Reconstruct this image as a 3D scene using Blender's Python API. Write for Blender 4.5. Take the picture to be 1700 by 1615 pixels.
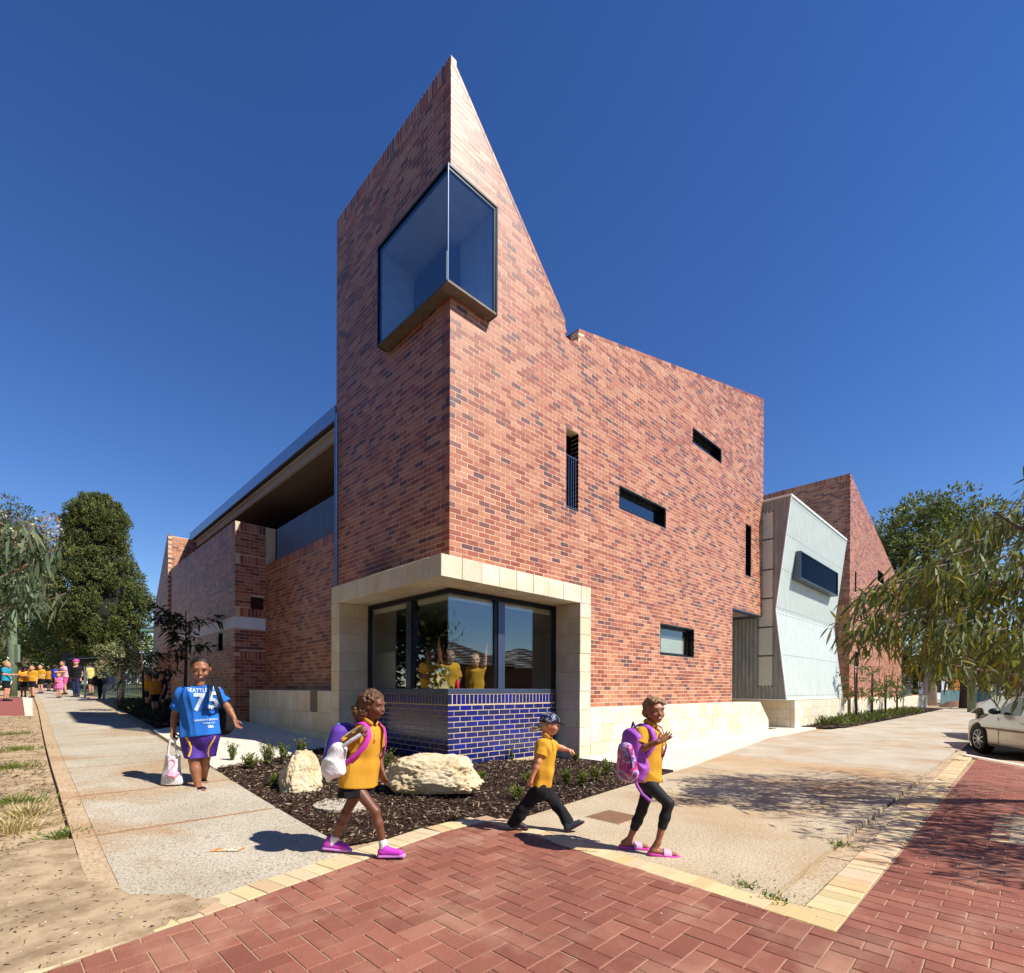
import bpy, bmesh, math, random, time
import numpy as np
from mathutils import Vector, Matrix, Euler, noise as mnoise
from mathutils.bvhtree import BVHTree
T0 = time.time()
random.seed(7)
rng = np.random.default_rng(11)
scn = bpy.context.scene
for o in list(bpy.data.objects):
    bpy.data.objects.remove(o)
col = scn.collection

# ------------------------------------------------------------------ camera
W_PX, H_PX = 1700.0, 1615.0
F_PX, CY_PX, CX_PX = 843.3051, 1146.0235, 850.0
YAW, PITCH, ROLL = .7969, -.0031, .004
CAM = np.array([-4.784, -6.2908, 1.25])
_c, _s = math.cos(YAW), math.sin(YAW)
_F = np.array([_c, _s, 0.]); _R = np.array([_s, -_c, 0.]); _U = np.array([0, 0, 1.])
F1 = math.cos(PITCH) * _F + math.sin(PITCH) * _U
U1 = -math.sin(PITCH) * _F + math.cos(PITCH) * _U
R2 = math.cos(ROLL) * _R + math.sin(ROLL) * U1
U2 = -math.sin(ROLL) * _R + math.cos(ROLL) * U1
camd = bpy.data.cameras.new('camera')
camo = bpy.data.objects.new('camera', camd); col.objects.link(camo)
camd.sensor_fit = 'HORIZONTAL'; camd.sensor_width = 36.0
camd.lens = 36.0 * F_PX / W_PX
camd.shift_y = (CY_PX - H_PX / 2) / W_PX
camd.shift_x = 0.0
camd.clip_start = .05; camd.clip_end = 2000
M = Matrix(((R2[0], U2[0], -F1[0], CAM[0]), (R2[1], U2[1], -F1[1], CAM[1]),
            (R2[2], U2[2], -F1[2], CAM[2]), (0, 0, 0, 1)))
camo.matrix_world = M
scn.camera = camo
scn.render.resolution_x = 1024; scn.render.resolution_y = 973

# ------------------------------------------------------------------ sun and sky
SUN_EL = math.radians(47.0)
SUN_H = np.array([.385, -.923])           # towards the sun, horizontally
SUN_H = SUN_H / np.linalg.norm(SUN_H)
to_sun = Vector((SUN_H[0] * math.cos(SUN_EL), SUN_H[1] * math.cos(SUN_EL), math.sin(SUN_EL)))
sund = bpy.data.lights.new('sun', 'SUN'); suno = bpy.data.objects.new('sun', sund); col.objects.link(suno)
sund.energy = 5.0; sund.angle = math.radians(.53); sund.color = (1.0, .95, .86)
suno.rotation_euler = (-to_sun).to_track_quat('-Z', 'Y').to_euler()
suno.location = (10, -20, 30)
world = bpy.data.worlds.new('World'); scn.world = world; world.use_nodes = True
nt = world.node_tree; nt.nodes.clear()
wo = nt.nodes.new('ShaderNodeOutputWorld'); bg = nt.nodes.new('ShaderNodeBackground')
sky = nt.nodes.new('ShaderNodeTexSky'); sky.sky_type = 'NISHITA'; sky.sun_disc = False
sky.sun_elevation = SUN_EL
sky.sun_rotation = math.atan2(to_sun.x, to_sun.y)
sky.altitude = 20; sky.air_density = 1.0; sky.dust_density = .0; sky.ozone_density = 3.5
bg.inputs[1].default_value = .1
hs = nt.nodes.new('ShaderNodeHueSaturation'); hs.inputs['Saturation'].default_value = 1.25; hs.inputs['Hue'].default_value = .514
nt.links.new(sky.outputs[0], hs.inputs['Color']); nt.links.new(hs.outputs[0], bg.inputs[0]); nt.links.new(bg.outputs[0], wo.inputs[0])
vs = scn.view_settings
vs.view_transform = 'Standard'; vs.look = 'None'; vs.gamma = 1; vs.exposure = .45
try: vs.use_curve_mapping = False
except Exception: pass
scn.render.engine = 'CYCLES'
try:
    scn.cycles.max_bounces = 8; scn.cycles.transparent_max_bounces = 12
    scn.cycles.caustics_reflective = False; scn.cycles.caustics_refractive = False
except Exception: pass

# ------------------------------------------------------------------ pixel helpers (photo pixels -> directions)
def ray(px, py): return F1 + R2 * (px - CX_PX) / F_PX + U2 * (CY_PX - py) / F_PX
def at(px, py, Z): return CAM + ray(px, py) * Z
def onplane(px, py, n, d):
    r = ray(px, py); n = np.array(n, float); return CAM + r * ((d - n @ CAM) / (n @ r))
def Rp(px, py, y=0): return onplane(px, py, (0, 1, 0), y)
def Lp(px, py, x=0): return onplane(px, py, (1, 0, 0), x)
def proj(p):
    d = np.asarray(p, float) - CAM; Z = d @ F1
    return CX_PX + F_PX * (d @ R2) / Z, CY_PX - F_PX * (d @ U2) / Z, Z
def sst(a, b, x):
    t = np.clip((x - a) / (b - a), 0, 1); return t * t * (3 - 2 * t)
def zg(x, y):                             # lie of the land: the side street climbs away from the corner
    x = np.asarray(x, float); y = np.asarray(y, float)
    g = np.where(y < -3, 0, np.where(y < 1, .18 * ((np.clip(y, -3, 1) + 3) / 4) ** 1.5, .18 + .031 * (y - 1)))
    return g * (1 - sst(-.5, 2.5, x) * (1 - sst(8, 14, y) * (1 - sst(3, 9, x))))
def Hit(px, py):
    z = 0
    for i in range(50):
        p = onplane(px, py, (0, 0, 1), z); z = .5 * z + .5 * float(zg(p[0], p[1]))
    return onplane(px, py, (0, 0, 1), z)

# ------------------------------------------------------------------ object helpers
def tag(o, label=None, cat=None, group=None, kind=None):
    if label: o['label'] = label
    if cat: o['category'] = cat
    if group: o['group'] = group
    if kind: o['kind'] = kind
    return o
def empty(name, loc=(0, 0, 0), rz=0, label=None, cat=None, group=None, kind=None):
    o = bpy.data.objects.new(name, None); col.objects.link(o)
    o.empty_display_size = .2
    o.location = loc; o.rotation_euler = (0, 0, rz)
    return tag(o, label, cat, group, kind)
def wloc(o):
    if o is None: return np.zeros(3)
    v = np.array(o.location, float)
    p = o.parent
    while p is not None:
        v = v + np.array(p.location, float); p = p.parent
    return v
def mesh_np(name, V, quads=None, tris=None, smooth=False, colors=None):
    """fast mesh from numpy; colors: per-face RGB -> face-corner colour attribute 'bc'"""
    me = bpy.data.meshes.new(name)
    V = np.asarray(V, np.float32)
    nq = 0 if quads is None else len(quads); ntr = 0 if tris is None else len(tris)
    loops = []
    if nq: loops.append(np.asarray(quads, np.int32).ravel())
    if ntr: loops.append(np.asarray(tris, np.int32).ravel())
    loops = np.concatenate(loops)
    tot = np.concatenate([np.full(nq, 4, np.int32), np.full(ntr, 3, np.int32)])
    start = np.concatenate([[0], np.cumsum(tot)[:-1]]).astype(np.int32)
    me.vertices.add(len(V)); me.vertices.foreach_set('co', V.ravel())
    me.loops.add(len(loops)); me.loops.foreach_set('vertex_index', loops)
    me.polygons.add(nq + ntr); me.polygons.foreach_set('loop_start', start); me.polygons.foreach_set('loop_total', tot)
    me.polygons.foreach_set('use_smooth', np.full(nq + ntr, bool(smooth)))
    me.update(calc_edges=True)
    if colors is not None:
        ca = me.color_attributes.new('bc', 'FLOAT_COLOR', 'CORNER')
        c = np.ones((len(loops), 4), np.float32); c[:, :3] = np.repeat(np.asarray(colors, np.float32), tot, axis=0)
        ca.data.foreach_set('color', c.ravel())
    return me
def link(name, me, mat, parent=None, loc=(0, 0, 0), kind=None):
    o = bpy.data.objects.new(name, me); col.objects.link(o)
    if mat is not None and len(me.materials) == 0: me.materials.append(mat)
    o.location = loc
    if parent is not None: o.parent = parent
    if kind: o['kind'] = kind
    return o
class MB:
    """collects shapes in world coordinates, builds ONE mesh object"""
    def __init__(s): s.v = []; s.f = []; s.c = []; s.cc = None
    def poly(s, pts, faces):
        b = len(s.v); s.v += [tuple(map(float, p)) for p in pts]
        for f in faces: s.f.append(tuple(b + i for i in f)); s.c.append(s.cc)
        return s
    def box(s, x0, x1, y0, y1, z0, z1):
        return s.poly([(x0, y0, z0), (x1, y0, z0), (x1, y1, z0), (x0, y1, z0), (x0, y0, z1), (x1, y0, z1), (x1, y1, z1), (x0, y1, z1)],
                      [(0, 3, 2, 1), (4, 5, 6, 7), (0, 1, 5, 4), (1, 2, 6, 5), (2, 3, 7, 6), (3, 0, 4, 7)])
    def prism(s, poly, d):
        """poly: list of 3D points (planar), d: extrusion vector"""
        n = len(poly); a = [np.array(p, float) for p in poly]; b = [p + np.array(d, float) for p in a]
        nn = np.zeros(3)
        for i in range(n): nn += np.cross(a[i] - a[0], a[(i + 1) % n] - a[0])
        flip = nn @ np.array(d, float) < 0
        f = [tuple(range(n - 1, -1, -1)), tuple(range(n, 2 * n))] + [(i, (i + 1) % n, n + (i + 1) % n, n + i) for i in range(n)]
        if flip: f = [tuple(reversed(q)) for q in f]
        return s.poly(a + b, f)
    def obox(s, o, u, v, w):
        """box from corner o with edge vectors u,v,w (right-handed)"""
        o, u, v, w = [np.array(q, float) for q in (o, u, v, w)]
        if np.dot(np.cross(u, v), w) < 0: u, v = v, u
        p = [o, o + u, o + u + v, o + v, o + w, o + u + w, o + u + v + w, o + v + w]
        return s.poly(p, [(0, 3, 2, 1), (4, 5, 6, 7), (0, 1, 5, 4), (1, 2, 6, 5), (2, 3, 7, 6), (3, 0, 4, 7)])
    def bar(s, a, b, w, h=None, up=(0, 0, 1)):
        a, b = np.array(a, float), np.array(b, float); h = h or w
        d = b - a; d /= np.linalg.norm(d); up = np.array(up, float)
        if abs(d @ up) > .95: up = np.array((1., 0, 0))
        u = np.cross(d, up); u /= np.linalg.norm(u); v = np.cross(u, d)
        return s.obox(a - u * w / 2 - v * h / 2, u * w, v * h, b - a)
    def tube(s, pts, rad, n=8, cap=True):
        pts = [np.array(p, float) for p in pts]
        if not hasattr(rad, '__len__'): rad = [rad] * len(pts)
        rings = []; ref = None
        for i, p in enumerate(pts):
            d = pts[min(i + 1, len(pts) - 1)] - pts[max(i - 1, 0)]; d = d / (np.linalg.norm(d) + 1e-12)
            if ref is None: ref = np.array((0, 0, 1.)) if abs(d[2]) < .9 else np.array((1., 0, 0))
            u = np.cross(d, ref); u /= np.linalg.norm(u) + 1e-12; v = np.cross(d, u); ref = -np.cross(d, u) if False else np.cross(u, d)
            rings.append([p + rad[i] * (math.cos(2 * math.pi * k / n) * u + math.sin(2 * math.pi * k / n) * v) for k in range(n)])
        P = [q for r in rings for q in r]; f = []
        for i in range(len(pts) - 1):
            for k in range(n):
                f.append((i * n + k, i * n + (k + 1) % n, (i + 1) * n + (k + 1) % n, (i + 1) * n + k))
        if cap: f.append(tuple(range(n - 1, -1, -1))); f.append(tuple((len(pts) - 1) * n + k for k in range(n)))
        return s.poly(P, f)
    def build(s, name, mat, parent=None, smooth=False, kind=None, bevel=0):
        me = bpy.data.meshes.new(name); o0 = wloc(parent)
        me.from_pydata([tuple(np.array(p) - o0) for p in s.v], [], s.f); me.update()
        me.polygons.foreach_set('use_smooth', [bool(smooth)] * len(me.polygons))
        if any(c is not None for c in s.c):
            ca = me.color_attributes.new('bc', 'FLOAT_COLOR', 'CORNER'); dat = []
            for f, c in zip(s.f, s.c): dat += list(tuple(c) + (1.,)) * len(f)
            ca.data.foreach_set('color', dat)
        o = link(name, me, mat, parent, kind=kind)
        if bevel:
            m = o.modifiers.new('bevel', 'BEVEL'); m.width = bevel; m.segments = 2; m.limit_method = 'ANGLE'
        return o

# ------------------------------------------------------------------ materials
MATS = {}
class NB:
    def __init__(s, name):
        s.m = bpy.data.materials.new(name); s.m.use_nodes = True; s.t = s.m.node_tree; s.t.nodes.clear()
        s.out = s.t.nodes.new('ShaderNodeOutputMaterial'); s.p = s.t.nodes.new('ShaderNodeBsdfPrincipled')
        s.t.links.new(s.p.outputs[0], s.out.inputs[0]); MATS[name] = s.m
    def n(s, ty, **kw):
        nd = s.t.nodes.new(ty)
        for k, v in kw.items():
            if k.startswith('i_'):
                key = k[2:]; key = int(key) if key.isdigit() else key.replace('_', ' ')
                nd.inputs[key].default_value = v
            else: setattr(nd, k, v)
        return nd
    def l(s, a, b): s.t.links.new(a, b)
    def pos(s, scale=(1, 1, 1), rot=(0, 0, 0), obj=False):
        if obj: src = s.n('ShaderNodeTexCoord').outputs['Object']
        else: src = s.n('ShaderNodeNewGeometry').outputs['Position']
        mp = s.n('ShaderNodeMapping'); mp.inputs['Scale'].default_value = scale; mp.inputs['Rotation'].default_value = rot
        s.l(src, mp.inputs['Vector']); return mp.outputs[0]
    def noise(s, vec, scale, detail=4, rough=.55, dist=0):
        nd = s.n('ShaderNodeTexNoise'); nd.inputs['Scale'].default_value = scale; nd.inputs['Detail'].default_value = detail
        nd.inputs['Roughness'].default_value = rough; nd.inputs['Distortion'].default_value = dist
        if vec is not None: s.l(vec, nd.inputs['Vector'])
        return nd.outputs['Fac']
    def ramp(s, fac, stops):
        r = s.n('ShaderNodeValToRGB'); e = r.color_ramp.elements
        while len(e) < len(stops): e.new(.5)
        for el, (p, c) in zip(e, stops): el.position = p; el.color = tuple(c) + (1,) if len(c) == 3 else c
        s.l(fac, r.inputs[0]); return r.outputs[0]
    def mix(s, fac, a, b, mode='MIX'):
        m = s.n('ShaderNodeMix', data_type='RGBA', blend_type=mode)
        for src, i in ((fac, 0), (a, 6), (b, 7)):
            if isinstance(src, (int, float)): m.inputs[i].default_value = src
            elif isinstance(src, tuple): m.inputs[i].default_value = src + (1,) if len(src) == 3 else src
            else: s.l(src, m.inputs[i])
        return m.outputs[2]
    def bump(s, h, strength=.3, dist=.01):
        b = s.n('ShaderNodeBump'); b.inputs['Strength'].default_value = strength; b.inputs['Distance'].default_value = dist
        s.l(h, b.inputs['Height']); s.l(b.outputs[0], s.p.inputs['Normal'])
    def base(s, c):
        if isinstance(c, tuple): s.p.inputs['Base Color'].default_value = c + (1,)
        else: s.l(c, s.p.inputs['Base Color'])
        return s
    def set(s, rough=None, metal=None, spec=None, coat=None):
        if rough is not None: s.p.inputs['Roughness'].default_value = rough
        if metal is not None: s.p.inputs['Metallic'].default_value = metal
        if spec is not None: s.p.inputs['Specular IOR Level'].default_value = spec
        if coat is not None: s.p.inputs['Coat Weight'].default_value = coat; s.p.inputs['Coat Roughness'].default_value = .05
        return s
def hx(r, g, b):                            # sRGB 0-255 -> linear
    f = lambda v: (v / 255 / 12.92) if v / 255 <= .04045 else ((v / 255 + .055) / 1.055) ** 2.4
    return (f(r), f(g), f(b))
def simple(name, c, rough=.6, metal=0, spec=.5, var=.12, scale=12, bump=0, bdist=.004, obj=False, coat=None):
    b = NB(name); v = b.pos(obj=obj)
    nz = b.noise(v, scale, 5)
    lo = tuple(max(0, x * (1 - var)) for x in c); hi = tuple(min(1, x * (1 + var)) for x in c)
    b.base(b.ramp(nz, [(.3, lo), (.7, hi)])).set(rough, metal, spec, coat)
    if bump: b.bump(b.noise(v, scale * 6, 3), bump, bdist)
    return b.m
# ================================================================== ground, paths, paving
# --- materials
b = NB('sand'); v = b.pos()
big = b.noise(v, 1.6, 8, .72, .4); fine = b.noise(v, 60, 6, .8); mid = b.noise(v, 5, 6, .65)
c = b.mix(b.ramp(mid, [(.42, (0, 0, 0)), (.62, (1, 1, 1))]), hx(190, 166, 134), hx(154, 130, 102))
c = b.mix(b.ramp(big, [(.5, (0, 0, 0)), (.66, (.6,) * 3)]), c, hx(128, 108, 84))
c = b.mix(b.ramp(fine, [(.60, (0, 0, 0)), (.70, (1, 1, 1))]), c, hx(96, 78, 58))
b.base(c).set(.95, spec=.2); b.bump(b.mix(.5, fine, mid), .5, .02)
def concrete(name, c1, c2, stain, speck, ssc=55, stain_amt=(.55, .75)):
    b = NB(name); v = b.pos()
    n1 = b.noise(v, 1.3, 6, .6); n2 = b.noise(v, ssc, 4, .75); n3 = b.noise(v, 7, 5, .6); st = b.noise(v, .55, 7, .62, .6)
    c = b.mix(b.ramp(n1, [(.35, (0, 0, 0)), (.65, (1, 1, 1))]), c1, c2)
    c = b.mix(b.ramp(st, [(stain_amt[0], (0, 0, 0)), (stain_amt[1], (1, 1, 1))]), c, stain)
    c = b.mix(b.ramp(n2, [(.36, (1, 1, 1)), (.52, (0, 0, 0))]), c, speck)
    c = b.mix(b.ramp(n3, [(.6, (0, 0, 0)), (.8, (.35, .35, .35))]), c, tuple(x * .7 for x in c2))
    b.base(c).set(.88, spec=.3); b.bump(n2, .35, .006); return b.m
MAT_PATH = concrete('exposed_aggregate', hx(206, 196, 176), hx(186, 174, 152), hx(184, 148, 108), hx(112, 98, 82), 70, (.5, .68))
MAT_APRON = concrete('driveway_concrete', hx(206, 190, 162), hx(190, 172, 142), hx(184, 144, 98), hx(132, 114, 90), 60, (.46, .7))
MAT_PAD = concrete('pale_concrete', hx(232, 224, 206), hx(222, 212, 192), hx(214, 196, 166), hx(190, 178, 158), 30, (.6, .8))
MAT_EDGE = concrete('stained_concrete_edge', hx(202, 178, 146), hx(188, 162, 130), hx(172, 124, 86), hx(150, 122, 94), 40)
MAT_STAIN = concrete('rusty_joint', hx(180, 146, 112), hx(160, 122, 90), hx(146, 104, 72), hx(128, 98, 74), 40)
MAT_ASPH = concrete('asphalt', hx(92, 90, 86), hx(78, 76, 74), hx(100, 96, 90), hx(56, 54, 52), 80)
MAT_BED = simple('paving_joint_sand', hx(178, 150, 122), .95, spec=.1, scale=30)
MAT_SOIL = simple('mulch_soil', hx(58, 42, 32), .95, spec=.1, var=.35, scale=20, bump=.6, bdist=.02)
def paver_mat(name, attr, grain=.35, darkspot=hx(70, 32, 26)):
    b = NB(name); v = b.pos()
    if attr == 'object': src = b.n('ShaderNodeObjectInfo').outputs['Color']
    else: src = b.n('ShaderNodeVertexColor', layer_name='bc').outputs['Color']
    n1 = b.noise(v, 180, 3, .8); n2 = b.noise(v, 2.2, 6, .6); n3 = b.noise(v, 24, 4, .6)
    c = b.mix(b.ramp(n1, [(.40, (grain,) * 3), (.55, (0, 0, 0))]), src, darkspot)
    c = b.mix(b.ramp(n1, [(.60, (0, 0, 0)), (.72, (.4, .4, .4))]), c, hx(214, 160, 130))
    c = b.mix(b.ramp(n2, [(.5, (0, 0, 0)), (.75, (.45, .45, .45))]), c, hx(206, 168, 140))
    c = b.mix(b.ramp(n3, [(.6, (0, 0, 0)), (.75, (.25, .25, .25))]), c, hx(96, 60, 48))
    n4 = b.noise(v, .8, 7, .65, .5); c = b.mix(b.ramp(n4, [(.35, (.42,) * 3), (.55, (0, 0, 0))]), c, hx(104, 66, 54)); c = b.mix(b.ramp(n4, [(.58, (0, 0, 0)), (.75, (.3,) * 3)]), c, hx(190, 150, 124))
    b.base(c).set(.85, spec=.3); b.bump(n1, .4, .004); return b.m
MAT_PAV_O = paver_mat('red_paver', 'object'); MAT_PAV_S = paver_mat('red_paver_field', 'attr')
b = NB('cream_paver'); v = b.pos(); src = b.n('ShaderNodeObjectInfo').outputs['Color']
n1 = b.noise(v, 150, 3, .8); n2 = b.noise(v, 4, 6, .6)
c = b.mix(b.ramp(n1, [(.4, (.3,) * 3), (.55, (0, 0, 0))]), src, hx(150, 112, 72))
c = b.mix(b.ramp(n2, [(.5, (0, 0, 0)), (.8, (.6,) * 3)]), c, hx(190, 150, 104))
b.base(c).set(.85, spec=.3); b.bump(n1, .3, .004); MAT_CREAM = b.m

# --- one ground sheet to the horizon
def coords(lo, hi, step, far):
    a = np.arange(lo, hi + step / 2, step)
    out = [step * 1.6 ** k for k in range(1, 18)]
    r = hi + np.cumsum(out); r = r[r < far]; l = lo - np.cumsum(out); l = l[l > -far][::-1]
    return np.concatenate([[-far], l, a, r, [far]])
def road_mask(x, y):
    ln = (x - 8.2) * .588 - (y + 5.45) * .809     # >0 on the street side of the kerb return
    return sst(0.05, .3, ln) * sst(.0, .25, -5.3 - y + 0 * x)
xs = coords(-9, 14, .3, 700); ys = coords(-10, 24, .3, 700)
X, Y = np.meshgrid(xs, ys, indexing='ij')
Z = np.where(Y > 30, zg(X, np.minimum(Y, 30)), zg(X, Y)) - .045 - .16 * road_mask(X, Y)
Z = Z + np.where((X < -4.6) & (Y > -3), .02 * np.sin(X * 3.1 + Y * 1.7) * np.cos(Y * 2.3), 0)
nx, ny = len(xs), len(ys)
idx = np.arange(nx * ny).reshape(nx, ny)
q = np.stack([idx[:-1, :-1], idx[1:, :-1], idx[1:, 1:], idx[:-1, 1:]], -1).reshape(-1, 4)
g = link('ground', mesh_np('ground', np.stack([X, Y, Z], -1).reshape(-1, 3), q, smooth=True), MATS['sand'])
tag(g, 'pale sandy ground with dry leaf litter', 'ground', kind='structure')

def drape(name, c00, c10, c11, c01, mat, parent=None, dz=.0, thick=.12, step=.5, base=None, kind=None, jit=0, smooth=False):
    """quad patch laid over the land, with side skirts"""
    c = [np.array(p, float) for p in (c00, c10, c11, c01)]
    nu = max(1, int(np.ceil(max(np.linalg.norm(c[1] - c[0]), np.linalg.norm(c[2] - c[3])) / step)))
    nv = max(1, int(np.ceil(max(np.linalg.norm(c[3] - c[0]), np.linalg.norm(c[2] - c[1])) / step)))
    u, w = np.meshgrid(np.linspace(0, 1, nu + 1), np.linspace(0, 1, nv + 1), indexing='ij')
    P = ((1 - u) * (1 - w))[..., None] * c[0] + (u * (1 - w))[..., None] * c[1] + (u * w)[..., None] * c[2] + ((1 - u) * w)[..., None] * c[3]
    zz = (zg(P[..., 0], P[..., 1]) if base is None else np.full(P.shape[:2], base)) + dz
    T = np.concatenate([P, zz[..., None]], -1)
    n = (nu + 1) * (nv + 1); id_ = np.arange(n).reshape(nu + 1, nv + 1)
    q = np.stack([id_[:-1, :-1], id_[1:, :-1], id_[1:, 1:], id_[:-1, 1:]], -1).reshape(-1, 4).tolist()
    ring = list(id_[:, 0]) + list(id_[-1, 1:]) + list(id_[-2::-1, -1]) + list(id_[0, -2:0:-1])
    V = T.reshape(-1, 3); B = V[ring].copy(); B[:, 2] -= thick
    m = len(ring)
    for k in range(m):
        a, b_ = ring[k], ring[(k + 1) % m]; q.append([b_, a, n + k, n + (k + 1) % m])
    V = np.concatenate([V, B]) - wloc(parent)
    return link(name, mesh_np(name, V, np.array(q)), mat, parent, kind=kind)

# --- footpath on the left, slab by slab
path = empty('footpath', (0, 0, 0), kind='structure'); tag(path, 'exposed aggregate concrete footpath climbing beside the school', 'path')
jy = [-2.62, -1.05, .45, 2.25, 3.1, 4.7, 6.3, 8.2, 10.6, 13.2, 16.2, 20, 26, 34, 48]
def pl(y): return -4.46 + .2 * sst(0, 20, y) if y < 20 else -4.26
def pr(y): return -2.93 + .35 * sst(2, 18, y)
for a, b_ in zip(jy[:-1], jy[1:]):
    aL, aR, aE = (-2.95, -2.665, -2.985) if a < -2.5 else (a + .03, a + .03, a + .008)
    drape('slab', (pl(a) + .14, aL), (pr(a), aR), (pr(b_), b_ - .03), (pl(b_) + .14, b_ - .03), MAT_PATH, path, dz=.0)
    drape('edge_strip', (pl(a), aE), (pl(a) + .136, aL), (pl(b_) + .136, b_ - .004), (pl(b_), b_ - .004), MAT_EDGE, path, dz=-.002)
drape('joint_filler', (-4.4, -2.6), (-2.98, -2.6), (-2.7, 30), (-4.2, 30), MAT_STAIN, path, dz=-.003, thick=.05)

# --- pale concrete pads against the building
pad = empty('entry_pad', (0, 0, 0), kind='structure'); tag(pad, 'smooth pale concrete pad between footpath and school wall', 'pavement')
drape('slab', (-2.90, 1.32), (-1.0, 2.30), (-1.0, 5.3), (-2.80, 4.4), MAT_PAD, pad, dz=.002)
drape('slab', (-.99, 2.31), (-.56, 2.45), (-.56, 8.6), (-.99, 8.6), MAT_PAD, pad, dz=.002)
drape('slab', (-2.80, 4.42), (-1.0, 5.32), (-1.0, 8.6), (-2.72, 6.6), MAT_PAD, pad, dz=.002)
pad2 = empty('side_pad', (0, 0, 0), kind='structure'); tag(pad2, 'smooth pale concrete strip along the limestone plinth', 'pavement')
px_ = [2.50, 3.08, 6.2, 9.8, 13.0]; py_ = [-2.42, -2.42, -1.95, -1.42, -1.36]
for i in range(4):
    drape('slab', (px_[i] + .004, py_[i] + .004), (px_[i + 1] - .004, py_[i + 1] + .004), (px_[i + 1] - .004, -.52), (px_[i] + .004, -.52), MAT_PAD, pad2, dz=.004, base=0)
drape('slab', (13.0, -1.36), (14.2, -1.3), (14.2, .2), (13.0, .2), MAT_PAD, pad2, dz=.004, base=0)

# --- driveway apron on the right
apron = empty('driveway_apron', (0, 0, 0), kind='structure'); tag(apron, 'rust stained concrete driveway apron beside the red paving', 'pavement')
def top_y(x):
    xs_ = [-1.5, 2.5, 3.08, 9.8, 14, 20, 30, 60]; ys_ = [-2.86, -2.44, -2.43, -1.43, -1.9, -2.1, -2.12, -2.2]
    return float(np.interp(x, xs_, ys_))
jx = [-1.42, .85, 3.06, 5.0, 7.0, 9.3, 12, 15, 19, 24, 30, 40, 55]
for k, (a, b_) in enumerate(zip(jx[:-1], jx[1:])):
    xl = -1.545 if k == 0 else a + .008
    ybot = -5.18 if a < 9 else -5.25
    drape('slab', (xl, ybot), (b_ - .008, ybot), (b_ - .008, top_y(b_) - .01), (a + .008, top_y(a) - .01), MAT_APRON if k < 3 else MAT_PATH, apron, base=0)
drape('joint_filler', (-1.4, -5.1), (54, -5.1), (54, -2.6), (-1.4, -3.0), MAT_STAIN, apron, base=-.007, thick=.05)
ch = empty('drain_channel', (0, 0, 0), kind='structure'); tag(ch, 'shallow concrete drain channel along the cream border', 'drain')
for k in range(9):
    a = -1.60 + k * 1.22; drape('channel_slab', (a + .008, -5.36), (a + 1.21, -5.36), (a + 1.21, -5.215), (a + .008, -5.215), MAT_EDGE if k % 2 else MAT_APRON, ch, base=-.012)
drape('manhole_frame', (-.80, -3.64), (-.40, -3.64), (-.40, -3.24), (-.80, -3.24), MAT_EDGE, apron, base=.004, thick=.03)
MAT_RUSTY = simple('rusty_iron', hx(140, 104, 78), .8, .3, var=.4, scale=60, bump=.5)
drape('manhole_cover', (-.785, -3.625), (-.415, -3.625), (-.415, -3.255), (-.785, -3.255), MAT_RUSTY, apron, base=.008, thick=.02)

# --- street
drape('road', (7.3, -60), (400, -60), (400, -5.6), (7.3, -5.6), MAT_ASPH, None, base=-.17, thick=.1, step=8).name = 'road'
tag(bpy.data.objects['road'], 'dark asphalt street beyond the kerb', 'road', kind='structure')
kb = MB()
kp = [(8.55, -5.28), (8.2, -5.5), (7.6, -5.93), (7.0, -6.37), (6.2, -6.95), (5.2, -7.7), (3.5, -9), (0, -11.6)]
for a, b_ in zip(kp[:-1], kp[1:]):
    a = np.array(a); b_ = np.array(b_); d = (b_ - a); L = np.linalg.norm(d); d /= L; n = np.array([-d[1], d[0]])
    kb.obox((*a, -.25), (*(d * (L - .006)), 0), (*(n * .15), 0), (0, 0, .252))
kerb = kb.build('kerb', MAT_PAD, None, bevel=.012); tag(kerb, 'cream concrete kerb curving round the paved corner', 'kerb', kind='structure')

drape('side_road', (-22, -70), (-9.2, -70), (-9.2, 90), (-22, 90), MAT_ASPH, None, dz=-.02, thick=.1, step=6)  # unseen side street, laid dark to cut light bounced onto the left wall
tag(bpy.data.objects['side_road'], 'unseen dark asphalt side street beyond the sandy verge', 'road', kind='structure')
drape('crossing', (-9.2, -60), (7.2, -60), (7.2, -12.1), (-9.2, -12.1), MAT_ASPH, None, base=-.03, thick=.1, step=6)  # unseen asphalt behind the camera, also there to lower the bounce
tag(bpy.data.objects['crossing'], 'unseen asphalt crossing in front of the paved corner', 'road', kind='structure')
# --- red paving with cream borders
pav = empty('brick_paving', (0, 0, 0), kind='structure'); tag(pav, 'red clay brick paving in herringbone with cream header border', 'paving')
drape('bedding', (-9, -12), (-1.6, -12), (-1.6, -2.72), (-9, -4.1), MAT_BED, pav, base=-.0045, thick=.03, step=20)
drape('bedding', (-1.6, -12), (8.0, -12), (8.0, -5.60), (-1.6, -5.37), MAT_BED, pav, base=-.0045, thick=.03, step=20)
def clip(poly, a, b_, c_):                    # keep a*x+b*y<=c
    out = []
    for i in range(len(poly)):
        p, q_ = poly[i], poly[(i + 1) % len(poly)]
        dp, dq = a * p[0] + b_ * p[1] - c_, a * q_[0] + b_ * q_[1] - c_
        if dp <= 0: out.append(p)
        if dp * dq < 0:
            t = dp / (dp - dq); out.append((p[0] + (q_[0] - p[0]) * t, p[1] + (q_[1] - p[1]) * t))
    return out
def area(p): return abs(sum(p[i][0] * p[(i + 1) % len(p)][1] - p[(i + 1) % len(p)][0] * p[i][1] for i in range(len(p)))) / 2
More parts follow.
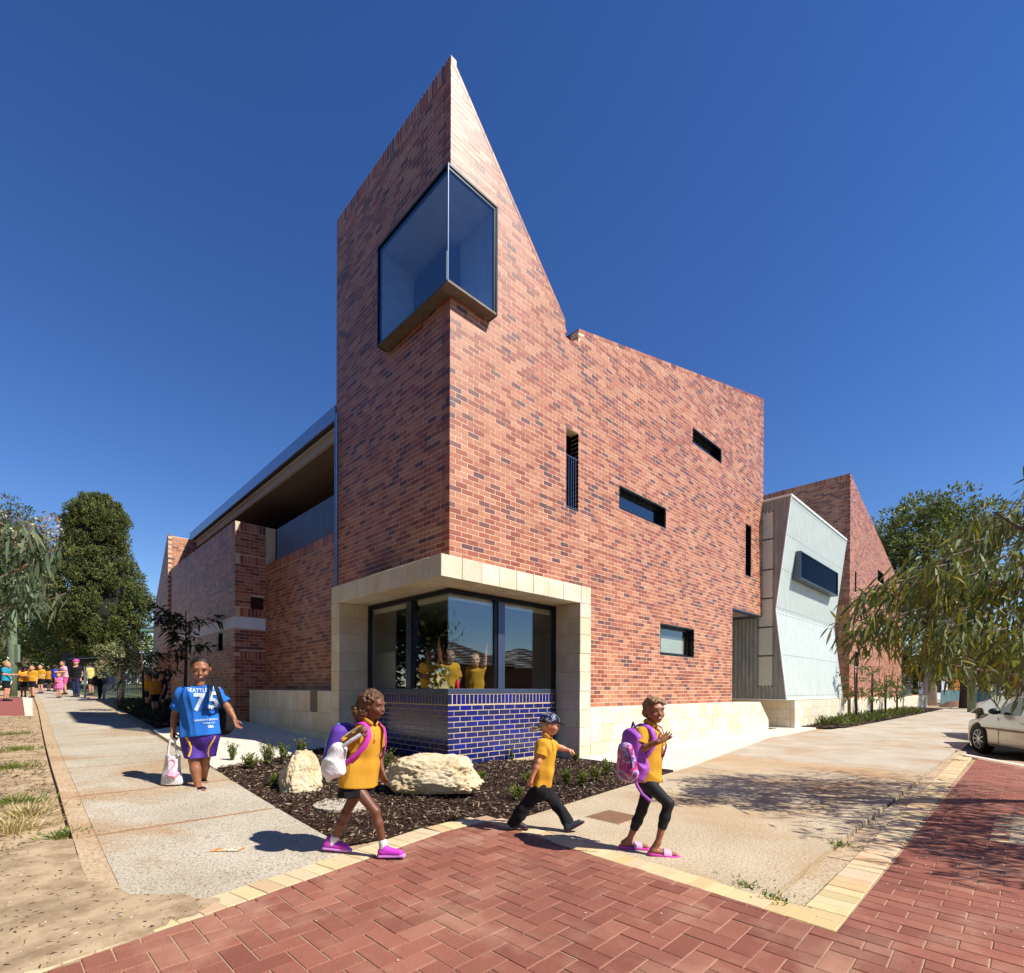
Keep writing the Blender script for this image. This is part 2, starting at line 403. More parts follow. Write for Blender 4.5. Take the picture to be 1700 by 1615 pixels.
def inset(poly, d):
    cx = sum(p[0] for p in poly) / len(poly); cy = sum(p[1] for p in poly) / len(poly)
    out = []
    for p in poly:
        vx, vy = p[0] - cx, p[1] - cy; L = math.hypot(vx, vy) + 1e-9
        out.append((p[0] - vx / L * d * 1.3, p[1] - vy / L * d * 1.3))
    return out
A_ = (.49, 2.66); nl = math.hypot(*A_)
def yline(x): return float(np.interp(x, [-9, -4.6, -2.15, -1.62], [-4.05, -3.24, -2.72, -2.70]))
PAV = []
Lp_, Wp_ = .23, .115
gap = .0028
ca, sa = math.cos(math.radians(1.5)), math.sin(math.radians(1.5))
def herring():
    for i in range(-70, 70):
        for j in range(-30, 30):
            for k in range(2):
                # 90 degree herringbone: unit cell vectors
                ox = (i * Wp_ + j * 2 * Wp_ * 1.0); oy = (i * Wp_ - j * 2 * Wp_)
                if k == 0: r = (ox, oy, ox + Lp_, oy + Wp_)
                else: r = (ox + Lp_ - Wp_ + Wp_, oy - Wp_ + Wp_ - 0, ox + Lp_ + Wp_, oy + Lp_) if False else (ox - 0, oy + Wp_, ox + Wp_, oy + Wp_ + Lp_)
                yield r
seen = set()
for r in herring():
    x0, y0, x1, y1 = r; x0 -= 3.4; x1 -= 3.4; y0 -= 4.6; y1 -= 4.6
    if x1 < -6.4 or x0 > -1.3 or y1 < -8 or y0 > -2.5: continue
    key = (round(x0, 3), round(y0, 3), round(x1, 3)); 
    if key in seen: continue
    seen.add(key)
    p = [(x0 + gap, y0 + gap), (x1 - gap, y0 + gap), (x1 - gap, y1 - gap), (x0 + gap, y1 - gap)]
    p = [(ca * (a + 3) - sa * (b_ + 4) - 3, sa * (a + 3) + ca * (b_ + 4) - 4) for a, b_ in p]
    # border lines
    p = clip(p, -.2123, 1, -2.72 + .2123 * 2.15 - .004)
    if len(p) > 2: p = clip(p, 0, 1, -2.712)
    if len(p) > 2: p = clip(p, 1, -.062, -1.628 + .062 * 3.6 * 1 - .0) if max(a[1] for a in p) > -5.6 else clip(p, 1, 0, -1.755)
    if len(p) > 2 and area(p) > .0012: PAV.append((p, 0))
for i in range(0, 84):                        # running bond on the right, courses run along y
    for j in range(-40, -22):
        x0 = -1.752 + i * .1165; y0 = j * .2325 + (.116 if i % 2 else 0)
        p = [(x0 + gap, y0 + gap), (x0 + .1165 - gap, y0 + gap), (x0 + .1165 - gap, y0 + .2325 - gap), (x0 + gap, y0 + .2325 - gap)]
        p = clip(p, 0, 1, -5.592)
        if len(p) > 2: p = clip(p, .588, -.809, 8.2 * .588 + 5.45 * .809 - .10)
        if len(p) > 2 and area(p) > .002:
            cx = sum(a[0] for a in p) / len(p); cy = sum(a[1] for a in p) / len(p)
            cream = (1.02 < cx < 2.5 and -6.9 < cy < -6.05)
            PAV.append((p, 1 if cream else 2))
def scr_area(p):
    q_ = [proj((a, b_, 0)) for a, b_ in p]
    if min(t[2] for t in q_) < .4: return 0
    cx = sum(t[0] for t in q_) / len(q_); cy = sum(t[1] for t in q_) / len(q_)
    if not (-30 < cx < 1730 and cy < 1640): return 0
    return area([(t[0], t[1]) for t in q_])
def paver_col(kind):
    if kind == 1: return [x * random.uniform(.9, 1.05) for x in hx(226, 206, 166)]
    t = random.random(); base = hx(156, 98, 80) if t < .6 else (hx(142, 86, 70) if t < .85 else hx(164, 108, 88))
    if kind == 2: base = tuple(a * .92 + b_ * .08 for a, b_ in zip(base, hx(150, 70, 70)))
    k_ = random.uniform(.9, 1.08); return [x * k_ for x in base]
def paver_geo(p, z0, dz, org):
    n = len(p); t = inset(p, .0035)
    V = [(a - org[0], b_ - org[1], z0 - .03) for a, b_ in p] + [(a - org[0], b_ - org[1], z0 - .003) for a, b_ in p] + [(a - org[0], b_ - org[1], z0) for a, b_ in t]
    F = []
    for i in range(n):
        j = (i + 1) % n; F += [(i, j, n + j, n + i), (n + i, n + j, 2 * n + j, 2 * n + i)]
    F.append(tuple(2 * n + i for i in range(n))); return V, F
PAV = [(scr_area(p), p, k) for p, k in PAV]
PAV.sort(key=lambda t: -t[0])
stuff = MB(); shared = {}
for r, (ar, p, k) in enumerate(PAV):
    c = paver_col(k); dz = random.uniform(-.0012, .0012)
    cx = sum(a[0] for a in p) / len(p); cy = sum(a[1] for a in p) / len(p)
    if r < 300:
        key = tuple((round(a - cx, 3), round(b_ - cy, 3)) for a, b_ in p)
        if key not in shared:
            V, F = paver_geo(p, 0, 0, (cx, cy)); me = bpy.data.meshes.new('paver'); me.from_pydata(V, [], F); me.update(); shared[key] = me
        o = link('paver', shared[key], MAT_PAV_O, pav, (cx, cy, dz)); o.color = (*c, 1)
        o.rotation_euler = (random.uniform(-.004, .004), random.uniform(-.004, .004), random.uniform(-.006, .006))
    else:
        V, F = paver_geo(p, dz, 0, (0, 0)); stuff.cc = tuple(c); stuff.poly(V, F)
stuff.build('paver_field', MAT_PAV_S, pav, kind='stuff')
# cream header rows
def cream_row(a, b_, width, mod, side):
    a = np.array(a, float); b_ = np.array(b_, float); d = b_ - a; L = np.linalg.norm(d); d /= L; n = np.array([-d[1], d[0]]) * side
    k = max(1, round(L / mod)); m = L / k
    for i in range(k):
        p = [a + d * (i * m + .002), a + d * ((i + 1) * m - .002), a + d * ((i + 1) * m - .002) + n * width, a + d * (i * m + .002) + n * width]
        cx, cy = sum(p) / 4
        V, F = paver_geo([tuple(t) for t in p], 0, 0, (cx, cy)); me = bpy.data.meshes.new('border_paver'); me.from_pydata(V, [], F); me.update()
        o = link('border_paver', me, MAT_CREAM, pav, (cx, cy, random.uniform(-.001, .003) + (float(zg(cx, cy)) if cx < -1.7 else 0)))
        t = random.random(); base = hx(218, 196, 156) if t < .7 else hx(206, 180, 138)
        o.color = (*[x * random.uniform(.92, 1.08) for x in base], 1)
cream_row((-4.75, -3.268), (-2.15, -2.716), .225, .119, 1)
cream_row((-2.145, -2.708), (-1.62, -2.698), .215, .119, 1)
cream_row((-1.615, -2.70), (-1.745, -5.58), .20, .119, 1)
cream_row((-1.74, -5.585), (8.05, -5.51), .205, .116, 1)
drape('cream_bedding', (-4.75, -3.25), (-2.15, -2.7), (-2.2, -2.5), (-4.8, -3.05), MAT_BED, pav, dz=-.02, thick=.03)
drape('cream_bedding', (-2.2, -2.7), (-1.43, -2.75), (-1.43, -2.5), (-2.2, -2.5), MAT_BED, pav, dz=-.02, thick=.03)
drape('cream_bedding', (-1.74, -5.57), (-1.5, -5.57), (-1.4, -2.7), (-1.61, -2.7), MAT_BED, pav, base=-.02, thick=.03)
drape('cream_bedding', (-1.7, -5.57), (8.0, -5.5), (8.0, -5.31), (-1.7, -5.38), MAT_BED, pav, base=-.02, thick=.03)
# sand blown over the corner of the footpath (a low height field that sinks into the slabs)
gx = np.arange(-6.6, -3.3, .035); gy = np.arange(-3.6, -1.0, .035); GX, GY = np.meshgrid(gx, gy, indexing='ij')
nz = sum(np.sin(GX * a_ + GY * b_ + c_) / k_ for a_, b_, c_, k_ in ((5.1, 3.2, 0, 3), (-7.7, 9.1, 1, 4), (17, 11, 2, 7), (-23, 19, 4, 9), (41, 37, 1, 14), (-57, 49, 2, 18)))
x0_ = np.interp(GY, [-3.6, -3.2, -2.95, -2.6, -2.2, -1.6, -1.0], [-4.3, -4.1, -3.8, -4.12, -4.36, -4.44, -4.5])
mk = np.clip((x0_ - GX) / .32 + nz * .5, -1, 1.3); edge = GY - (np.vectorize(yline)(GX) - .03 + nz * .05); mk = np.minimum(mk, np.clip(edge / .09, -1, 1.2))
GZ = zg(GX, GY) - .006 + .014 * mk + .002 * nz - .05 * sst(-4.6, -5.3, GX)
id_ = np.arange(GX.size).reshape(GX.shape); q = np.stack([id_[:-1, :-1], id_[1:, :-1], id_[1:, 1:], id_[:-1, 1:]], -1).reshape(-1, 4)
keepq = (mk.ravel()[q] > -.9).any(1)
so = link('sand_drift', mesh_np('sand_drift', np.stack([GX, GY, GZ], -1).reshape(-1, 3), q[keepq], smooth=True), MATS['sand'], kind='stuff'); tag(so, 'sand blown over the corner of footpath and cream border', 'sand')
# gum spots and leaf scraps on the paving
sp = MB(); jr = random.Random(8)
for k in range(240):
    x, y = jr.uniform(-4.6, 4.5), jr.uniform(-6.4, -2.9)
    if x > -1.7 and jr.random() < .5: y = jr.uniform(-6.4, -5.6)
    if x < -1.7 and y > yline(x) - .05: continue
    r = jr.uniform(.002, .007); sp.cc = hx(216, 206, 196) if jr.random() < .7 else hx(60, 48, 42); nn = 6
    sp.poly([(x + r * math.cos(t) * jr.uniform(.7, 1.3), y + r * math.sin(t) * jr.uniform(.7, 1.3), .0045) for t in np.linspace(0, 2 * math.pi, nn + 1)[:-1]], [tuple(range(nn))])
spo = sp.build('paving_specks', None, None, kind='stuff'); b = NB('speck'); b.base(b.n('ShaderNodeVertexColor', layer_name='bc').outputs['Color']).set(.8); spo.data.materials.append(b.m); tag(spo, 'pale gum spots and dark scraps on the paving', 'litter')
print('ground', round(time.time() - T0, 1))
# ================================================================== the school building
PF = .581                                   # how far the limestone frame stands proud
ZLT, ZLB = 3.126, 2.806
TR, TO = 2.837, 2.511
TW = 3.879
ZA = 11.005
def brick_mat(name, attr):
    b = NB(name); v = b.pos((1, 1, 3.2))
    src = b.n('ShaderNodeObjectInfo').outputs['Color'] if attr == 'object' else b.n('ShaderNodeVertexColor', layer_name='bc').outputs['Color']
    fl = b.noise(b.pos((1, 1, 9)), 5.5, 2, .5); gr = b.noise(v, 90, 4, .7); cl = b.noise(v, 16, 4, .6)
    c = b.mix(b.ramp(fl, [(.60, (0, 0, 0)), (.72, (.4,) * 3)]), src, hx(132, 90, 84))
    c = b.mix(b.ramp(cl, [(.35, (.25,) * 3), (.6, (0, 0, 0))]), c, hx(96, 54, 46))
    c = b.mix(b.ramp(gr, [(.35, (.3,) * 3), (.5, (0, 0, 0))]), c, hx(88, 50, 44))
    wx = b.noise(b.pos((1, 1, .6)), .7, 6, .6)
    c = b.mix(b.ramp(wx, [(.38, (.10,) * 3), (.6, (0, 0, 0))]), c, hx(84, 56, 48)); c = b.mix(b.ramp(wx, [(.55, (0, 0, 0)), (.75, (.10,) * 3)]), c, hx(226, 190, 164))
    b.base(c).set(.45, spec=.5); b.bump(gr, .25, .003); return b.m
MAT_BR_O = brick_mat('clay_brick', 'object'); MAT_BR_S = brick_mat('clay_brickwork', 'attr')
MAT_MORTAR = simple('cream_mortar', hx(236, 218, 184), .95, spec=.1, var=.1, scale=40, bump=.4)
MAT_MORTAR_D = simple('grey_mortar', hx(212, 192, 160), .95, spec=.1, var=.1, scale=40, bump=.4)
BR_COLS = [hx(198, 132, 98), hx(188, 116, 84), hx(172, 96, 70), hx(156, 82, 60), hx(134, 82, 72), hx(112, 72, 70), hx(206, 144, 110)]
BR_W = [.28, .20, .19, .13, .08, .05, .07]
def brick_col():
    c = BR_COLS[int(np.searchsorted(np.cumsum(BR_W), random.random() * .999))]
    k = random.uniform(.9, 1.08); return tuple(min(1, x * k) for x in c)
BR_DARK = [hx(150, 86, 70), hx(138, 74, 62), hx(124, 66, 58), hx(100, 64, 64), hx(158, 96, 78)]
BRICKS = []                                   # (P0,u,n, u0,u1, za0,za1,zb0,zb1 , depth, colour)  quad top may slope
def lay(P0, u, n, u0, u1, z0, zt, opens=(), par=0, joints=(), cols=None, corner=True, d=.11, off=0.):
    """stretcher bond; zt: function top height(u); opens: (u0,u1,z0,z1)"""
    P0 = np.array(P0, float); u = np.array(u, float); n = np.array(n, float); k = 0
    zmax = max(zt(u0 + .001), zt(u1 - .001), zt((u0 + u1) / 2), *[zt(x) for x in np.linspace(u0 + .001, u1 - .001, 24)])
    while z0 + k * .086 < zmax - .02:
        za = z0 + k * .086 + .005; zb = za + .076; zm = (za + zb) / 2
        own = (k % 2 == par)
        s = u0 + off if own else u0 + off + .12
        edges = []
        if not own and not corner: edges.append((u0, u0 + .11))
        while s < u1 - .015:
            edges.append((s, min(s + .23, u1))); s += .24
        cuts = [(a, b_) for a, b_, c_, d_ in opens if c_ - .02 < zm < d_ + .02] + [(j - .006, j + .006) for j in joints]
        for a, b_ in edges:
            segs = [(a, b_)]
            for c0, c1 in cuts:
                ns = []
                for x, y in segs:
                    if c1 <= x or c0 >= y: ns.append((x, y)); continue
                    if c0 - x > .02: ns.append((x, c0))
                    if y - c1 > .02: ns.append((c1, y))
                segs = ns
            for x, y in segs:
                t0, t1 = zt(x + .001), zt(y - .001)
                if max(t0, t1) < za + .02: continue
                dd = d
                for a_, b2, c_, d_ in opens:
                    if c_ - .02 < zm < d_ + .02 and (abs(x - b2) < .004 or abs(y - a_) < .004): dd = .2
                if t1 < za: y = x + (y - x) * (t0 - za) / (t0 - t1); t1 = za
                if t0 < za: x = y - (y - x) * (t1 - za) / (t1 - t0); t0 = za
                cc_ = (cols or brick_col)()
                if (t0 - zb) * (t1 - zb) < 0:
                    xm = x + (y - x) * (t0 - zb) / (t0 - t1)
                    BRICKS.append((P0, u, n, x, xm, za, min(zb, t0), zb, dd, cc_)); BRICKS.append((P0, u, n, xm, y, za, zb, min(zb, t1), dd, cc_))
                else: BRICKS.append((P0, u, n, x, y, za, min(zb, t0), min(zb, t1), dd, cc_))
        k += 1
def soldier(P0, u, n, u0, u1, z0, h=.23, cols=None, d=.11):
    P0 = np.array(P0, float); m = (u1 - u0) / max(1, round((u1 - u0) / .086))
    s = u0
    while s < u1 - .01:
        BRICKS.append((P0, np.array(u, float), np.array(n, float), s + .005, s + m - .005, z0, z0 + h, z0 + h, d, (cols or brick_col)())); s += m
def brick_pts(B):
    P0, u, n, a, b_, za, t0, t1, d, c = B
    f = lambda uu, z, dep: P0 + u * uu - n * dep + np.array((0, 0, z))
    return [f(a, za, 0), f(b_, za, 0), f(b_, t1, 0), f(a, t0, 0), f(a, za, d), f(b_, za, d), f(b_, t1, d), f(a, t0, d)]
BF = [(0, 1, 2, 3), (1, 5, 6, 2), (4, 0, 3, 7), (3, 2, 6, 7), (4, 5, 1, 0)]
def brick_faces(u, n):                         # keep normals outward for either handedness
    return BF if np.dot(np.cross(u, (0, 0, 1)), n) > 0 else [tuple(reversed(q)) for q in BF]
def core(mb, P0, u, n, breaks, zbot, zt, opens, d0=.0022, d1=.2, drop=.012):
    """mortar core of the wall, as slabs between the openings"""
    P0 = np.array(P0, float); u = np.array(u, float); n = np.array(n, float)
    us = sorted(set(list(breaks) + [o for q in opens for o in q[:2] if breaks[0] < o < breaks[-1]]))
    for a, b_ in zip(us[:-1], us[1:]):
        if b_ - a < 1e-4: continue
        m = (a + b_) / 2; iv = [(zbot, None)]
        cuts = sorted((c_, d_) for x, y, c_, d_ in opens if x < m < y)
        z = zbot; parts = []
        for c_, d_ in cuts:
            if c_ > z: parts.append((z, c_))
            z = max(z, d_)
        parts.append((z, None))
        for lo, hi in parts:
            t0, t1 = (zt(a + 1e-4) - drop, zt(b_ - 1e-4) - drop) if hi is None else (hi, hi)
            if max(t0, t1) <= lo: continue
            f = lambda uu, zz, dd: P0 + u * uu - n * dd + np.array((0, 0, zz))
            pl_ = [f(a, lo, d0), f(b_, lo, d0), f(b_, max(t1, lo), d0), f(a, max(t0, lo), d0)]
            mb.prism(pl_, -n * (d1 - d0))
def flush_bricks(parent, core_obj, nsolo, name='brick', field='brickwork', rank=None):
    """the largest in the picture become objects, the rest one field"""
    global BRICKS
    def score(B):
        P = brick_pts(B)[:4]
        c = sum(P) / 4
        if np.dot(CAM - c, B[2]) <= 0: return 0
        q_ = [proj(p) for p in P]
        if min(t[2] for t in q_) < .5: return 0
        x = sum(t[0] for t in q_) / 4; y = sum(t[1] for t in q_) / 4
        if not (0 < x < 1700 and 0 < y < 1615): return 0
        return area([(t[0], t[1]) for t in q_])
    sc = sorted(range(len(BRICKS)), key=lambda i: -score(BRICKS[i])) if nsolo else list(range(len(BRICKS)))
    solo = set(sc[:nsolo])
    V, Q, C = [], [], []; shared = {}
    for i, B in enumerate(BRICKS):
        P = brick_pts(B); fc = brick_faces(B[1], B[2])
        j = np.array(B[2]) * random.uniform(-.0015, .0015)
        if i in solo:
            org = P[0]; key = (tuple(np.round(B[1], 3)), round(B[4] - B[3], 3), round(B[6] - B[5], 3), round(B[7] - B[5], 3), B[8])
            if key not in shared:
                me = bpy.data.meshes.new(name); me.from_pydata([tuple(p - org) for p in P], [], fc); me.update()
                me.polygons.foreach_set('use_smooth', [False] * 5); shared[key] = me
            o = link(name, shared[key], MAT_BR_O, core_obj, tuple(org + j - wloc(core_obj))); o.color = (*B[9], 1)
        else:
            b0 = len(V); V += [p + j for p in P]; Q += [[b0 + t for t in f] for f in fc]; C += [B[9]] * 5
    if V:
        me = mesh_np(field, np.array(V) - wloc(parent), np.array(Q), colors=np.array(C))
        link(field, me, MAT_BR_S, parent, kind='stuff')
    BRICKS = []

school = empty('school_building', (0, 0, 0), label='red brick school building with wedge shaped corner tower', cat='building')
# ---- right facade and tower
def zt_right(x):
    if x < 2.755: return ZA - (ZA - 8.33) * x / 2.755
    if x < 3.165: return 8.03
    return 8.37 + (10.95 - 8.37) * (x - 3.165) / (13.04 - 3.165)
snap = lambda z: .883 + .086 * round((z - .883) / .086)
slit1 = (2.795, 3.177, snap(4.765), snap(6.339)); win1 = (4.597, 6.62, snap(5.17), snap(5.72)); win2 = (7.995, 9.78, snap(7.76), snap(8.15))
slit2 = (11.572, 12.03, snap(4.83), snap(6.50)); win3 = (6.366, 8.15, snap(2.09), snap(2.90))
box_r = (-.01, .80, 7.325, 9.068); frame_r = (-.01, TR - .02, -.2, 3.06); over = (10.6, 13.06, -.2, snap(3.68))
open_r = [slit1, win1, win2, slit2, win3, box_r, frame_r, over]
COP = .085
def zt_r_c(x): return zt_right(x) - (COP if (x < 2.75 or x > 3.17) else 0)
U_R, N_R = (1, 0, 0), (0, -1, 0); U_L, N_L = (0, 1, 0), (-1, 0, 0)
lay((0, 0, 0), U_R, N_R, 0, 13.04, .883 - .086 * 10, zt_r_c, open_r, par=0, joints=(10.6,))
box_l = (-.01, 1.86, 7.325, 9.068); frame_l = (-.01, TR - .02, -.2, 3.06)
lay((0, 0, 0), U_L, N_L, 0, TW, .883 - .086 * 10, lambda y: ZA - .255, [box_l, frame_l], par=1)
soldier((0, 0, 0), U_L, N_L, .0, TW, ZA - .245, .24)
def coping(x0, x1, zf, n=None, d=.23):
    """bricks on the rake, oriented boxes"""
    z0, z1 = zf(x0 + .002), zf(x1 - .002); L = math.hypot(x1 - x0, z1 - z0); k = round(L / .24)
    for i in range(k):
        a = (i + .02) / k; b_ = (i + .98) / k
        p = [(x0 + (x1 - x0) * a, z0 + (z1 - z0) * a), (x0 + (x1 - x0) * b_, z0 + (z1 - z0) * b_)]
        COPB.append((p, brick_col()))
COPB = []
for x0_, x1_ in ((0, 2.755), (3.165, 13.04)):
  COPB = []; coping(x0_, x1_, zt_right); cm = MB()
  for p, c in COPB:
    (xa_, za_), (xb_, zb_) = p; cm.cc = c
    cm.poly([(xa_, -.003, za_ - COP + .008), (xb_, -.003, zb_ - COP + .008), (xb_, -.003, zb_), (xa_, -.003, za_),
             (xa_, .24, za_ - COP + .008), (xb_, .24, zb_ - COP + .008), (xb_, .24, zb_), (xa_, .24, za_)],
            [(0, 1, 2, 3), (1, 5, 6, 2), (4, 0, 3, 7), (3, 2, 6, 7), (4, 5, 1, 0), (5, 4, 7, 6)])
  cm.build('raking_coping', MAT_BR_S, school, kind='stuff')
mw = MB()
core(mw, (0, 0, 0), U_R, N_R, [0.006, 2.755, 3.165, 13.034], .0, zt_right, open_r, drop=.03)
core(mw, (0, 0, 0), U_L, N_L, [0.206, TW], .0, lambda y: ZA, [box_l, frame_l], drop=.007)
wall_core = mw.build('wall', MAT_MORTAR, school)
# ---- left wing: recessed wall, projecting bay with white band, far gable
X0, YA, XA, YB = .05, 8.19, -.71, 15.89
dk = lambda: tuple(x * random.uniform(.9, 1.1) for x in BR_DARK[random.randrange(5)])
Z_L0 = .022
lay((X0, TW, 0), U_L, N_L, .2, YA - TW, Z_L0, lambda y: 4.33, [], par=0, corner=False)
soldier((X0, TW, 0), U_L, N_L, .2, YA - TW, 4.335, .23)
soldier((X0, TW + .2, 0), (1, 0, 0), N_R, .0, .3, 4.335, .23)
ZT_P = 5.60
slit_a = (1.07, 1.53, 2.25, 2.80); band = 2.81, 3.11; slit_b = (4.6, 4.9, 2.35, 3.0)
op_p = [slit_a, slit_b, (-1, 20, band[0] - .0, band[1] + .0)]
for wall_args in (((XA, YA, 0), U_L, N_L, 0, YB - YA, 1),):
    P0_, u_, n_, a_, b2_, par_ = wall_args
    lay(P0_, u_, n_, a_, b2_, Z_L0, lambda y: 5.35, op_p + [(-1, 20, 4.50, 4.74), (-1, 20, 3.11, 3.36)], par=par_, d=.11)
    soldier(P0_, u_, n_, .0, b2_, 4.505, .225); soldier(P0_, u_, n_, .0, b2_, 3.125, .225); soldier(P0_, u_, n_, 0, b2_, 5.365, .23)
lou = (.38, .71, 3.34, 3.67)
lay((XA, YA, 0), U_R, N_R, 0, X0 - XA, Z_L0, lambda y: 5.35, [lou, (-1, 20, band[0], band[1]), (-1, 20, 4.50, 4.74), (-1, 20, 3.11, 3.345), (-1, 20, 2.0, 2.23)], par=0)
for zz in (4.505, 3.125, 5.365, 2.0): soldier((XA, YA, 0), U_R, N_R, .12, X0 - XA, zz, .22)
XG = -.79
def zt_g(y):                                  # y measured from YB
    return 6.87 - max(0, y - .05) * (6.87 - 4.39) / 2.5 if y < 2.6 else 4.39 - (y - 2.6) * 8
lay((XG, YB, 0), U_L, N_L, 0, 3.3, Z_L0, zt_g, [], par=1)
lay((XG, YB, 0), U_R, N_R, 0, 4, 2.0, lambda x: 6.87 - .06, [], par=0, joints=(.42,))
ml = MB()
core(ml, (X0, TW, 0), U_L, N_L, [.0, YA - TW + .1], -.2, lambda y: 4.55, [], drop=.01)
core(ml, (XA, YA, 0), U_L, N_L, [.21, YB - YA], -.2, lambda y: 5.60, [slit_a, slit_b], drop=.01)
core(ml, (XA, YA, 0), U_R, N_R, [0.006, X0 - XA + .25], -.2, lambda y: 5.60, [lou], drop=.01)
core(ml, (XG, YB, 0), U_L, N_L, [.21, 1.0, 2.0, 2.6, 3.0], -.2, zt_g, [], drop=.01)
core(ml, (XG, YB, 0), U_R, N_R, [.006, 4.0], .0, lambda x: 6.85, [], drop=.01)
wall_left = ml.build('wall', MAT_MORTAR_D, school)
flush_bricks(school, wall_core, 300)

# ---- limestone
b = NB('limestone'); v = b.pos(); src = b.n('ShaderNodeObjectInfo').outputs['Color']
n1 = b.noise(v, 3.0, 7, .6); n2 = b.noise(v, 45, 5, .7); n3 = b.noise(b.pos((6, 6, 1.2)), 7, 5, .7); n4 = b.noise(v, 14, 6, .65)
c = b.mix(b.ramp(n1, [(.4, (0, 0, 0)), (.65, (.7,) * 3)]), src, hx(214, 196, 162))
c = b.mix(b.ramp(n3, [(.6, (0, 0, 0)), (.75, (.35,) * 3)]), c, hx(176, 150, 112))
c = b.mix(b.ramp(n2, [(.34, (.6,) * 3), (.44, (0, 0, 0))]), c, hx(150, 122, 84))
b.base(c).set(.9, spec=.25); b.bump(b.mix(.5, n2, n4), .55, .012); MAT_LIME = b.m
MAT_LMORT = simple('limestone_joint', hx(186, 156, 112), .95, spec=.1, var=.15, scale=20)
def frust(name, o, u, w, n, wu, hw, d, ch, mat, parent, col=None, jit=.004):
    """block: face corner o, width wu along u, height hw along w, depth d along -n, arris ch"""
    o, u, w, n = [np.array(q, float) for q in (o, u, w, n)]
    o = o + n * random.uniform(-jit, jit)
    P = [o + u * ch + w * ch, o + u * (wu - ch) + w * ch, o + u * (wu - ch) + w * (hw - ch), o + u * ch + w * (hw - ch)]
    R_ = [o - n * ch, o + u * wu - n * ch, o + u * wu + w * hw - n * ch, o + w * hw - n * ch]
    Bk = [p - n * (d - ch) for p in R_]
    f = [(0, 1, 2, 3)] + [(4 + i, 4 + (i + 1) % 4, (i + 1) % 4, i) for i in range(4)] + [(8 + i, 8 + (i + 1) % 4, 4 + (i + 1) % 4, 4 + i) for i in range(4)] + [(11, 10, 9, 8)]
    if np.dot(np.cross(u, w), n) < 0: f = [tuple(reversed(q)) for q in f]
    me = bpy.data.meshes.new(name); me.from_pydata([tuple(p - o) for p in P + R_ + Bk], [], f); me.update()
    me.polygons.foreach_set('use_smooth', [False] * len(f))
    ob = link(name, me, mat, parent, tuple(o - wloc(parent)))
    if col is not None: ob.color = (*col, 1)
    return ob
def lime_col():
    t = random.random(); base = hx(228, 218, 196) if t < .6 else (hx(222, 208, 180) if t < .85 else hx(234, 226, 208))
    return [x * random.uniform(.94, 1.04) for x in base]
ls = MB()
e = .010
# core of the frame and plinths
ls.box(-PF + e, TR - e, -PF + e, -.01, ZLB + e, ZLT - e)
ls.box(-PF + e, -.01, -.012, TR - e, ZLB + e, ZLT - e)
ls.box(TO + e, TR - e, -PF + e, -.01, -.1, ZLB + e); ls.box(-PF + e, -.01, TO + e, TR - e, -.1, ZLB + e)
ls.box(TR - e, 11.2, -PF + e, -.01, -.1, .86); ls.box(-PF + e, .04, TR - e, 7.44, -.1, 1.19)
lime = ls.build('limestone_surround', MAT_LMORT, school)
def row(P0, u, n, u0, u1, z0, z1, wr, d=.3, ends=None):
    s = u0
    while s < u1 - .01:
        w_ = random.uniform(*wr)
        if u1 - (s + w_) < wr[0] * .6: w_ = u1 - s
        frust('limestone_block', np.array(P0, float) + np.array(u, float) * (s + .003) + np.array((0, 0, z0 + .003)), u, (0, 0, 1), n, w_ - .006, z1 - z0 - .006, d, .006, MAT_LIME, lime, lime_col()); s += w_
# lintel, both faces (the corner block belongs to the right face)
row((-PF, -PF, 0), U_R, N_R, 0, TR + PF - .30, ZLB, ZLT, (.345, .40), d=.29)
row((-PF, -PF, 0), U_R, N_R, TR + PF - .30, TR + PF, ZLB, ZLT, (.15, .152), d=.29)
row((-PF, -PF, 0), U_L, N_L, .30, TR + PF - .30, ZLB, ZLT, (.33, .38), d=.29)
row((-PF, -PF, 0), U_L, N_L, TR + PF - .30, TR + PF, ZLB, ZLT, (.15, .152), d=.29)
row((-PF, -PF + .30, 0), U_R, (0, -1, 0), .30, TR + PF - .0, ZLB, ZLT - .02, (.345, .40), d=.26)
row((-PF + .30, -PF, 0), U_L, (-1, 0, 0), .60, TR + PF - .0, ZLB, ZLT - .02, (.33, .38), d=.26)
# pilasters: front faces and reveals
zr = [0, .20, .55, .87, 1.21, 1.56, 1.90, 2.24, 2.55, ZLB]
for z0, z1 in zip([-.08] + zr[1:-1], zr[1:]):
    row((0, -PF, 0), U_R, N_R, TO, TR, z0, z1, (.3, .4), d=.30)
    row((0, -PF + .302, 0), U_R, N_R, TO, TR, z0, z1, (.3, .4), d=.27)
    row((-PF, 0, 0), U_L, N_L, TO, TR, z0, z1, (.3, .4), d=.30)
    row((-PF + .302, 0, 0), U_L, N_L, TO, TR, z0, z1, (.3, .4), d=.27)
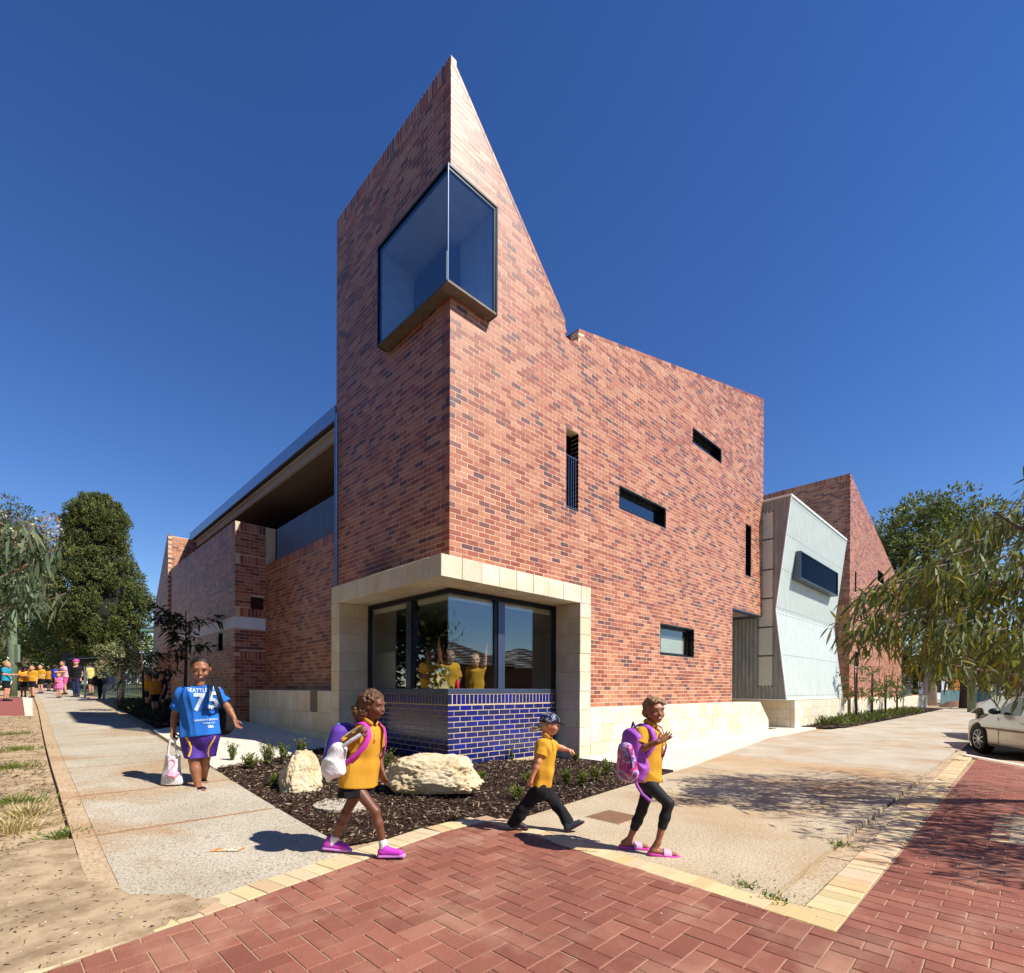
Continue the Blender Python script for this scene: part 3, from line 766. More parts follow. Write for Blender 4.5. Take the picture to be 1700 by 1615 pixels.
# plinth right
pr_rows = [(-.06, .25, (.35, .6)), (.25, .58, (.3, .62)), (.58, .875, (.16, .42))]
for z0, z1, wr in pr_rows: row((0, -PF, 0), U_R, N_R, TR, 11.20 if z0 > .5 else 11.4, z0, z1, wr, d=.3)
tip = MB(); tip.prism([(11.20, -PF + .002, .58), (11.62, -PF + .002, .58), (11.27, -PF + .002, .87), (11.20, -PF + .002, .87)], (0, .5, 0))
tip.build('limestone_block', MAT_LIME, lime).color = (*lime_col(), 1)
tip = MB(); tip.prism([(11.40, -PF + .002, .25), (11.95, -PF + .002, .25), (11.95, -PF + .002, .31), (11.64, -PF + .002, .575), (11.40, -PF + .002, .575)], (0, .5, 0))
tip.build('limestone_block', MAT_LIME, lime).color = (*lime_col(), 1)
row((0, -PF, 0), U_R, N_R, 11.4, 11.95, -.06, .248, (.5, .6), d=.5)
cp = MB(); cp.box(TR, 11.28, -PF + .012, -.0, .872, .884); cp.build('ledge', MAT_PAD, lime)
# plinth left (the slot's shade is a grey slab in the top row)
for z0, z1, wr in ((-.1, .40, (.35, .6)), (.40, .78, (.25, .5)), (.78, 1.20, (.14, .34))):
    if z0 < .7: row((-PF, 0, 0), U_L, N_L, TR, 7.46, z0, z1, wr, d=.3)
    else: row((-PF, 0, 0), U_L, N_L, TR, 3.43, z0, z1, (.3, .6), d=.3); row((-PF, 0, 0), U_L, N_L, 3.77, 7.46, z0, z1, wr, d=.3)
MAT_SLOT_SHADE = simple('slot_shade_grey', hx(120, 110, 98), .9, var=.1, scale=8)
sl = MB(); sl.box(-PF - .004, -PF + .02, 3.436, 3.764, .785, 1.192); sl.build('slot_shade_panel', MAT_SLOT_SHADE, lime)  # grey slab stands in for the shade of the open slot
cp = MB(); cp.box(-PF + .012, .046, TR, 7.44, 1.192, 1.203); cp.build('ledge', MAT_PAD, lime)

# ---- glazed blue base under the corner window
b = NB('blue_glaze'); v = b.pos(); src = b.n('ShaderNodeObjectInfo').outputs['Color']; n1 = b.noise(v, 9, 4, .6); n2 = b.noise(v, 2, 4, .6)
c = b.mix(b.ramp(n1, [(.4, (0, 0, 0)), (.75, (.5,) * 3)]), src, hx(44, 52, 110))
b.base(c).set(.16, spec=.6); b.bump(n1, .12, .006); MAT_BLUE = b.m
OT = -.06; TE = 2.43
tb = MB(); tb.box(OT + .0022, TE - .004, OT + .0022, .1, -.1, 1.166); tb.box(OT + .0022, .1, .1, TE - .004, -.1, 1.166)
tiles = tb.build('glazed_brick_base', simple('tan_joint', hx(206, 184, 146), .95, spec=.1, scale=40), school)
def blue_col(): t = random.random(); base = hx(24, 34, 110) if t < .6 else (hx(30, 38, 88) if t < .85 else hx(20, 34, 132)); return [x * random.uniform(.85, 1.15) for x in base]
for side, (u_, n_) in enumerate(((U_R, N_R), (U_L, N_L))):
    P0_ = np.array((OT, OT, 0)); Ltot = TE - OT; k = round(Ltot / .0865); m = Ltot / k
    for i in range(k):
        if side == 1 and i == 0: continue
        frust('glazed_brick', P0_ + np.array(u_, float) * (i * m + (.004 if i else 0)) + np.array((0, 0, 1.006)), u_, (0, 0, 1), n_, m - .009, .155, .08 if side == 0 and i == 0 else .05, .003, MAT_BLUE, tiles, blue_col(), .0006)
    for r in range(11):
        z = .995 - (r + 1) * .086
        own = (r % 2 == side)
        s = 0 if own else .12
        while s < Ltot - .03:
            w_ = min(.23, Ltot - s)
            frust('glazed_brick', P0_ + np.array(u_, float) * s + np.array((0, 0, z)), u_, (0, 0, 1), n_, w_, .076, .11, .003, MAT_BLUE, tiles, blue_col(), .0006); s += .24
# ---- windows
def glass_mat(name, tint, refl, rough=0.0, top=1.):
    b = NB(name); b.t.nodes.remove(b.p)
    tr = b.n('ShaderNodeBsdfTransparent'); tr.inputs[0].default_value = (*tint, 1)
    gl = b.n('ShaderNodeBsdfGlossy'); gl.inputs['Roughness'].default_value = rough; gl.inputs['Color'].default_value = (.95, .97, 1, 1)
    lw = b.n('ShaderNodeLayerWeight'); lw.inputs[0].default_value = .5
    pw = b.n('ShaderNodeMath', operation='POWER'); pw.inputs[1].default_value = 5; b.l(lw.outputs['Facing'], pw.inputs[0])
    mr = b.n('ShaderNodeMapRange'); mr.inputs[1].default_value = 0; mr.inputs[2].default_value = 1; mr.inputs[3].default_value = refl; mr.inputs[4].default_value = top
    mx = b.n('ShaderNodeMixShader'); b.l(pw.outputs[0], mr.inputs[0]); b.l(mr.outputs[0], mx.inputs[0]); b.l(tr.outputs[0], mx.inputs[1]); b.l(gl.outputs[0], mx.inputs[2])
    b.l(mx.outputs[0], b.out.inputs[0]); return b.m
MAT_GLASS = glass_mat('tinted_glass', (.88, .92, .90), .11); MAT_GLASS_B = glass_mat('blue_glass', (.86, .92, .97), .10)
MAT_FRAME = simple('dark_aluminium', hx(28, 32, 44), .35, .5, var=.08, scale=3)
MAT_FRAME_L = simple('satin_aluminium', hx(84, 96, 118), .35, .6, var=.08, scale=3)
MAT_BLACK = simple('black_steel', hx(18, 19, 22), .4, .3, var=.1, scale=3)
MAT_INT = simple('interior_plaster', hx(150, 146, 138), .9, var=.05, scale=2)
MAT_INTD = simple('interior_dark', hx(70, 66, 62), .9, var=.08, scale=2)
def frame_rect(mb, P0, u, n, u0, u1, z0, z1, t, d0, d1):
    """rectangular ring of 4 bars, from depth d0 to d1 behind the face"""
    P0 = np.array(P0, float); u = np.array(u, float); n = np.array(n, float); Zv = np.array((0, 0, 1.))
    f = lambda a, z: P0 + u * a + Zv * z - n * d1
    dn = n * (d1 - d0)
    mb.obox(f(u0, z0), u * t, Zv * (z1 - z0), dn); mb.obox(f(u1 - t, z0), u * t, Zv * (z1 - z0), dn)
    mb.obox(f(u0 + t, z0), u * (u1 - u0 - 2 * t), Zv * t, dn); mb.obox(f(u0 + t, z1 - t), u * (u1 - u0 - 2 * t), Zv * t, dn)
def window(parent, P0, u, n, o, lin=.10, mull=(), rooms=1.2, blind=None, glass=None):
    u0, u1, z0, z1 = o; e = .003
    m = MB(); frame_rect(m, P0, u, n, u0 + e, u1 - e, z0 + e, z1 - e, .035, .006, .25)
    frame_rect(m, P0, u, n, u0 + .038, u1 - .038, z0 + .038, z1 - .038, .05, .13, .20)
    Zv = np.array((0, 0, 1.)); un = np.array(u, float); nn = np.array(n, float); P = np.array(P0, float)
    for q_ in mull: m.obox(P + un * (q_ - .02) + Zv * (z0 + .09) - nn * .19, un * .04, Zv * (z1 - z0 - .18), nn * .05)
    w = m.build('window', MAT_BLACK, parent)
    g_ = MB(); g_.obox(P + un * (u0 + .085) + Zv * (z0 + .085) - nn * .172, un * (u1 - u0 - .17), Zv * (z1 - z0 - .17), nn * .01); g_.build('pane', glass or MAT_GLASS, w)
    if blind:
        bl = MB(); bl.obox(P + un * (u0 + .06) + Zv * blind[0] - nn * .25, un * (u1 - u0 - .12), Zv * (blind[1] - blind[0]), nn * .008); bl.build('roller_blind', MAT_PAD, w)
    return w
window(school, (0, 0, 0), U_R, N_R, win1); window(school, (0, 0, 0), U_R, N_R, win2); window(school, (0, 0, 0), U_R, N_R, win3, blind=(2.1, 2.62))
window(school, (0, 0, 0), U_R, N_R, slit2)
# balustrade in the open slit
bm = MB()
for x in (2.83, 2.90, 2.97, 3.04, 3.11): bm.bar((x, .02, slit1[2] + .03), (x, .02, 5.78), .014)
bm.bar((2.80, .02, 5.78), (3.17, .02, 5.78), .02); bm.bar((2.80, .02, slit1[2] + .04), (3.17, .02, slit1[2] + .04), .02)
bm.build('slit_railing', MAT_FRAME_L, school)
# corner window on the ground floor
OW = -.01; ZS = 1.25; ZH = 2.80
cw = MB()
for (u_, n_) in ((U_R, N_R), (U_L, N_L)):
    P = np.array((OW, OW, 0)); un = np.array(u_, float); nn = np.array(n_, float); Zv = np.array((0, 0, 1.)); LW = TO - OW - .012
    s0 = .0 if u_ == U_R else .062
    cw.obox(P + un * s0 + Zv * (ZH - .075) - nn * .06, un * (LW - s0), Zv * .07, nn * .06)
    cw.obox(P + un * (LW - .07) + Zv * (ZS + .004) - nn * .06, un * .07, Zv * (ZH - ZS - .082), nn * .06)
    cw.obox(P + un * .95 + Zv * (ZS + .004) - nn * .10, un * .07, Zv * (ZH - ZS - .082), nn * .10)
cwo = cw.build('corner_window', MAT_FRAME, school)
for (u_, n_) in ((U_R, N_R), (U_L, N_L)):
    c2 = MB()
    P = np.array((OW, OW, 0)); un = np.array(u_, float); nn = np.array(n_, float); Zv = np.array((0, 0, 1.))
    c2.obox(P + un * 1.022 + Zv * (ZS + .004) - nn * .05, un * .15, Zv * (ZH - ZS - .083), nn * .07)
    c2.build('mullion', MAT_FRAME_L, cwo)
sb = MB()
sb.box(OT - .004, TE + .02, OT - .004, .12, 1.17, ZS); sb.box(OT - .004, .12, .121, TE + .02, 1.17, ZS)
sb.build('sill', MAT_FRAME_L, cwo, bevel=.006)
for (u_, n_) in ((U_R, N_R), (U_L, N_L)):
    P = np.array((OW, OW, 0)); un = np.array(u_, float); nn = np.array(n_, float); Zv = np.array((0, 0, 1.))
    for a, b_ in ((.0 if u_ == U_R else .012, .95), (1.172, TO - OW - .08)):
        g_ = MB(); g_.obox(P + un * a + Zv * ZS - nn * .032, un * (b_ - a), Zv * (ZH - ZS - .075), nn * .010); g_.build('pane', MAT_GLASS, cwo)
# room behind it
rm = MB()
rm.box(.10, 6.2, .10, 6.6, .48, .55); rm.box(.212, 6.2, .212, 6.6, ZH + .02, ZH + .1); rm.box(.012, 2.75, .012, .21, ZH + .004, ZH + .1); rm.box(.012, .21, .212, 2.75, ZH + .004, ZH + .1)
rm.box(6.2, 6.3, .10, 6.6, .48, ZH + .1); rm.box(.10, 6.3, 6.6, 6.7, .48, ZH + .1)
rm.box(TR - .1, 6.2, .21, .25, .55, ZH); rm.box(.22, .26, TR - .1, 6.6, .55, ZH)
rm.build('classroom', MAT_INT, school)
rb = MB(); rb.box(.4, .46, 2.3, 3.3, .55, 1.95); rb.build('partition', MAT_PAD, school)
bl = MB(); bl.box(.06, 2.4, .062, .075, ZH - .16, ZH - .07); bl.box(.062, .075, .08, 2.4, ZH - .16, ZH - .07); bl.build('blind_pelmet', MAT_PAD, cwo)
# upper rooms seen through the high windows: floor, ceiling, back wall
up = MB(); up.box(2.9, 12.9, .25, 5, 3.72, 3.9); up.box(3.3, 12.9, 5, 5.1, 3.9, 9.5); up.box(12.7, 12.9, .25, 5, 3.9, 9.5); up.box(2.9, 3.0, 2.2, 5, 3.9, 8)
up.box(2.78, 3.2, 1.2, 1.3, 4.4, 6.6)
up.build('upper_floor', MAT_INT, school)
# roofs close the volume
rf = MB()
rf.prism([(.02, .24, ZA - .05), (2.74, .24, 8.28), (2.74, .24, 8.1), (.02, .24, ZA - .3)], (0, TW - .25, 0))
rf.box(.02, 2.74, TW - .15, TW - .01, 3.3, 8.1); rf.prism([(.02, TW - .15, 8.1), (2.74, TW - .15, 8.1), (2.74, TW - .15, 8.25), (.02, TW - .15, ZA - .06)], (0, .13, 0))
rf.prism([(2.74, .24, 7.85), (13.0, .24, 10.5), (13.0, .24, 10.3), (2.74, .24, 7.65)], (0, 7.5, 0))
rf.box(12.84, 13.03, .21, 6, 3.66, 10.3)
rf.build('roof', MAT_FRAME_L, school)
pr_ = MB(); pr_.cc = None
for k in range(4): pr_.box(3.168, 3.3, .115, .5, 8.035 + k * .086, 8.035 + k * .086 + .076)
pr_.build('parapet_return', simple('return_brick', BR_COLS[3], .6), school)  # one even brick red for the return courses
# timber soffit of the overhang
MAT_PLY = simple('plywood_soffit', hx(196, 140, 84), .6, var=.12, scale=5)
so = MB(); so.box(10.5, 12.83, .21, 5.5, over[3] + .03, over[3] + .06); so.build('overhang_soffit', MAT_PLY, school)
so = MB(); so.box(10.61, 13.03, .012, .205, over[3] - .045, over[3] - .004); so.build('lintel_angle', MAT_FRAME_L, school)
so = MB(); so.box(10.40, 10.58, .21, 5.5, -.1, over[3] + .03); so.build('passage_wall', MAT_MORTAR_D, school)
# ---- glazed box at the top of the tower
Q = .19; ZB0, ZB1 = 7.3115, 9.082; WR, WL = .8166, 1.876
MAT_SOFF = simple('weathered_steel_soffit', hx(112, 102, 90), .7, .3, var=.2, scale=9)
bx = MB()
for (u_, n_, L_) in ((U_R, N_R, WR), (U_L, N_L, WL)):
    P = np.array((-Q, -Q, 0)); un = np.array(u_, float); nn = np.array(n_, float); Zv = np.array((0, 0, 1.)); LL = L_ + Q
    s0 = 0 if u_ == U_R else .305
    bx.obox(P + un * s0 + Zv * (ZB1 - .03) - nn * .30, un * (LL - s0), Zv * .03, nn * .30)
    bx.obox(P + un * (LL - .03) + Zv * ZB0 - nn * .30, un * .03, Zv * (ZB1 - ZB0 - .032), nn * .30)
bxo = bx.build('glazed_box', MAT_FRAME, school)
b3 = MB()
for (u_, n_, L_) in ((U_R, N_R, WR), (U_L, N_L, WL)):
    P = np.array((-Q, -Q, 0)); un = np.array(u_, float); nn = np.array(n_, float); Zv = np.array((0, 0, 1.)); LL = L_ + Q
    s0 = .0 if u_ == U_R else .03
    b3.obox(P + un * s0 + Zv * (ZB1 - .075) - nn * .06, un * (LL - s0 - .035), Zv * .04, nn * .045); b3.obox(P + un * (LL - .07) + Zv * (ZB0 + .04) - nn * .06, un * .032, Zv * (ZB1 - ZB0 - .12), nn * .045)
b3.build('inner_frame', MAT_BLACK, bxo)
b4 = MB(); b4.box(-Q, WR - .033, -Q, .2, ZB0, ZB0 + .035); b4.box(-Q, .2, .203, WL - .033, ZB0, ZB0 + .035); b4.build('box_soffit', MAT_SOFF, bxo)
b5 = MB(); b5.box(-Q, -Q + .012, -Q, -Q + .012, ZB0 + .036, ZB1 - .031); b5.build('corner_trim', MAT_FRAME_L, bxo)
for (u_, n_, L_) in ((U_R, N_R, WR), (U_L, N_L, WL)):
    P = np.array((-Q, -Q, 0)); un = np.array(u_, float); nn = np.array(n_, float); Zv = np.array((0, 0, 1.)); LL = L_ + Q
    g_ = MB(); g_.obox(P + un * .02 + Zv * (ZB0 + .036) - nn * .025, un * (LL - .06), Zv * (ZB1 - ZB0 - .07), nn * .01); g_.build('pane', MAT_GLASS_B, bxo)
MAT_LIN = simple('blue_grey_lining', hx(168, 176, 184), .5, var=.12, scale=4); MAT_LIN2 = simple('dark_blue_panel', hx(64, 62, 78), .5, var=.15, scale=4)
li = MB()
for z0_, z1_ in ((ZB1 - .07, ZB1 - .04), (ZB0 + .036, ZB0 + .06)):
    li.box(-Q + .04, WR - .045, -Q + .04, .21, z0_, z1_); li.box(-Q + .04, .21, .211, WL - .045, z0_, z1_); li.box(.211, 2.2, .211, 3.4, z0_, z1_)
li.box(-Q + .05, .6, WL - .07, WL - .04, ZB0 + .06, ZB1 - .07); li.box(WR - .07, WR - .04, -Q + .05, .7, ZB0 + .06, ZB1 - .07)
li.build('box_lining', MAT_LIN, bxo)
li = MB(); li.box(.52, .56, .72, WL - .08, ZB0 + .06, ZB1 - .25); li.box(WR - .0, 2.2, .7, .74, ZB0 + .06, ZB1 - .07); li.box(.56, .8, .72, .76, ZB0 + .06, ZB1 - .25); li.build('display_panel', MAT_LIN2, bxo)
li = MB(); li.bar((.12, .25, ZB0 + .06), (.12, .25, ZB0 + .9), .02); li.build('white_post', MAT_PAD, bxo)
# ---- left wing: balcony, roof, fascia, downpipe, band, louvre
MAT_ZINC = simple('galvanised_steel', hx(160, 172, 190), .32, .75, var=.12, scale=14)
MAT_SOFFIT = simple('fibre_cement_soffit', hx(176, 164, 146), .85, var=.05, scale=3)
r1 = MB(); r1.prism([(-.02, 3.9, 7.16), (-.02, 16.3, 7.16), (-.02, 16.3, 6.86), (-.02, 3.9, 6.86)], (.03, 0, 0)); r1.build('fascia', MAT_ZINC, school)
r1 = MB(); r1.box(.02, 6.0, 3.9, 16.2, 7.0, 7.12); r1.build('balcony_roof', MAT_ZINC, school)
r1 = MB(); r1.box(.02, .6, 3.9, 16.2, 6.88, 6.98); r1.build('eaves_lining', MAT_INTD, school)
r1 = MB(); r1.box(.10, .16, 3.9, 15.8, 6.56, 6.74); r1.box(.06, .16, 3.9, 15.8, 6.745, 6.80); r1.build('eaves_beam', MAT_SOFFIT, school)
r1 = MB(); r1.box(.16, 6, 3.9, 15.8, 6.60, 6.64); r1.build('balcony_ceiling', simple('brown_grey_ceiling', hx(112, 100, 90), .85, var=.06, scale=3), school)
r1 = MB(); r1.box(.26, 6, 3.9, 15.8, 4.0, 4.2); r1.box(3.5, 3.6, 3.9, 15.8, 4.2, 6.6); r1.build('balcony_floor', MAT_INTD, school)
bal = MB(); y = TW + .28
for k in range(58):
    yy = TW + .25 + k * .06
    if yy > 7.52: break
    bal.box(.10, .13, yy, yy + .042, 4.5, 5.36)
bal.box(.095, .135, TW + .24, 7.55, 5.362, 5.39); bal.build('balustrade', simple('blue_grey_steel', hx(110, 128, 156), .5, .3), school)
dp = MB(); dp.tube([(-.06, TW - .12, 1.2), (-.06, TW - .12, 6.9)], .035, 10); dp.build('downpipe', MAT_ZINC, school)
MAT_WHITE = simple('white_render', hx(236, 238, 242), .8, var=.03, scale=6)
bd = MB(); bd.box(XA - .008, X0 - .01, YA - .008, YA + .19, band[0] + .004, band[1] - .004); bd.box(XA - .008, XA + .19, YA + .192, YB, band[0] + .004, band[1] - .004); bd.build('white_band', MAT_WHITE, school)
MAT_LOUV = simple('maroon_louvre', hx(66, 34, 34), .5, .2)
lv = MB()
for k in range(9): lv.obox((XA + lou[0] + .01, YA + .012, lou[2] + .012 + k * .0355), (lou[1] - lou[0] - .02, 0, 0), (0, .03, .018), (0, -.004, .022))
lv.box(XA + lou[0] + .004, XA + lou[1] - .004, YA + .05, YA + .06, lou[2], lou[3]); lv.build('louvre_vent', MAT_LOUV, school)
for s_ in (slit_a, slit_b): window(school, (XA, YA, 0), U_L, N_L, s_)
pt = MB(); pt.box(.14, .22, 15.3, 15.38, 5.6, 6.9); pt.build('eaves_post', MAT_ZINC, school)
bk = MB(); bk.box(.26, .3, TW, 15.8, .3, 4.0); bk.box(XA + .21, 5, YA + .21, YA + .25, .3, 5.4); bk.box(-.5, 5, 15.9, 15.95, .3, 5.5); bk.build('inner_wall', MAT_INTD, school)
print('school', round(time.time() - T0, 1))
# ================================================================== white folded bay and far wing
MAT_CORR = NB('translucent_corrugated'); b = MAT_CORR
v = b.pos((1, 1, .25)); n1 = b.noise(v, 6, 4, .5)
b.base(b.ramp(n1, [(.35, hx(136, 140, 134)), (.65, hx(156, 160, 152))])).set(.45, spec=.4); MAT_CORR = b.m
MAT_CORRW = NB('white_corrugated'); b = MAT_CORRW; v = b.pos((9, 9, .2)); n1 = b.noise(v, 2.4, 3, .5)
b.base(b.ramp(n1, [(.3, hx(196, 206, 198)), (.7, hx(214, 222, 214))])).set(.4, spec=.4); MAT_CORRW = b.m
MAT_TRIM = simple('white_metal_trim', hx(232, 234, 232), .4, var=.02)
bay = empty('corrugated_bay', (16.5, 0, 0), label='folded white corrugated metal bay with projecting dark window box', cat='building')
XS = 13.06; XE = 20.0
ZP = [(.94, -.73), (3.87, -.39), (7.50, -.84)]            # z, y of the folded front
def corr(mb, A, B, up, nrm, pitch, amp, nseg=1):
    """corrugated sheet from A to B (horizontal), raised by up (vector); top edge may differ"""
    A, B, up, nrm = [np.array(q, float) for q in (A, B, up, nrm)]
    L = np.linalg.norm(B - A); k = int(L / pitch); pts = []
    for i in range(k * 4 + 1):
        t = i / (k * 4); ph = i % 4; o = (0, amp, amp, 0)[ph]
        pts.append(A + (B - A) * t + nrm * o)
    V = pts + [p + up for p in pts]; n = len(pts)
    mb.poly(V, [(i, i + 1, n + i + 1, n + i) for i in range(n - 1)])
for (z0, y0), (z1, y1) in zip(ZP[:-1], ZP[1:]):
    m = MB(); up_ = np.array((0, y1 - y0, z1 - z0)); nn_ = np.array((0, -(z1 - z0), (y1 - y0))); nn_ /= np.linalg.norm(nn_)
    corr(m, (XS, y0, z0), (XE, y0, z0), up_, nn_, .10, .016); m.build('front_sheet', MAT_CORRW, bay)
# screws in rows
sc = MB()
for z in (1.05, 2.4, 3.78, 3.97, 5.2, 6.3, 7.36):
    i = 0 if z < 3.87 else 1; (z0, y0), (z1, y1) = ZP[i], ZP[i + 1]; y = y0 + (y1 - y0) * (z - z0) / (z1 - z0)
    for k in range(45): sc.box(XS + .1 + k * .152, XS + .122 + k * .152, y - .018, y - .006, z, z + .022)
sc.build('screws', MAT_FRAME, bay, kind='stuff')
# side wall (translucent) facing the corner: outline follows the fold
sd = MB(); pitch = .13
ysamp = np.arange(-.84, 5.2, pitch / 4)
def zlim(y):
    # front outline: for a given y, the z-range inside the sheet
    lo, hi = .94, 7.5
    if y < -.39:
        zz = sorted([.94 + (y + .73) / (.34) * (3.87 - .94), 3.87 + (-.39 - y) / .45 * (7.5 - 3.87)])
        return None, (max(.94, zz[0]) if y < -.39 else .94, zz)
    return (lo, hi), None
pan = [(y, XS + (.0, -.028, -.028, .0)[i % 4]) for i, y in enumerate(ysamp)]
for (y0, x0), (y1, x1) in zip(pan[:-1], pan[1:]):
    def segs(y):
        if y >= -.39: return [(.94, 3.87), (3.87, 7.5)]
        a = .94 if y >= -.73 else None
        lowtop = .94 + (y + .73) / .34 * (3.87 - .94)
        uptop = 3.87 + (-.39 - y) / .45 * 3.63
        return [(.94, max(.94, 0)) if False else ((lowtop if False else .94), .94 + max(0, (y + .73)) / .34 * 2.93), (uptop, 7.5)]
    s0, s1 = segs(y0), segs(y1)
    for (a0, b0), (a1, b1) in zip(s0, s1):
        if b0 - a0 < .003 and b1 - a1 < .003: continue
        sd.poly([(x0 - .006, y0, a0), (x1 - .006, y1, a1), (x1 - .006, y1, b1), (x0 - .006, y0, b0)], [(0, 3, 2, 1)])
sd.build('side_sheet', MAT_CORR, bay)
# studs behind the translucent strip show as bands; lighter back panel
MAT_PALE = simple('pale_insulation', hx(206, 210, 192), .7, var=.05)  # even pale colour of the panel strip
stp = MB()
for z in (1.35, 2.35, 3.3, 4.25, 5.2, 6.2, 7.1): [stp.box(XS - .040, XS - .034, y_, y_ + .05, z, z + .05) for y_ in (-.33, -.22, -.11, 0., .09)]
stp.build('girt_bands', simple('girt_grey', hx(84, 88, 84), .6), bay, kind='stuff')
for z0, z1 in ((1.5, 2.3), (2.5, 3.25), (3.45, 4.2), (4.4, 5.15), (5.35, 6.15), (6.35, 7.05)):
    q_ = MB(); q_.box(XS - .036, XS - .032, -.31, .10, z0 - .14, z1 + .10); q_.build('light_panel', MAT_PALE, bay)
tr = MB()
for (z0, y0), (z1, y1) in zip(ZP[:-1], ZP[1:]):
    for x in (XS - .02, XE - .02):
        tr.bar((x + .02, y0 - .012, z0), (x + .02, y1 - .012, z1), .05, .03, up=(0, 1, 0))
tr.bar((XS - .02, -.85, 7.52), (XE + .02, -.85, 7.52), .06, .07); tr.bar((XS - .03, -.86, 7.53), (XS - .03, 5, 7.53), .05, .06)
tr.bar((XS - .02, -.74, .93), (XE + .02, -.74, .93), .05, .03); tr.bar((XS - .02, -.74, .93), (XS - .02, 5, .93), .04, .04)
tr.build('edge_trim', MAT_TRIM, bay)
# body behind the sheets
bd = MB()
bd.prism([(XS + .03, -.65, .96), (XS + .03, -.33, 3.87), (XS + .03, -.76, 7.48), (XS + .03, 5, 7.48), (XS + .03, 5, .96)], (XE - XS - .06, 0, 0))
bd.build('bay_body', MAT_CORRW, bay)
# projecting window box (front leans with the upper fold)
bxz = (5.03, 5.96); bx0, bx1 = 14.18, 18.9
bw = MB(); yo = -.82
e_ = .035
bw.box(bx0, bx1, yo, -.45, bxz[0], bxz[0] + e_); bw.box(bx0, bx1, yo, -.45, bxz[1] - e_, bxz[1]); bw.box(bx0, bx0 + e_, yo, -.45, bxz[0] + e_, bxz[1] - e_); bw.box(bx1 - e_, bx1, yo, -.45, bxz[0] + e_, bxz[1] - e_)
bwo = bw.build('window_box', simple('slate_metal', hx(74, 84, 96), .4, .5), bay)
gp = MB(); gp.box(bx0 + .04, bx1 - .04, yo + .03, yo + .04, bxz[0] + .04, bxz[1] - .04); gp.build('pane', glass_mat('dark_glass', (.3, .33, .36), .008, 0., .2), bwo)
gp = MB(); gp.box(bx0 + .04, bx1 - .04, -.70, -.68, bxz[0] + .04, bxz[1] - .04); gp.build('unlit_room_sheet', MAT_BLACK, bwo)  # black sheet painting the unlit interior behind the pane
# limestone plinth under the bay
pl = MB(); pl.box(XS + .46, 20.3, -.85, .3, -.1, .90); pl.box(XS + .46, XS + .6, .3, 4, -.1, .9); plo = pl.build('plinth', MAT_LMORT, bay)
for z0, z1 in ((-.05, .30), (.30, .62), (.62, .90)):
    s = XS + .45
    while s < 20.3:
        w_ = random.uniform(.35, .6); w_ = min(w_, 20.32 - s)
        frust('limestone_block', (s + .003, -.86, z0 + .003), U_R, (0, 0, 1), N_R, w_ - .006, z1 - z0 - .006, .12, .006, MAT_LIME, plo, lime_col()); s += w_
    s = -.73
    while s < 2:
        w_ = random.uniform(.35, .6)
        frust('limestone_block', (XS + .45, s + .003, z0 + .003), U_L, (0, 0, 1), N_L, w_ - .006, z1 - z0 - .006, .12, .006, MAT_LIME, plo, lime_col()); s += w_
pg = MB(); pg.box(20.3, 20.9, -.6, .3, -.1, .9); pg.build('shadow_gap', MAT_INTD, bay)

# ---- far wing
YFW = -.3; XF = 23.2; XR = 36.8
wing = empty('gabled_brick_wing', (30, 0, 0), label='far red brick wing of the school with one long raking gable', cat='building')
def zt_w(x): return 11.43 - (11.43 - 7.9) * x / (XR - XF)
sw = [(1.05, 1.9, 2.4, 3.15), (3.0, 4.4, 3.0, 3.35), (.95, 1.3, 6.0, 7.0), (6.1, 7.8, 7.3, 7.95), (6.6, 6.75, 1.2, 4.4)]
lay((XF, YFW, 0), U_R, N_R, 0, XR - XF, .9, zt_w, sw, par=0)
lay((XF, YFW, 0), U_L, N_L, 0, 7.5, .9, lambda y: 11.43 - .25, [], par=1)
soldier((XF, YFW, 0), U_L, N_L, 0, 7.5, 11.43 - .24, .24)
m = MB(); core(m, (XF, YFW, 0), U_R, N_R, [.006, XR - XF], .9, zt_w, sw, drop=.01); core(m, (XF, YFW, 0), U_L, N_L, [.21, 7.5], .9, lambda y: 11.43, [], drop=.01)
wc = m.build('wall', MAT_MORTAR_D, wing)
flush_bricks(wing, wc, 0)
for o_ in sw: window(wing, (XF, YFW, 0), U_R, N_R, o_)
m = MB(); m.prism([(XF + .25, 0, 11.2), (XR, 0, 7.7), (XR, 0, 1), (XF + .25, 0, 1)], (0, 7.2, 0)); m.build('wing_body', MAT_INTD, wing)
pl = MB(); pl.box(20.95, 36.9, -.84, -.2, -.1, .89); pl.box(36.9, 44, -.84, -.5, -.1, .95); plo = pl.build('plinth', MAT_LMORT, wing)
for z0, z1 in ((-.05, .32), (.32, .62), (.62, .90)):
    s = 20.95
    while s < 44:
        w_ = random.uniform(.45, .8); w_ = min(w_, 44.01 - s)
        frust('limestone_block', (s + .003, -.85, z0 + .003), U_R, (0, 0, 1), N_R, w_ - .006, z1 - z0 - .006, .1, .006, MAT_LIME, plo, lime_col()); s += w_
print('wings', round(time.time() - T0, 1))
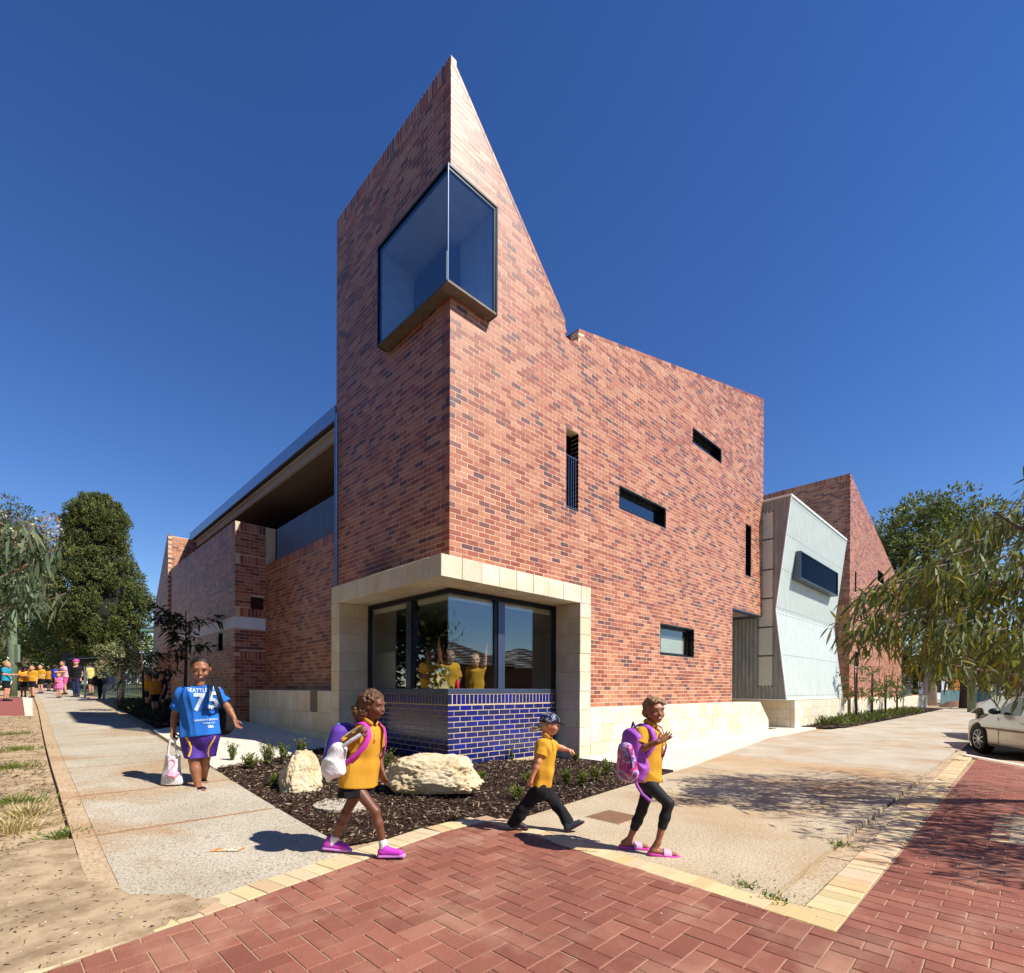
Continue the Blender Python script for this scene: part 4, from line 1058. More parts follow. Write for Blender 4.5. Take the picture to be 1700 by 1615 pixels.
# ================================================================== vegetation
def leaf_mat(name, trans=.35, rough=.45):
    b = NB(name); src = b.n('ShaderNodeVertexColor', layer_name='bc').outputs['Color']
    b.base(src).set(rough, spec=.4)
    tl = b.n('ShaderNodeBsdfTranslucent'); mul = b.mix(1.0, src, (1.0, 1.1, .5), 'MULTIPLY'); b.l(mul, tl.inputs[0])
    mx = b.n('ShaderNodeMixShader'); mx.inputs[0].default_value = trans
    b.l(b.p.outputs[0], mx.inputs[1]); b.l(tl.outputs[0], mx.inputs[2]); b.l(mx.outputs[0], b.out.inputs[0]); return b.m
MAT_LEAF = leaf_mat('leaf'); MAT_LEAFD = leaf_mat('conifer_spray', .15, .6); MAT_GUM = leaf_mat('gum_leaf', .3, .55)
MAT_BARK = simple('grey_bark', hx(128, 110, 92), .9, var=.3, scale=14, bump=.6, bdist=.02)
MAT_BARKP = simple('pale_bark', hx(176, 164, 150), .85, var=.25, scale=8, bump=.4)
MAT_BARKD = simple('dark_bark', hx(70, 54, 44), .9, var=.3, scale=14, bump=.5)
def unit(v): return v / (np.linalg.norm(v, axis=-1, keepdims=True) + 1e-9)
def pal(cols, n, var=.18):
    c = np.array(cols)[rng.integers(0, len(cols), n)] * rng.uniform(1 - var, 1 + var, (n, 1)); return np.clip(c, 0, 1)
def leaf_quads(C, D, N, L, W, cols, fold=.25):
    """diamond leaves, two triangles each, folded on the midrib"""
    n = len(C); D = unit(D); S = unit(np.cross(D, N)); Nn = np.cross(S, D)
    L = np.broadcast_to(np.asarray(L, float).reshape(-1, 1), (n, 1)); W = np.broadcast_to(np.asarray(W, float).reshape(-1, 1), (n, 1))
    a = C; t = C + D * L; m = C + D * L * .45
    l = m + S * W / 2 + Nn * W * fold; r = m - S * W / 2 + Nn * W * fold
    V = np.stack([a, r, t, l], 1).reshape(-1, 3); i = np.arange(n) * 4
    T = np.concatenate([np.stack([i, i + 1, i + 2], -1), np.stack([i, i + 2, i + 3], -1)])
    return V, T, np.concatenate([cols, cols])
def leaf_long(C, D, N, L, W, cols, droop=.35):
    """sickle leaves in four segments"""
    n = len(C); D = unit(D); S = unit(np.cross(D, N)); Nn = np.cross(S, D)
    L = np.asarray(L).reshape(-1, 1); W = np.asarray(W).reshape(-1, 1)
    k = rng.uniform(-.9, .9, (n, 1))
    P = []
    for t, w in ((0, .0), (.22, .75), (.5, 1.0), (.78, .62), (1, 0)):
        c = C + D * L * t + S * L * k * .22 * t * t + np.array((0, 0, -1.)) * L * droop * t * t
        if w == 0: P.append(c)
        else: P += [c + S * W * w / 2 + Nn * W * .12, c - S * W * w / 2 + Nn * W * .12]
    V = np.stack(P, 1).reshape(-1, 3); i = np.arange(n) * 8
    T = np.concatenate([np.stack([i, i + 2, i + 1], -1), np.stack([i + 5, i + 6, i + 7], -1)])
    Qd = np.concatenate([np.stack([i + 1, i + 2, i + 4, i + 3], -1), np.stack([i + 3, i + 4, i + 6, i + 5], -1)])
    return V, Qd, T, np.concatenate([cols, cols]), np.concatenate([cols, cols])
def rdir(n, up=0.):
    v = rng.normal(size=(n, 3)); v[:, 2] += up; return unit(v)
def crown_from_clumps(centers, radii, per, L, W, cols, out=None, up=.3, squash=.8, hollow=.35):
    Cs, Ds, Ns, Cc = [], [], [], []
    out = np.zeros(3) if out is None else out
    for c, r in zip(centers, radii):
        n = int(per * (r ** 2) / (np.mean(radii) ** 2)) + 4
        d = rdir(n); rad = r * rng.uniform(hollow, 1, (n, 1)) ** .6
        p = c + d * rad * np.array((1, 1, squash)); Cs.append(p)
        Ds.append(unit(d + rdir(n) * .7 + np.array((0, 0, up)))); Ns.append(rdir(n, .8))
        Cc.append(pal(cols, n, .22) * rng.uniform(.8, 1.15))
    C, D, N, Cc = [np.concatenate(q) for q in (Cs, Ds, Ns, Cc)]
    n = len(C)
    return leaf_quads(C, D, N, L * rng.uniform(.7, 1.3, n), W * rng.uniform(.7, 1.3, n), Cc)
def put_leaves(name, V, T, colsT, mat, parent, quads=None, colsQ=None, kind=None):
    V = V - wloc(parent)
    cc = colsT if colsQ is None else np.concatenate([colsQ, colsT])
    return link(name, mesh_np(name, V, quads, T, colors=cc), mat, parent, kind=kind)
def limb(mb, a, b, r0, r1, bend=.15, n=6, seed=None):
    a, b = np.array(a, float), np.array(b, float); d = b - a; L = np.linalg.norm(d)
    o = rng.normal(size=3) * bend * L * .5; pts = [a + d * t + o * math.sin(math.pi * t) for t in np.linspace(0, 1, n)]
    mb.tube(pts, [r0 + (r1 - r0) * t for t in np.linspace(0, 1, n)], 7, cap=True); return pts
GREEN_CON = [hx(92, 102, 48), hx(76, 90, 42), hx(108, 112, 52), hx(60, 74, 36), hx(120, 118, 58)]
GREEN_FIG = [hx(98, 108, 60), hx(120, 124, 66), hx(76, 90, 52), hx(140, 136, 74)]
GREEN_BUSH = [hx(118, 130, 66), hx(98, 114, 58), hx(140, 144, 78), hx(84, 98, 52)]
GREEN_GUM = [hx(112, 124, 76), hx(94, 110, 66), hx(132, 136, 72), hx(152, 142, 56), hx(106, 118, 84)]
GREEN_GREY = [hx(104, 120, 92), hx(88, 106, 80), hx(122, 134, 102), hx(78, 96, 74)]

# ---- tall clipped-looking cypress behind the gate
Zc = 30.0
base = at(168, 1120, Zc); base[2] = float(zg(base[0], min(base[1], 30)))
cyp = empty('cypress_tree', tuple(base), label='tall dense dark green cypress tree rising behind the school gate', cat='tree')
m = MB(); m.tube([base + (0, 0, -.3), base + (.1, 0, 2.5), base + (0, .1, 6)], [.45, .35, .15], 9); m.build('trunk', MAT_BARKD, cyp)
prof = [(828, 140, 182), (845, 118, 205), (865, 108, 212), (890, 110, 210), (915, 104, 214), (945, 96, 226), (975, 92, 240), (1005, 88, 248), (1035, 92, 246), (1060, 108, 236), (1085, 126, 220), (1100, 150, 190)]
cen, rad = [], []
for (y0, l0, r0), (y1, l1, r1) in zip(prof[:-1], prof[1:]):
    nn_ = int(24 + (r0 - l0) * .42)
    for k in range(nn_):
        t = rng.random(); y = y0 + (y1 - y0) * t; l = l0 + (l1 - l0) * t; r = r0 + (r1 - r0) * t
        cx, hw = (l + r) / 2, (r - l) / 2 - 7
        th = rng.uniform(0, 2 * math.pi); rr = rng.uniform(.62, 1.0)
        p = at(cx + hw * rr * math.cos(th), y, Zc) + _F * (hw * rr * math.sin(th) * Zc / F_PX)
        cen.append(p); rad.append(rng.uniform(.2, .36))
V, T, C = crown_from_clumps(np.array(cen), np.array(rad), 95, .13, .07, GREEN_CON, up=.9, squash=1.15, hollow=.3)
put_leaves('crown', V, T, C, MAT_LEAFD, cyp, kind='stuff')
ic = MB(); pts = [at((l + r) / 2, y, Zc) for y, l, r in prof]; ic.tube(pts, [max(.1, (r - l) / 2 * Zc / F_PX * .5) for y, l, r in prof], 14); ic.build('dark_core', simple('dark_core_fill', hx(30, 34, 20), .95, var=.4, scale=5), cyp, smooth=True)  # solid dark core added inside the crown to block light

def round_tree(name, label, px, pyc, Z, rw, rh, nclump, per, L, W, cols, cat='tree', group=None, bark=MAT_BARK, trunk=True, crad=(.1, .17), limbs=6, loc=None, mat=None, gz=None, shell=.55):
    c = at(px, pyc, Z) if loc is None else np.array(loc, float)
    gx = np.array((c[0], c[1], float(zg(c[0], min(c[1], 30))) if gz is None else gz))
    t = empty(name, tuple(gx), label=label, cat=cat, group=group)
    cen, rad = [], []
    for k in range(nclump):
        d = rdir(1)[0]; s = rng.uniform(shell, 1.0) * (1 + .12 * math.sin(3.1 * d[0] + 2.3 * d[1] + px))
        cen.append(c + d * np.array((rw, rw, rh)) * s); rad.append(rng.uniform(*crad) * (rw + rh))
    V, T, C = crown_from_clumps(np.array(cen), np.array(rad), per, L, W, cols)
    put_leaves('crown', V, T, C, mat or MAT_LEAF, t, kind='stuff')
    if trunk:
        m = MB(); fork = gx + (c - gx) * .55; m.tube([gx + (0, 0, -.2), gx + (c - gx) * .3 + (.05 * rw, 0, 0), fork], [.09 * rw + .04, .075 * rw + .03, .06 * rw + .02], 9)
        for k in range(limbs):
            d = unit(rdir(1)[0] + np.array((0, 0, .6))); limb(m, fork, c + d * np.array((rw, rw, rh)) * .75, .045 * rw + .01, .012 * rw + .004)
        m.build('trunk', bark, t, smooth=True)
    return t
round_tree('fig_tree', 'broad dark green fig tree with pale limbs behind the brick wing', 1545, 935, 44, 5.3, 5.9, 150, 170, .30, .17, GREEN_FIG, bark=MAT_BARKP, crad=(.09, .15), limbs=14)
round_tree('street_tree', 'yellow green street tree above the grey pole', 1600, 1085, 36, 2.6, 2.3, 60, 110, .20, .11, [hx(104, 108, 50), hx(128, 122, 56), hx(84, 92, 46)], bark=MAT_BARKD)
round_tree('street_tree', 'bushy street tree far along the road', 1668, 1100, 48, 3.4, 2.8, 70, 100, .26, .15, GREEN_BUSH, bark=MAT_BARKD)
round_tree('street_tree', 'dark leafy tree overhanging the green fence', 1520, 1100, 46, 2.6, 2.6, 55, 100, .24, .14, GREEN_FIG, bark=MAT_BARKD)
round_tree('garden_tree', 'wide olive green tree behind the waiting children', 40, 1040, 36, 4.2, 3.4, 110, 120, .22, .10, GREEN_BUSH, bark=MAT_BARK)
round_tree('garden_tree', 'tall dark tree top beyond the leaning gum', 22, 930, 46, 3.2, 5.2, 110, 120, .24, .12, GREEN_CON, bark=MAT_BARK)
round_tree('garden_tree', 'low leafy tree between cypress and pole', 105, 1070, 33, 2.2, 1.9, 60, 110, .20, .09, GREEN_BUSH, bark=MAT_BARK)
round_tree('verge_tree', 'pale leafed young tree by the chain link fence', 200, 1098, 19.5, .85, .75, 26, 80, .13, .05, [hx(150, 154, 110), hx(126, 134, 92), hx(168, 166, 128)], bark=MAT_BARKP)
# trees across both streets: mirrored in the glass, set close to cut sky light
for k, (x, y, h_) in enumerate(((-10.8, 11.5, 6.2), (-10.6, 19.5, 6.6), (-10.8, 4, 6.4), (-11, -4, 6), (-4, -17, 4.8))):
    round_tree('roadside_tree', ['dense roadside tree across the side street opposite the projecting bay', 'tallest dense tree across the side street beyond the cypress', 'dense roadside tree across the side street opposite the mulch bed', 'dense tree on the side street corner behind the crossing', 'dense roadside tree across the main road'][k], 0, 0, 0, 3.7, h_ * .82, 110, 120, .42, .24, [hx(70, 82, 46), hx(86, 94, 52), hx(56, 68, 40)], loc=(x, y, h_), crad=(.12, .18), limbs=5, group='off-camera trees across the street')

# ---- two dark saplings in the left bed, and staked saplings by the far wing
def sapling(name, label, base, h, spread, nleaf, L, W, cols, group=None, stakes=0, mat=MAT_LEAF, lo=.35):
    base = np.array(base, float); t = empty(name, tuple(base), label=label, cat='tree', group=group)
    m = MB(); top = base + (rng.normal() * .05, rng.normal() * .05, h); m.tube([base, base + (top - base) * .5 + (.02, .01, 0), top], [.035 * h / 2, .025 * h / 2, .008], 7)
    tips = []
    for k in range(11):
        s = base + (top - base) * rng.uniform(lo, .9); d = unit(rdir(1)[0] * np.array((1, 1, .4)) + np.array((0, 0, .25)))
        e_ = s + d * spread * rng.uniform(.6, 1.0); m.tube([s, (s + e_) / 2 + (0, 0, .04), e_], [.012, .009, .004], 5); tips.append((s, e_))
    m.build('trunk', MAT_BARKD, t, smooth=True)
    C, D = [], []
    for k in range(nleaf):
        s, e_ = tips[rng.integers(len(tips))]; u_ = rng.uniform(.25, 1.05); C.append(s + (e_ - s) * u_ + rng.normal(size=3) * .06 * spread); D.append(unit((e_ - s)) + rng.normal(size=3) * .8 + (0, 0, -.5))
    V, Qd, T, cq, ct = leaf_long(np.array(C), np.array(D), rdir(nleaf, .6), L * rng.uniform(.7, 1.3, nleaf), W * rng.uniform(.8, 1.2, nleaf), pal(cols, nleaf))
    put_leaves('crown', V, T, ct, mat, t, Qd, cq, kind='stuff')
    for k in range(stakes):
        sk = MB(); o_ = np.array(((-.18, .18)[k], .1 * k - .05, 0)); sk.bar(base + o_, base + o_ + (0, 0, h * (.95 if k == 0 else .7)), .035); sk.build('stake', MAT_BARKD, t)
    return t
DK = [hx(52, 62, 38), hx(64, 74, 46), hx(44, 54, 34)]
sapling('sapling', 'dark leafed sapling in front of the white band', (-1.55, 9.6, .44), 2.9, 1.0, 420, .20, .055, DK, lo=.45)
sapling('sapling', 'short dark sapling at the back of the left bed', (-2.05, 12.2, .53), 2.2, .9, 330, .19, .05, DK, lo=.4)
for k, (px, py, h_) in enumerate(((1471, 1186, 3.6), (1508, 1180, 2.9), (1522, 1179, 2.7), (1538, 1177, 2.6))):
    p = Hit(px, py); p = CAM + (p - CAM) * min(1, 22 / np.linalg.norm(p - CAM)) if False else p
    d_ = (24 + 2 * k) / proj(p)[2]; p = np.array((19.5 + 2.6 * k, -1.35 - .05 * k, 0.0)) if True else p
    sapling('staked_sapling', ['tallest staked sapling in the far garden strip', 'second staked sapling from the white bay in the garden strip', 'third staked sapling from the white bay in the garden strip', 'staked sapling farthest from the white bay in the garden strip'][k], p, h_ * .78, .75, 300, .16, .045, [hx(110, 116, 62), hx(92, 100, 56), hx(130, 128, 74)], group='staked saplings by the far wing' if k else None, stakes=2)

# ---- gum branches hanging into the picture (right) : leaves large enough to be told apart
def gum(name, label, limbs_px, poly, Zr, n_vis, extra, nsolo, cols, L, W, trunk_base, seed):
    global rng
    keep = rng; rng = np.random.default_rng(seed)
    t = empty(name, tuple(trunk_base), label=label, cat='tree')
    m = MB(); tb = np.array(trunk_base, float)
    starts = []
    for pts, r0, r1 in limbs_px:
        P = [at(x, y, z) for x, y, z in pts]; starts.append(P[0]); m.tube(P, list(np.linspace(r0, r1, len(P))), 8)
    fork = tb + (np.mean(starts, 0) - tb) * np.array((.35, .35, .72))
    m.tube([tb + (0, 0, -.2), tb + (fork - tb) * .5 + (.05, 0, 0), fork], [.13, .11, .09], 10)
    for s in starts: m.tube([fork, (fork + s) / 2 + (0, 0, .15), s], [.075, .06, .045], 8)
    # sample leaves inside the outline
    C = []; poly_ = np.array(poly, float)
    def inside(x, y):
        c_ = False; j = len(poly_) - 1
        for i in range(len(poly_)):
            if (poly_[i][1] > y) != (poly_[j][1] > y) and x < (poly_[j][0] - poly_[i][0]) * (y - poly_[i][1]) / (poly_[j][1] - poly_[i][1]) + poly_[i][0]: c_ = not c_
            j = i
        return c_
    lo, hi = poly_.min(0), poly_.max(0); nc = int(n_vis / 22); cl = []
    while len(cl) < nc:
        x, y = rng.uniform(lo, hi)
        if inside(x, y): cl.append((x, y, rng.uniform(*Zr)))
    D = []
    for x, y, z in cl:
        p0 = at(x, y, z); tw = unit(np.array((rng.normal() * .5, rng.normal() * .5, -.2)) - _R * .55 * (1 if 'right' in label or True else -1))
        for k in range(22):
            C.append(p0 + tw * rng.uniform(-.22, .22) + rng.normal(size=3) * .07); D.append(np.array((0, 0, -1.)) * rng.uniform(.3, 1.2) + tw * rng.uniform(.2, .9) + rng.normal(size=3) * .45)
        m.tube([p0 - tw * .25 + (0, 0, .04), p0 + tw * .22], [.006, .003], 4)
    for (c_, s_, n_) in extra:
        for k in range(n_):
            q_ = np.array(c_, float) + np.clip(rng.normal(size=3), -1.8, 1.8) * np.array(s_)
            u_, v_, w_ = proj(q_)
            if w_ > .2 and u_ < 1715 and v_ < 1640: continue
            C.append(q_); D.append(np.array((0, 0, -1.)) + rng.normal(size=3) * .7)
    m.build('trunk', MAT_BARK, t, smooth=True)
    C, D = np.array(C), np.array(D); n = len(C); cc = pal(cols, n, .2); LL = L * rng.uniform(.7, 1.25, n); WW = W * rng.uniform(.8, 1.25, n); NN = rdir(n, .3)
    # largest in view are single leaves
    pz = np.array([proj(c_) for c_ in C]); vis = (pz[:, 2] > .3) & (pz[:, 0] > 0) & (pz[:, 0] < 1700) & (pz[:, 1] < 1615)
    size = np.where(vis, LL / np.maximum(pz[:, 2], .1), 0); order = np.argsort(-size); solo = order[:nsolo]; rest = order[nsolo:]
    V, Qd, T, cq, ct = leaf_long(C[rest], D[rest], NN[rest], LL[rest], WW[rest], cc[rest])
    put_leaves('foliage', V, T, ct, MAT_GUM, t, Qd, cq, kind='stuff')
    if nsolo:
        V, Qd, T, cq, ct = leaf_long(C[solo], D[solo], NN[solo], LL[solo], WW[solo], cc[solo]); V = V.reshape(-1, 8, 3)
        for i, k in enumerate(solo):
            o0 = V[i][0]; me = mesh_np('leaf', V[i] - o0, [(1, 2, 4, 3), (3, 4, 6, 5)], [(0, 2, 1), (5, 6, 7)], colors=np.repeat(cc[k][None], 4, 0))
            link('leaf', me, MAT_GUM, t, tuple(o0 - wloc(t)))
    rng = keep; return t
tbR = np.array((4.6, -7.9, -.02))
gum('gum_tree', 'gum tree reaching in with long drooping leaves over the driveway',
    [([(1790, 1170, 5.2), (1700, 1138, 5.3), (1620, 1085, 5.4), (1560, 1048, 5.5), (1490, 1010, 5.7)], .045, .012), ([(1780, 1040, 5.0), (1690, 985, 5.2), (1590, 938, 5.5), (1520, 975, 5.8)], .032, .008), ([(1780, 940, 5.0), (1700, 880, 5.1), (1650, 850, 5.3)], .03, .01), ([(1700, 1120, 5.1), (1610, 1110, 5.0), (1560, 1100, 5.0)], .02, .006)],
    [(1720, 790), (1660, 835), (1600, 880), (1560, 930), (1520, 955), (1450, 965), (1408, 1005), (1405, 1035), (1440, 1050), (1490, 1085), (1540, 1090), (1580, 1115), (1640, 1130), (1720, 1160), (1800, 1160), (1800, 780)],
    (4.7, 6.3), 4200, [((2.6, -8.0, 2.6), (.8, .5, .35), 2400), ((4.2, -7.0, 2.8), (.7, .5, .6), 1500), ((1.5, -8.1, 2.5), (.5, .35, .3), 700)], 300, GREEN_GUM, .155, .025, tbR, 5)
gum('gum_tree', 'flowering gum hanging in above the graffitied timber pole',
    [([(-90, 1000, 7.0), (0, 960, 7.2), (60, 930, 7.4), (100, 905, 7.5)], .03, .008), ([(-90, 880, 7.2), (0, 870, 7.4), (60, 885, 7.6)], .03, .008), ([(-80, 1060, 7.4), (10, 1010, 7.5), (70, 1000, 7.6)], .02, .006)],
    [(-90, 850), (20, 862), (60, 880), (95, 895), (88, 930), (55, 950), (62, 985), (90, 995), (70, 1030), (45, 1050), (-90, 1060)],
    (6.6, 8.2), 1300, [], 150, GREEN_GREY, .20, .034, (-8.6, -1.2, .05), 9)
# blossom on the left gum
gl_ = [o for o in bpy.data.objects if o.get('label', '').startswith('flowering gum')][0]
C = np.array([at(rng.uniform(0, 100), 868 + rng.normal() * 12 + .45 * rng.uniform(0, 100), rng.uniform(7, 7.6)) for k in range(90)])
V, T, cc = leaf_quads(np.repeat(C, 6, 0) + rng.normal(size=(540, 3)) * .03, rdir(540), rdir(540), .045, .03, pal([hx(206, 190, 150), hx(166, 136, 92), hx(150, 112, 80), hx(222, 212, 184)], 540))
put_leaves('blossom', V, T, cc, MAT_LEAF, gl_, kind='stuff')
print('trees', round(time.time() - T0, 1))

# ---- mulch bed on the corner
MAT_CHIP = leaf_mat('mulch_chip', .0, .9)
def bed(name, label, poly, mound, nchip, cols, size=(.05, .014), base=None, zofs=.0):
    poly = np.array(poly, float)
    def ins(x, y):
        c_ = np.zeros(x.shape, bool); j = len(poly) - 1
        for i in range(len(poly)):
            xi, yi = poly[i]; xj, yj = poly[j]
            c_ ^= ((yi > y) != (yj > y)) & (x < (xj - xi) * (y - yi) / (yj - yi + 1e-12) + xi); j = i
        return c_
    lo, hi = poly.min(0), poly.max(0)
    def hgt(x, y): return (zg(x, y) if base is None else base) + zofs + mound * (np.sin(x * 5.1 + y * 2) * np.sin(y * 4.3 - x) * .5 + .5)
    t = empty(name, (float(poly[:, 0].mean()), float(poly[:, 1].mean()), 0), label=label, cat='garden bed', kind='structure')
    # sheet: triangulated fan of the polygon on a grid
    bmh = bmesh.new(); vs_ = [bmh.verts.new((x, y, 0)) for x, y in poly]; f = bmh.faces.new(vs_)
    bmesh.ops.triangulate(bmh, faces=[f])
    for _ in range(5):
        ed = [e_ for e_ in bmh.edges if e_.calc_length() > .35]
        if not ed: break
        bmesh.ops.subdivide_edges(bmh, edges=ed, cuts=1); bmesh.ops.triangulate(bmh, faces=bmh.faces[:])
    for v_ in bmh.verts: v_.co.z = float(hgt(np.float64(v_.co.x), np.float64(v_.co.y))) - .008; v_.co -= Vector(tuple(wloc(t)))
    bmesh.ops.recalc_face_normals(bmh, faces=bmh.faces[:])
    if sum(f_.normal.z for f_ in bmh.faces) < 0: bmesh.ops.reverse_faces(bmh, faces=bmh.faces[:])
    me = bpy.data.meshes.new('soil'); bmh.to_mesh(me); bmh.free(); link('soil', me, MAT_SOIL, t)
    x = rng.uniform(lo[0], hi[0], nchip * 3); y = rng.uniform(lo[1], hi[1], nchip * 3); k = ins(x, y); x, y = x[k][:nchip], y[k][:nchip]; n = len(x)
    C = np.stack([x, y, hgt(x, y) + rng.uniform(-.004, .016, n)], -1); D = rdir(n) * np.array((1, 1, .35))
    V, T, cc = leaf_quads(C, D, rdir(n, 1.6), size[0] * rng.uniform(.5, 1.5, n), size[1] * rng.uniform(.6, 1.5, n), pal(cols, n, .35), .15)
    put_leaves('mulch', V, T, cc, MAT_CHIP, t, kind='stuff'); return t, hgt
MUL = [hx(70, 50, 40), hx(50, 38, 32), hx(92, 68, 52), hx(38, 30, 28), hx(132, 108, 88), hx(62, 46, 36), hx(156, 136, 116)]
b1, h1 = bed('mulch_bed', 'dark bark mulch bed wrapping the glazed corner', [(-2.91, 1.30), (-2.90, -2.44), (-2.15, -2.48), (-1.42, -2.48), (-1.40, -2.84), (2.48, -2.42), (2.48, -.57), (2.5, .0), (-.05, -.05), (-.05, 2.5), (-.58, 2.44), (-1.0, 2.28)], .03, 26000, MUL, zofs=-.034)
b2, h2 = bed('planted_bed', 'shaded bed of low dark ground cover beside the footpath', [(-2.55, 7.1), (-1.0, 8.7), (-.74, 8.7), (-.85, 15.6), (-2.35, 15.6)], .03, 3000, MUL, zofs=.01)
b3, h3 = bed('garden_strip', 'mulched garden strip along the far limestone plinth', [(14.25, -1.25), (14.6, -2.0), (17.8, -2.06), (34, -2.1), (40, -2.1), (40, -.86), (14.2, -.86)], .03, 6000, MUL, base=0., zofs=.01, size=(.09, .03))
# kerb edge between bed and footpath
# ---- plants in the beds
def clump(name, label, c, h, w, n, L, W, cols, group=None, spiky=False, up=1.2):
    c = np.array(c, float); t = empty(name, tuple(c), label=label, cat='plant', group=group)
    C, D = [], []; m = MB(); ns = max(4, n // 14)
    for k in range(ns):
        d = unit(rdir(1)[0] * np.array((1, 1, .2)) * rng.uniform(.2, 1) * w / h + np.array((0, 0, 1.))); e_ = c + d * h * rng.uniform(.6, 1.05)
        m.tube([c + (rng.normal() * .01, rng.normal() * .01, -.02), e_], [.004, .002], 4)
        for j in range(n // ns):
            u_ = rng.uniform(.15, 1); C.append(c + (e_ - c) * u_); D.append(rng.normal(size=3) * .7 + d * up * .5 + (0, 0, .2))
    C, D = np.array(C), np.array(D); nn2 = len(C)
    m.build('stem', MAT_BARKD, t)
    V, T, cc = leaf_quads(C, D, rdir(nn2, .5), L * rng.uniform(.6, 1.3, nn2), W * rng.uniform(.7, 1.2, nn2), pal(cols, nn2, .25))
    put_leaves('leaves', V, T, cc, MAT_LEAF, t, kind='stuff'); return t
PL = [hx(126, 138, 66), hx(104, 120, 58), hx(150, 150, 80), hx(88, 104, 50)]
spots = [(385, 1262, .26, .12, 'slim upright seedling at the bed corner beside the footpath'), (415, 1275, .20, .22, 'low spreading seedling beside the footpath'), (445, 1268, .34, .2, 'bushy young shrub left of the small boulder'), (470, 1262, .30, .14, 'thin shrub behind the small boulder'),
         (500, 1258, .30, .2, 'leafy shrub between small boulder and wall'), (640, 1275, .30, .22, 'green shrub by the blue base behind the first child'), (622, 1262, .26, .18, 'small shrub near the dark side of the blue base'), (455, 1300, .12, .1, 'tiny green sprig at the foot of the small boulder'),
         (850, 1262, .22, .05, 'single thin stem in front of the blue base'), (880, 1300, .18, .2, 'leafy weed just ahead of the small boulder path'), (940, 1300, .20, .12, 'dry tuft beside the hatted boy'), (965, 1302, .2, .16, 'green tuft ahead of the hatted boy'), (990, 1295, .2, .12, 'slim tuft near the driveway edge'),
         (1008, 1285, .24, .14, 'leafy plant behind the purple school bag'), (860, 1325, .16, .16, 'green weed behind the hatted boy'), (955, 1262, .16, .1, 'small plant at the foot of the limestone pier'), (800, 1290, .09, .12, 'low sprig beside the large boulder')]
for px, py, h_, w_, lab in spots:
    p = Hit(px, py); p[2] = float(h1(np.float64(p[0]), np.float64(p[1]))); clump('bed_plant', lab, p, h_, w_, int(90 + 260 * w_ / .2), .05, .016, PL, 'seedlings planted in the mulch')
for k in range(26):                                   # ground cover, told apart only as a mass -> one object per bed
    pass
def cover(name, label, x0, x1, y0, y1, hgt, n, L, W, cols, h, base):
    x = rng.uniform(x0, x1, n); y = rng.uniform(y0, y1, n)
    C = np.stack([x, y, hgt(x, y) + rng.uniform(0, h, n) * (.6 + .4 * np.sin(x * 3 + y * 2.2))], -1)
    V, T, cc = leaf_quads(C, rdir(n, .8), rdir(n, .6), L * rng.uniform(.6, 1.4, n), W, pal(cols, n, .3))
    o = put_leaves(name, V, T, cc, MAT_LEAF, None, kind='stuff'); tag(o, label, 'ground cover'); return o
cover('ground_cover', 'low dark ground cover in the shaded bed', -2.4, -.9, 8.7, 15.4, h2, 5000, .12, .03, DK, .22, 0)
cover('ground_cover', 'low green ground cover in the far garden strip', 15.5, 33, -1.85, -.95, h3, 7000, .16, .05, [hx(98, 106, 52), hx(80, 90, 46), hx(118, 118, 60)], .22, 0)

# ---- verge on the left: dry grass, weeds and litter on the sand
def tuft(name, label, c, h, w, n, cols, group=None):
    c = np.array(c, float); t_ = rng.uniform(0, 2 * math.pi, n); r_ = np.abs(rng.normal(size=n)) * w * .5
    C = np.stack([c[0] + r_ * np.cos(t_), c[1] + r_ * np.sin(t_), np.full(n, c[2] - .01)], -1)
    D = np.stack([np.cos(t_) * .5, np.sin(t_) * .5, np.full(n, 1.)], -1) + rng.normal(size=(n, 3)) * .3
    V, Qd, T, cq, ct = leaf_long(C, D, rdir(n), h * rng.uniform(.5, 1.1, n), .008 * rng.uniform(.7, 1.6, n), pal(cols, n, .2), .3)
    o = link(name, mesh_np(name, V - c, Qd, T, colors=np.concatenate([cq, ct])), MAT_LEAF, None, tuple(c)); tag(o, label, 'grass', group, 'stuff'); return o
DRY = [hx(206, 190, 146), hx(186, 166, 120), hx(222, 208, 168), hx(170, 150, 100)]; GRN = [hx(120, 132, 62), hx(98, 114, 54), hx(146, 148, 78)]
def gp(px, py): p = Hit(px, py); p[2] -= .045; return p
for px, py, h_, w_, n_, cols_, lab in ((18, 1372, .22, .26, 320, DRY, 'pale dry grass clump on the sandy verge'), (48, 1345, .2, .3, 300, DRY, 'smaller dry grass tuft behind the pale clump'), (20, 1325, .12, .5, 420, GRN, 'flat green weed patch above the dry grass'),
                                     (15, 1270, .14, .5, 380, GRN, 'green weed patch beside the pole verge'), (30, 1240, .12, .6, 420, GRN, 'far green weed patch on the verge'), (115, 1378, .12, .22, 260, GRN, 'weed growing against the path edge'), (100, 1240, .08, .2, 160, GRN, 'thin weeds along the path edge'),
                                     (20, 1215, .1, .5, 300, GRN, 'green strip near the red paving patch'), (98, 1553, .05, .10, 90, GRN, 'small weed on the bare sand'), (152, 1503, .04, .10, 60, GRN, 'flat sprig on the bare sand'), (8, 1412, .10, .16, 140, GRN, 'weed at the edge of bare sand'), (85, 1205, .1, .2, 160, GRN, 'weeds where path meets the red patch')):
    tuft('grass_tuft', lab, gp(px, py), h_, w_, n_, cols_, 'tufts on the sandy verge')
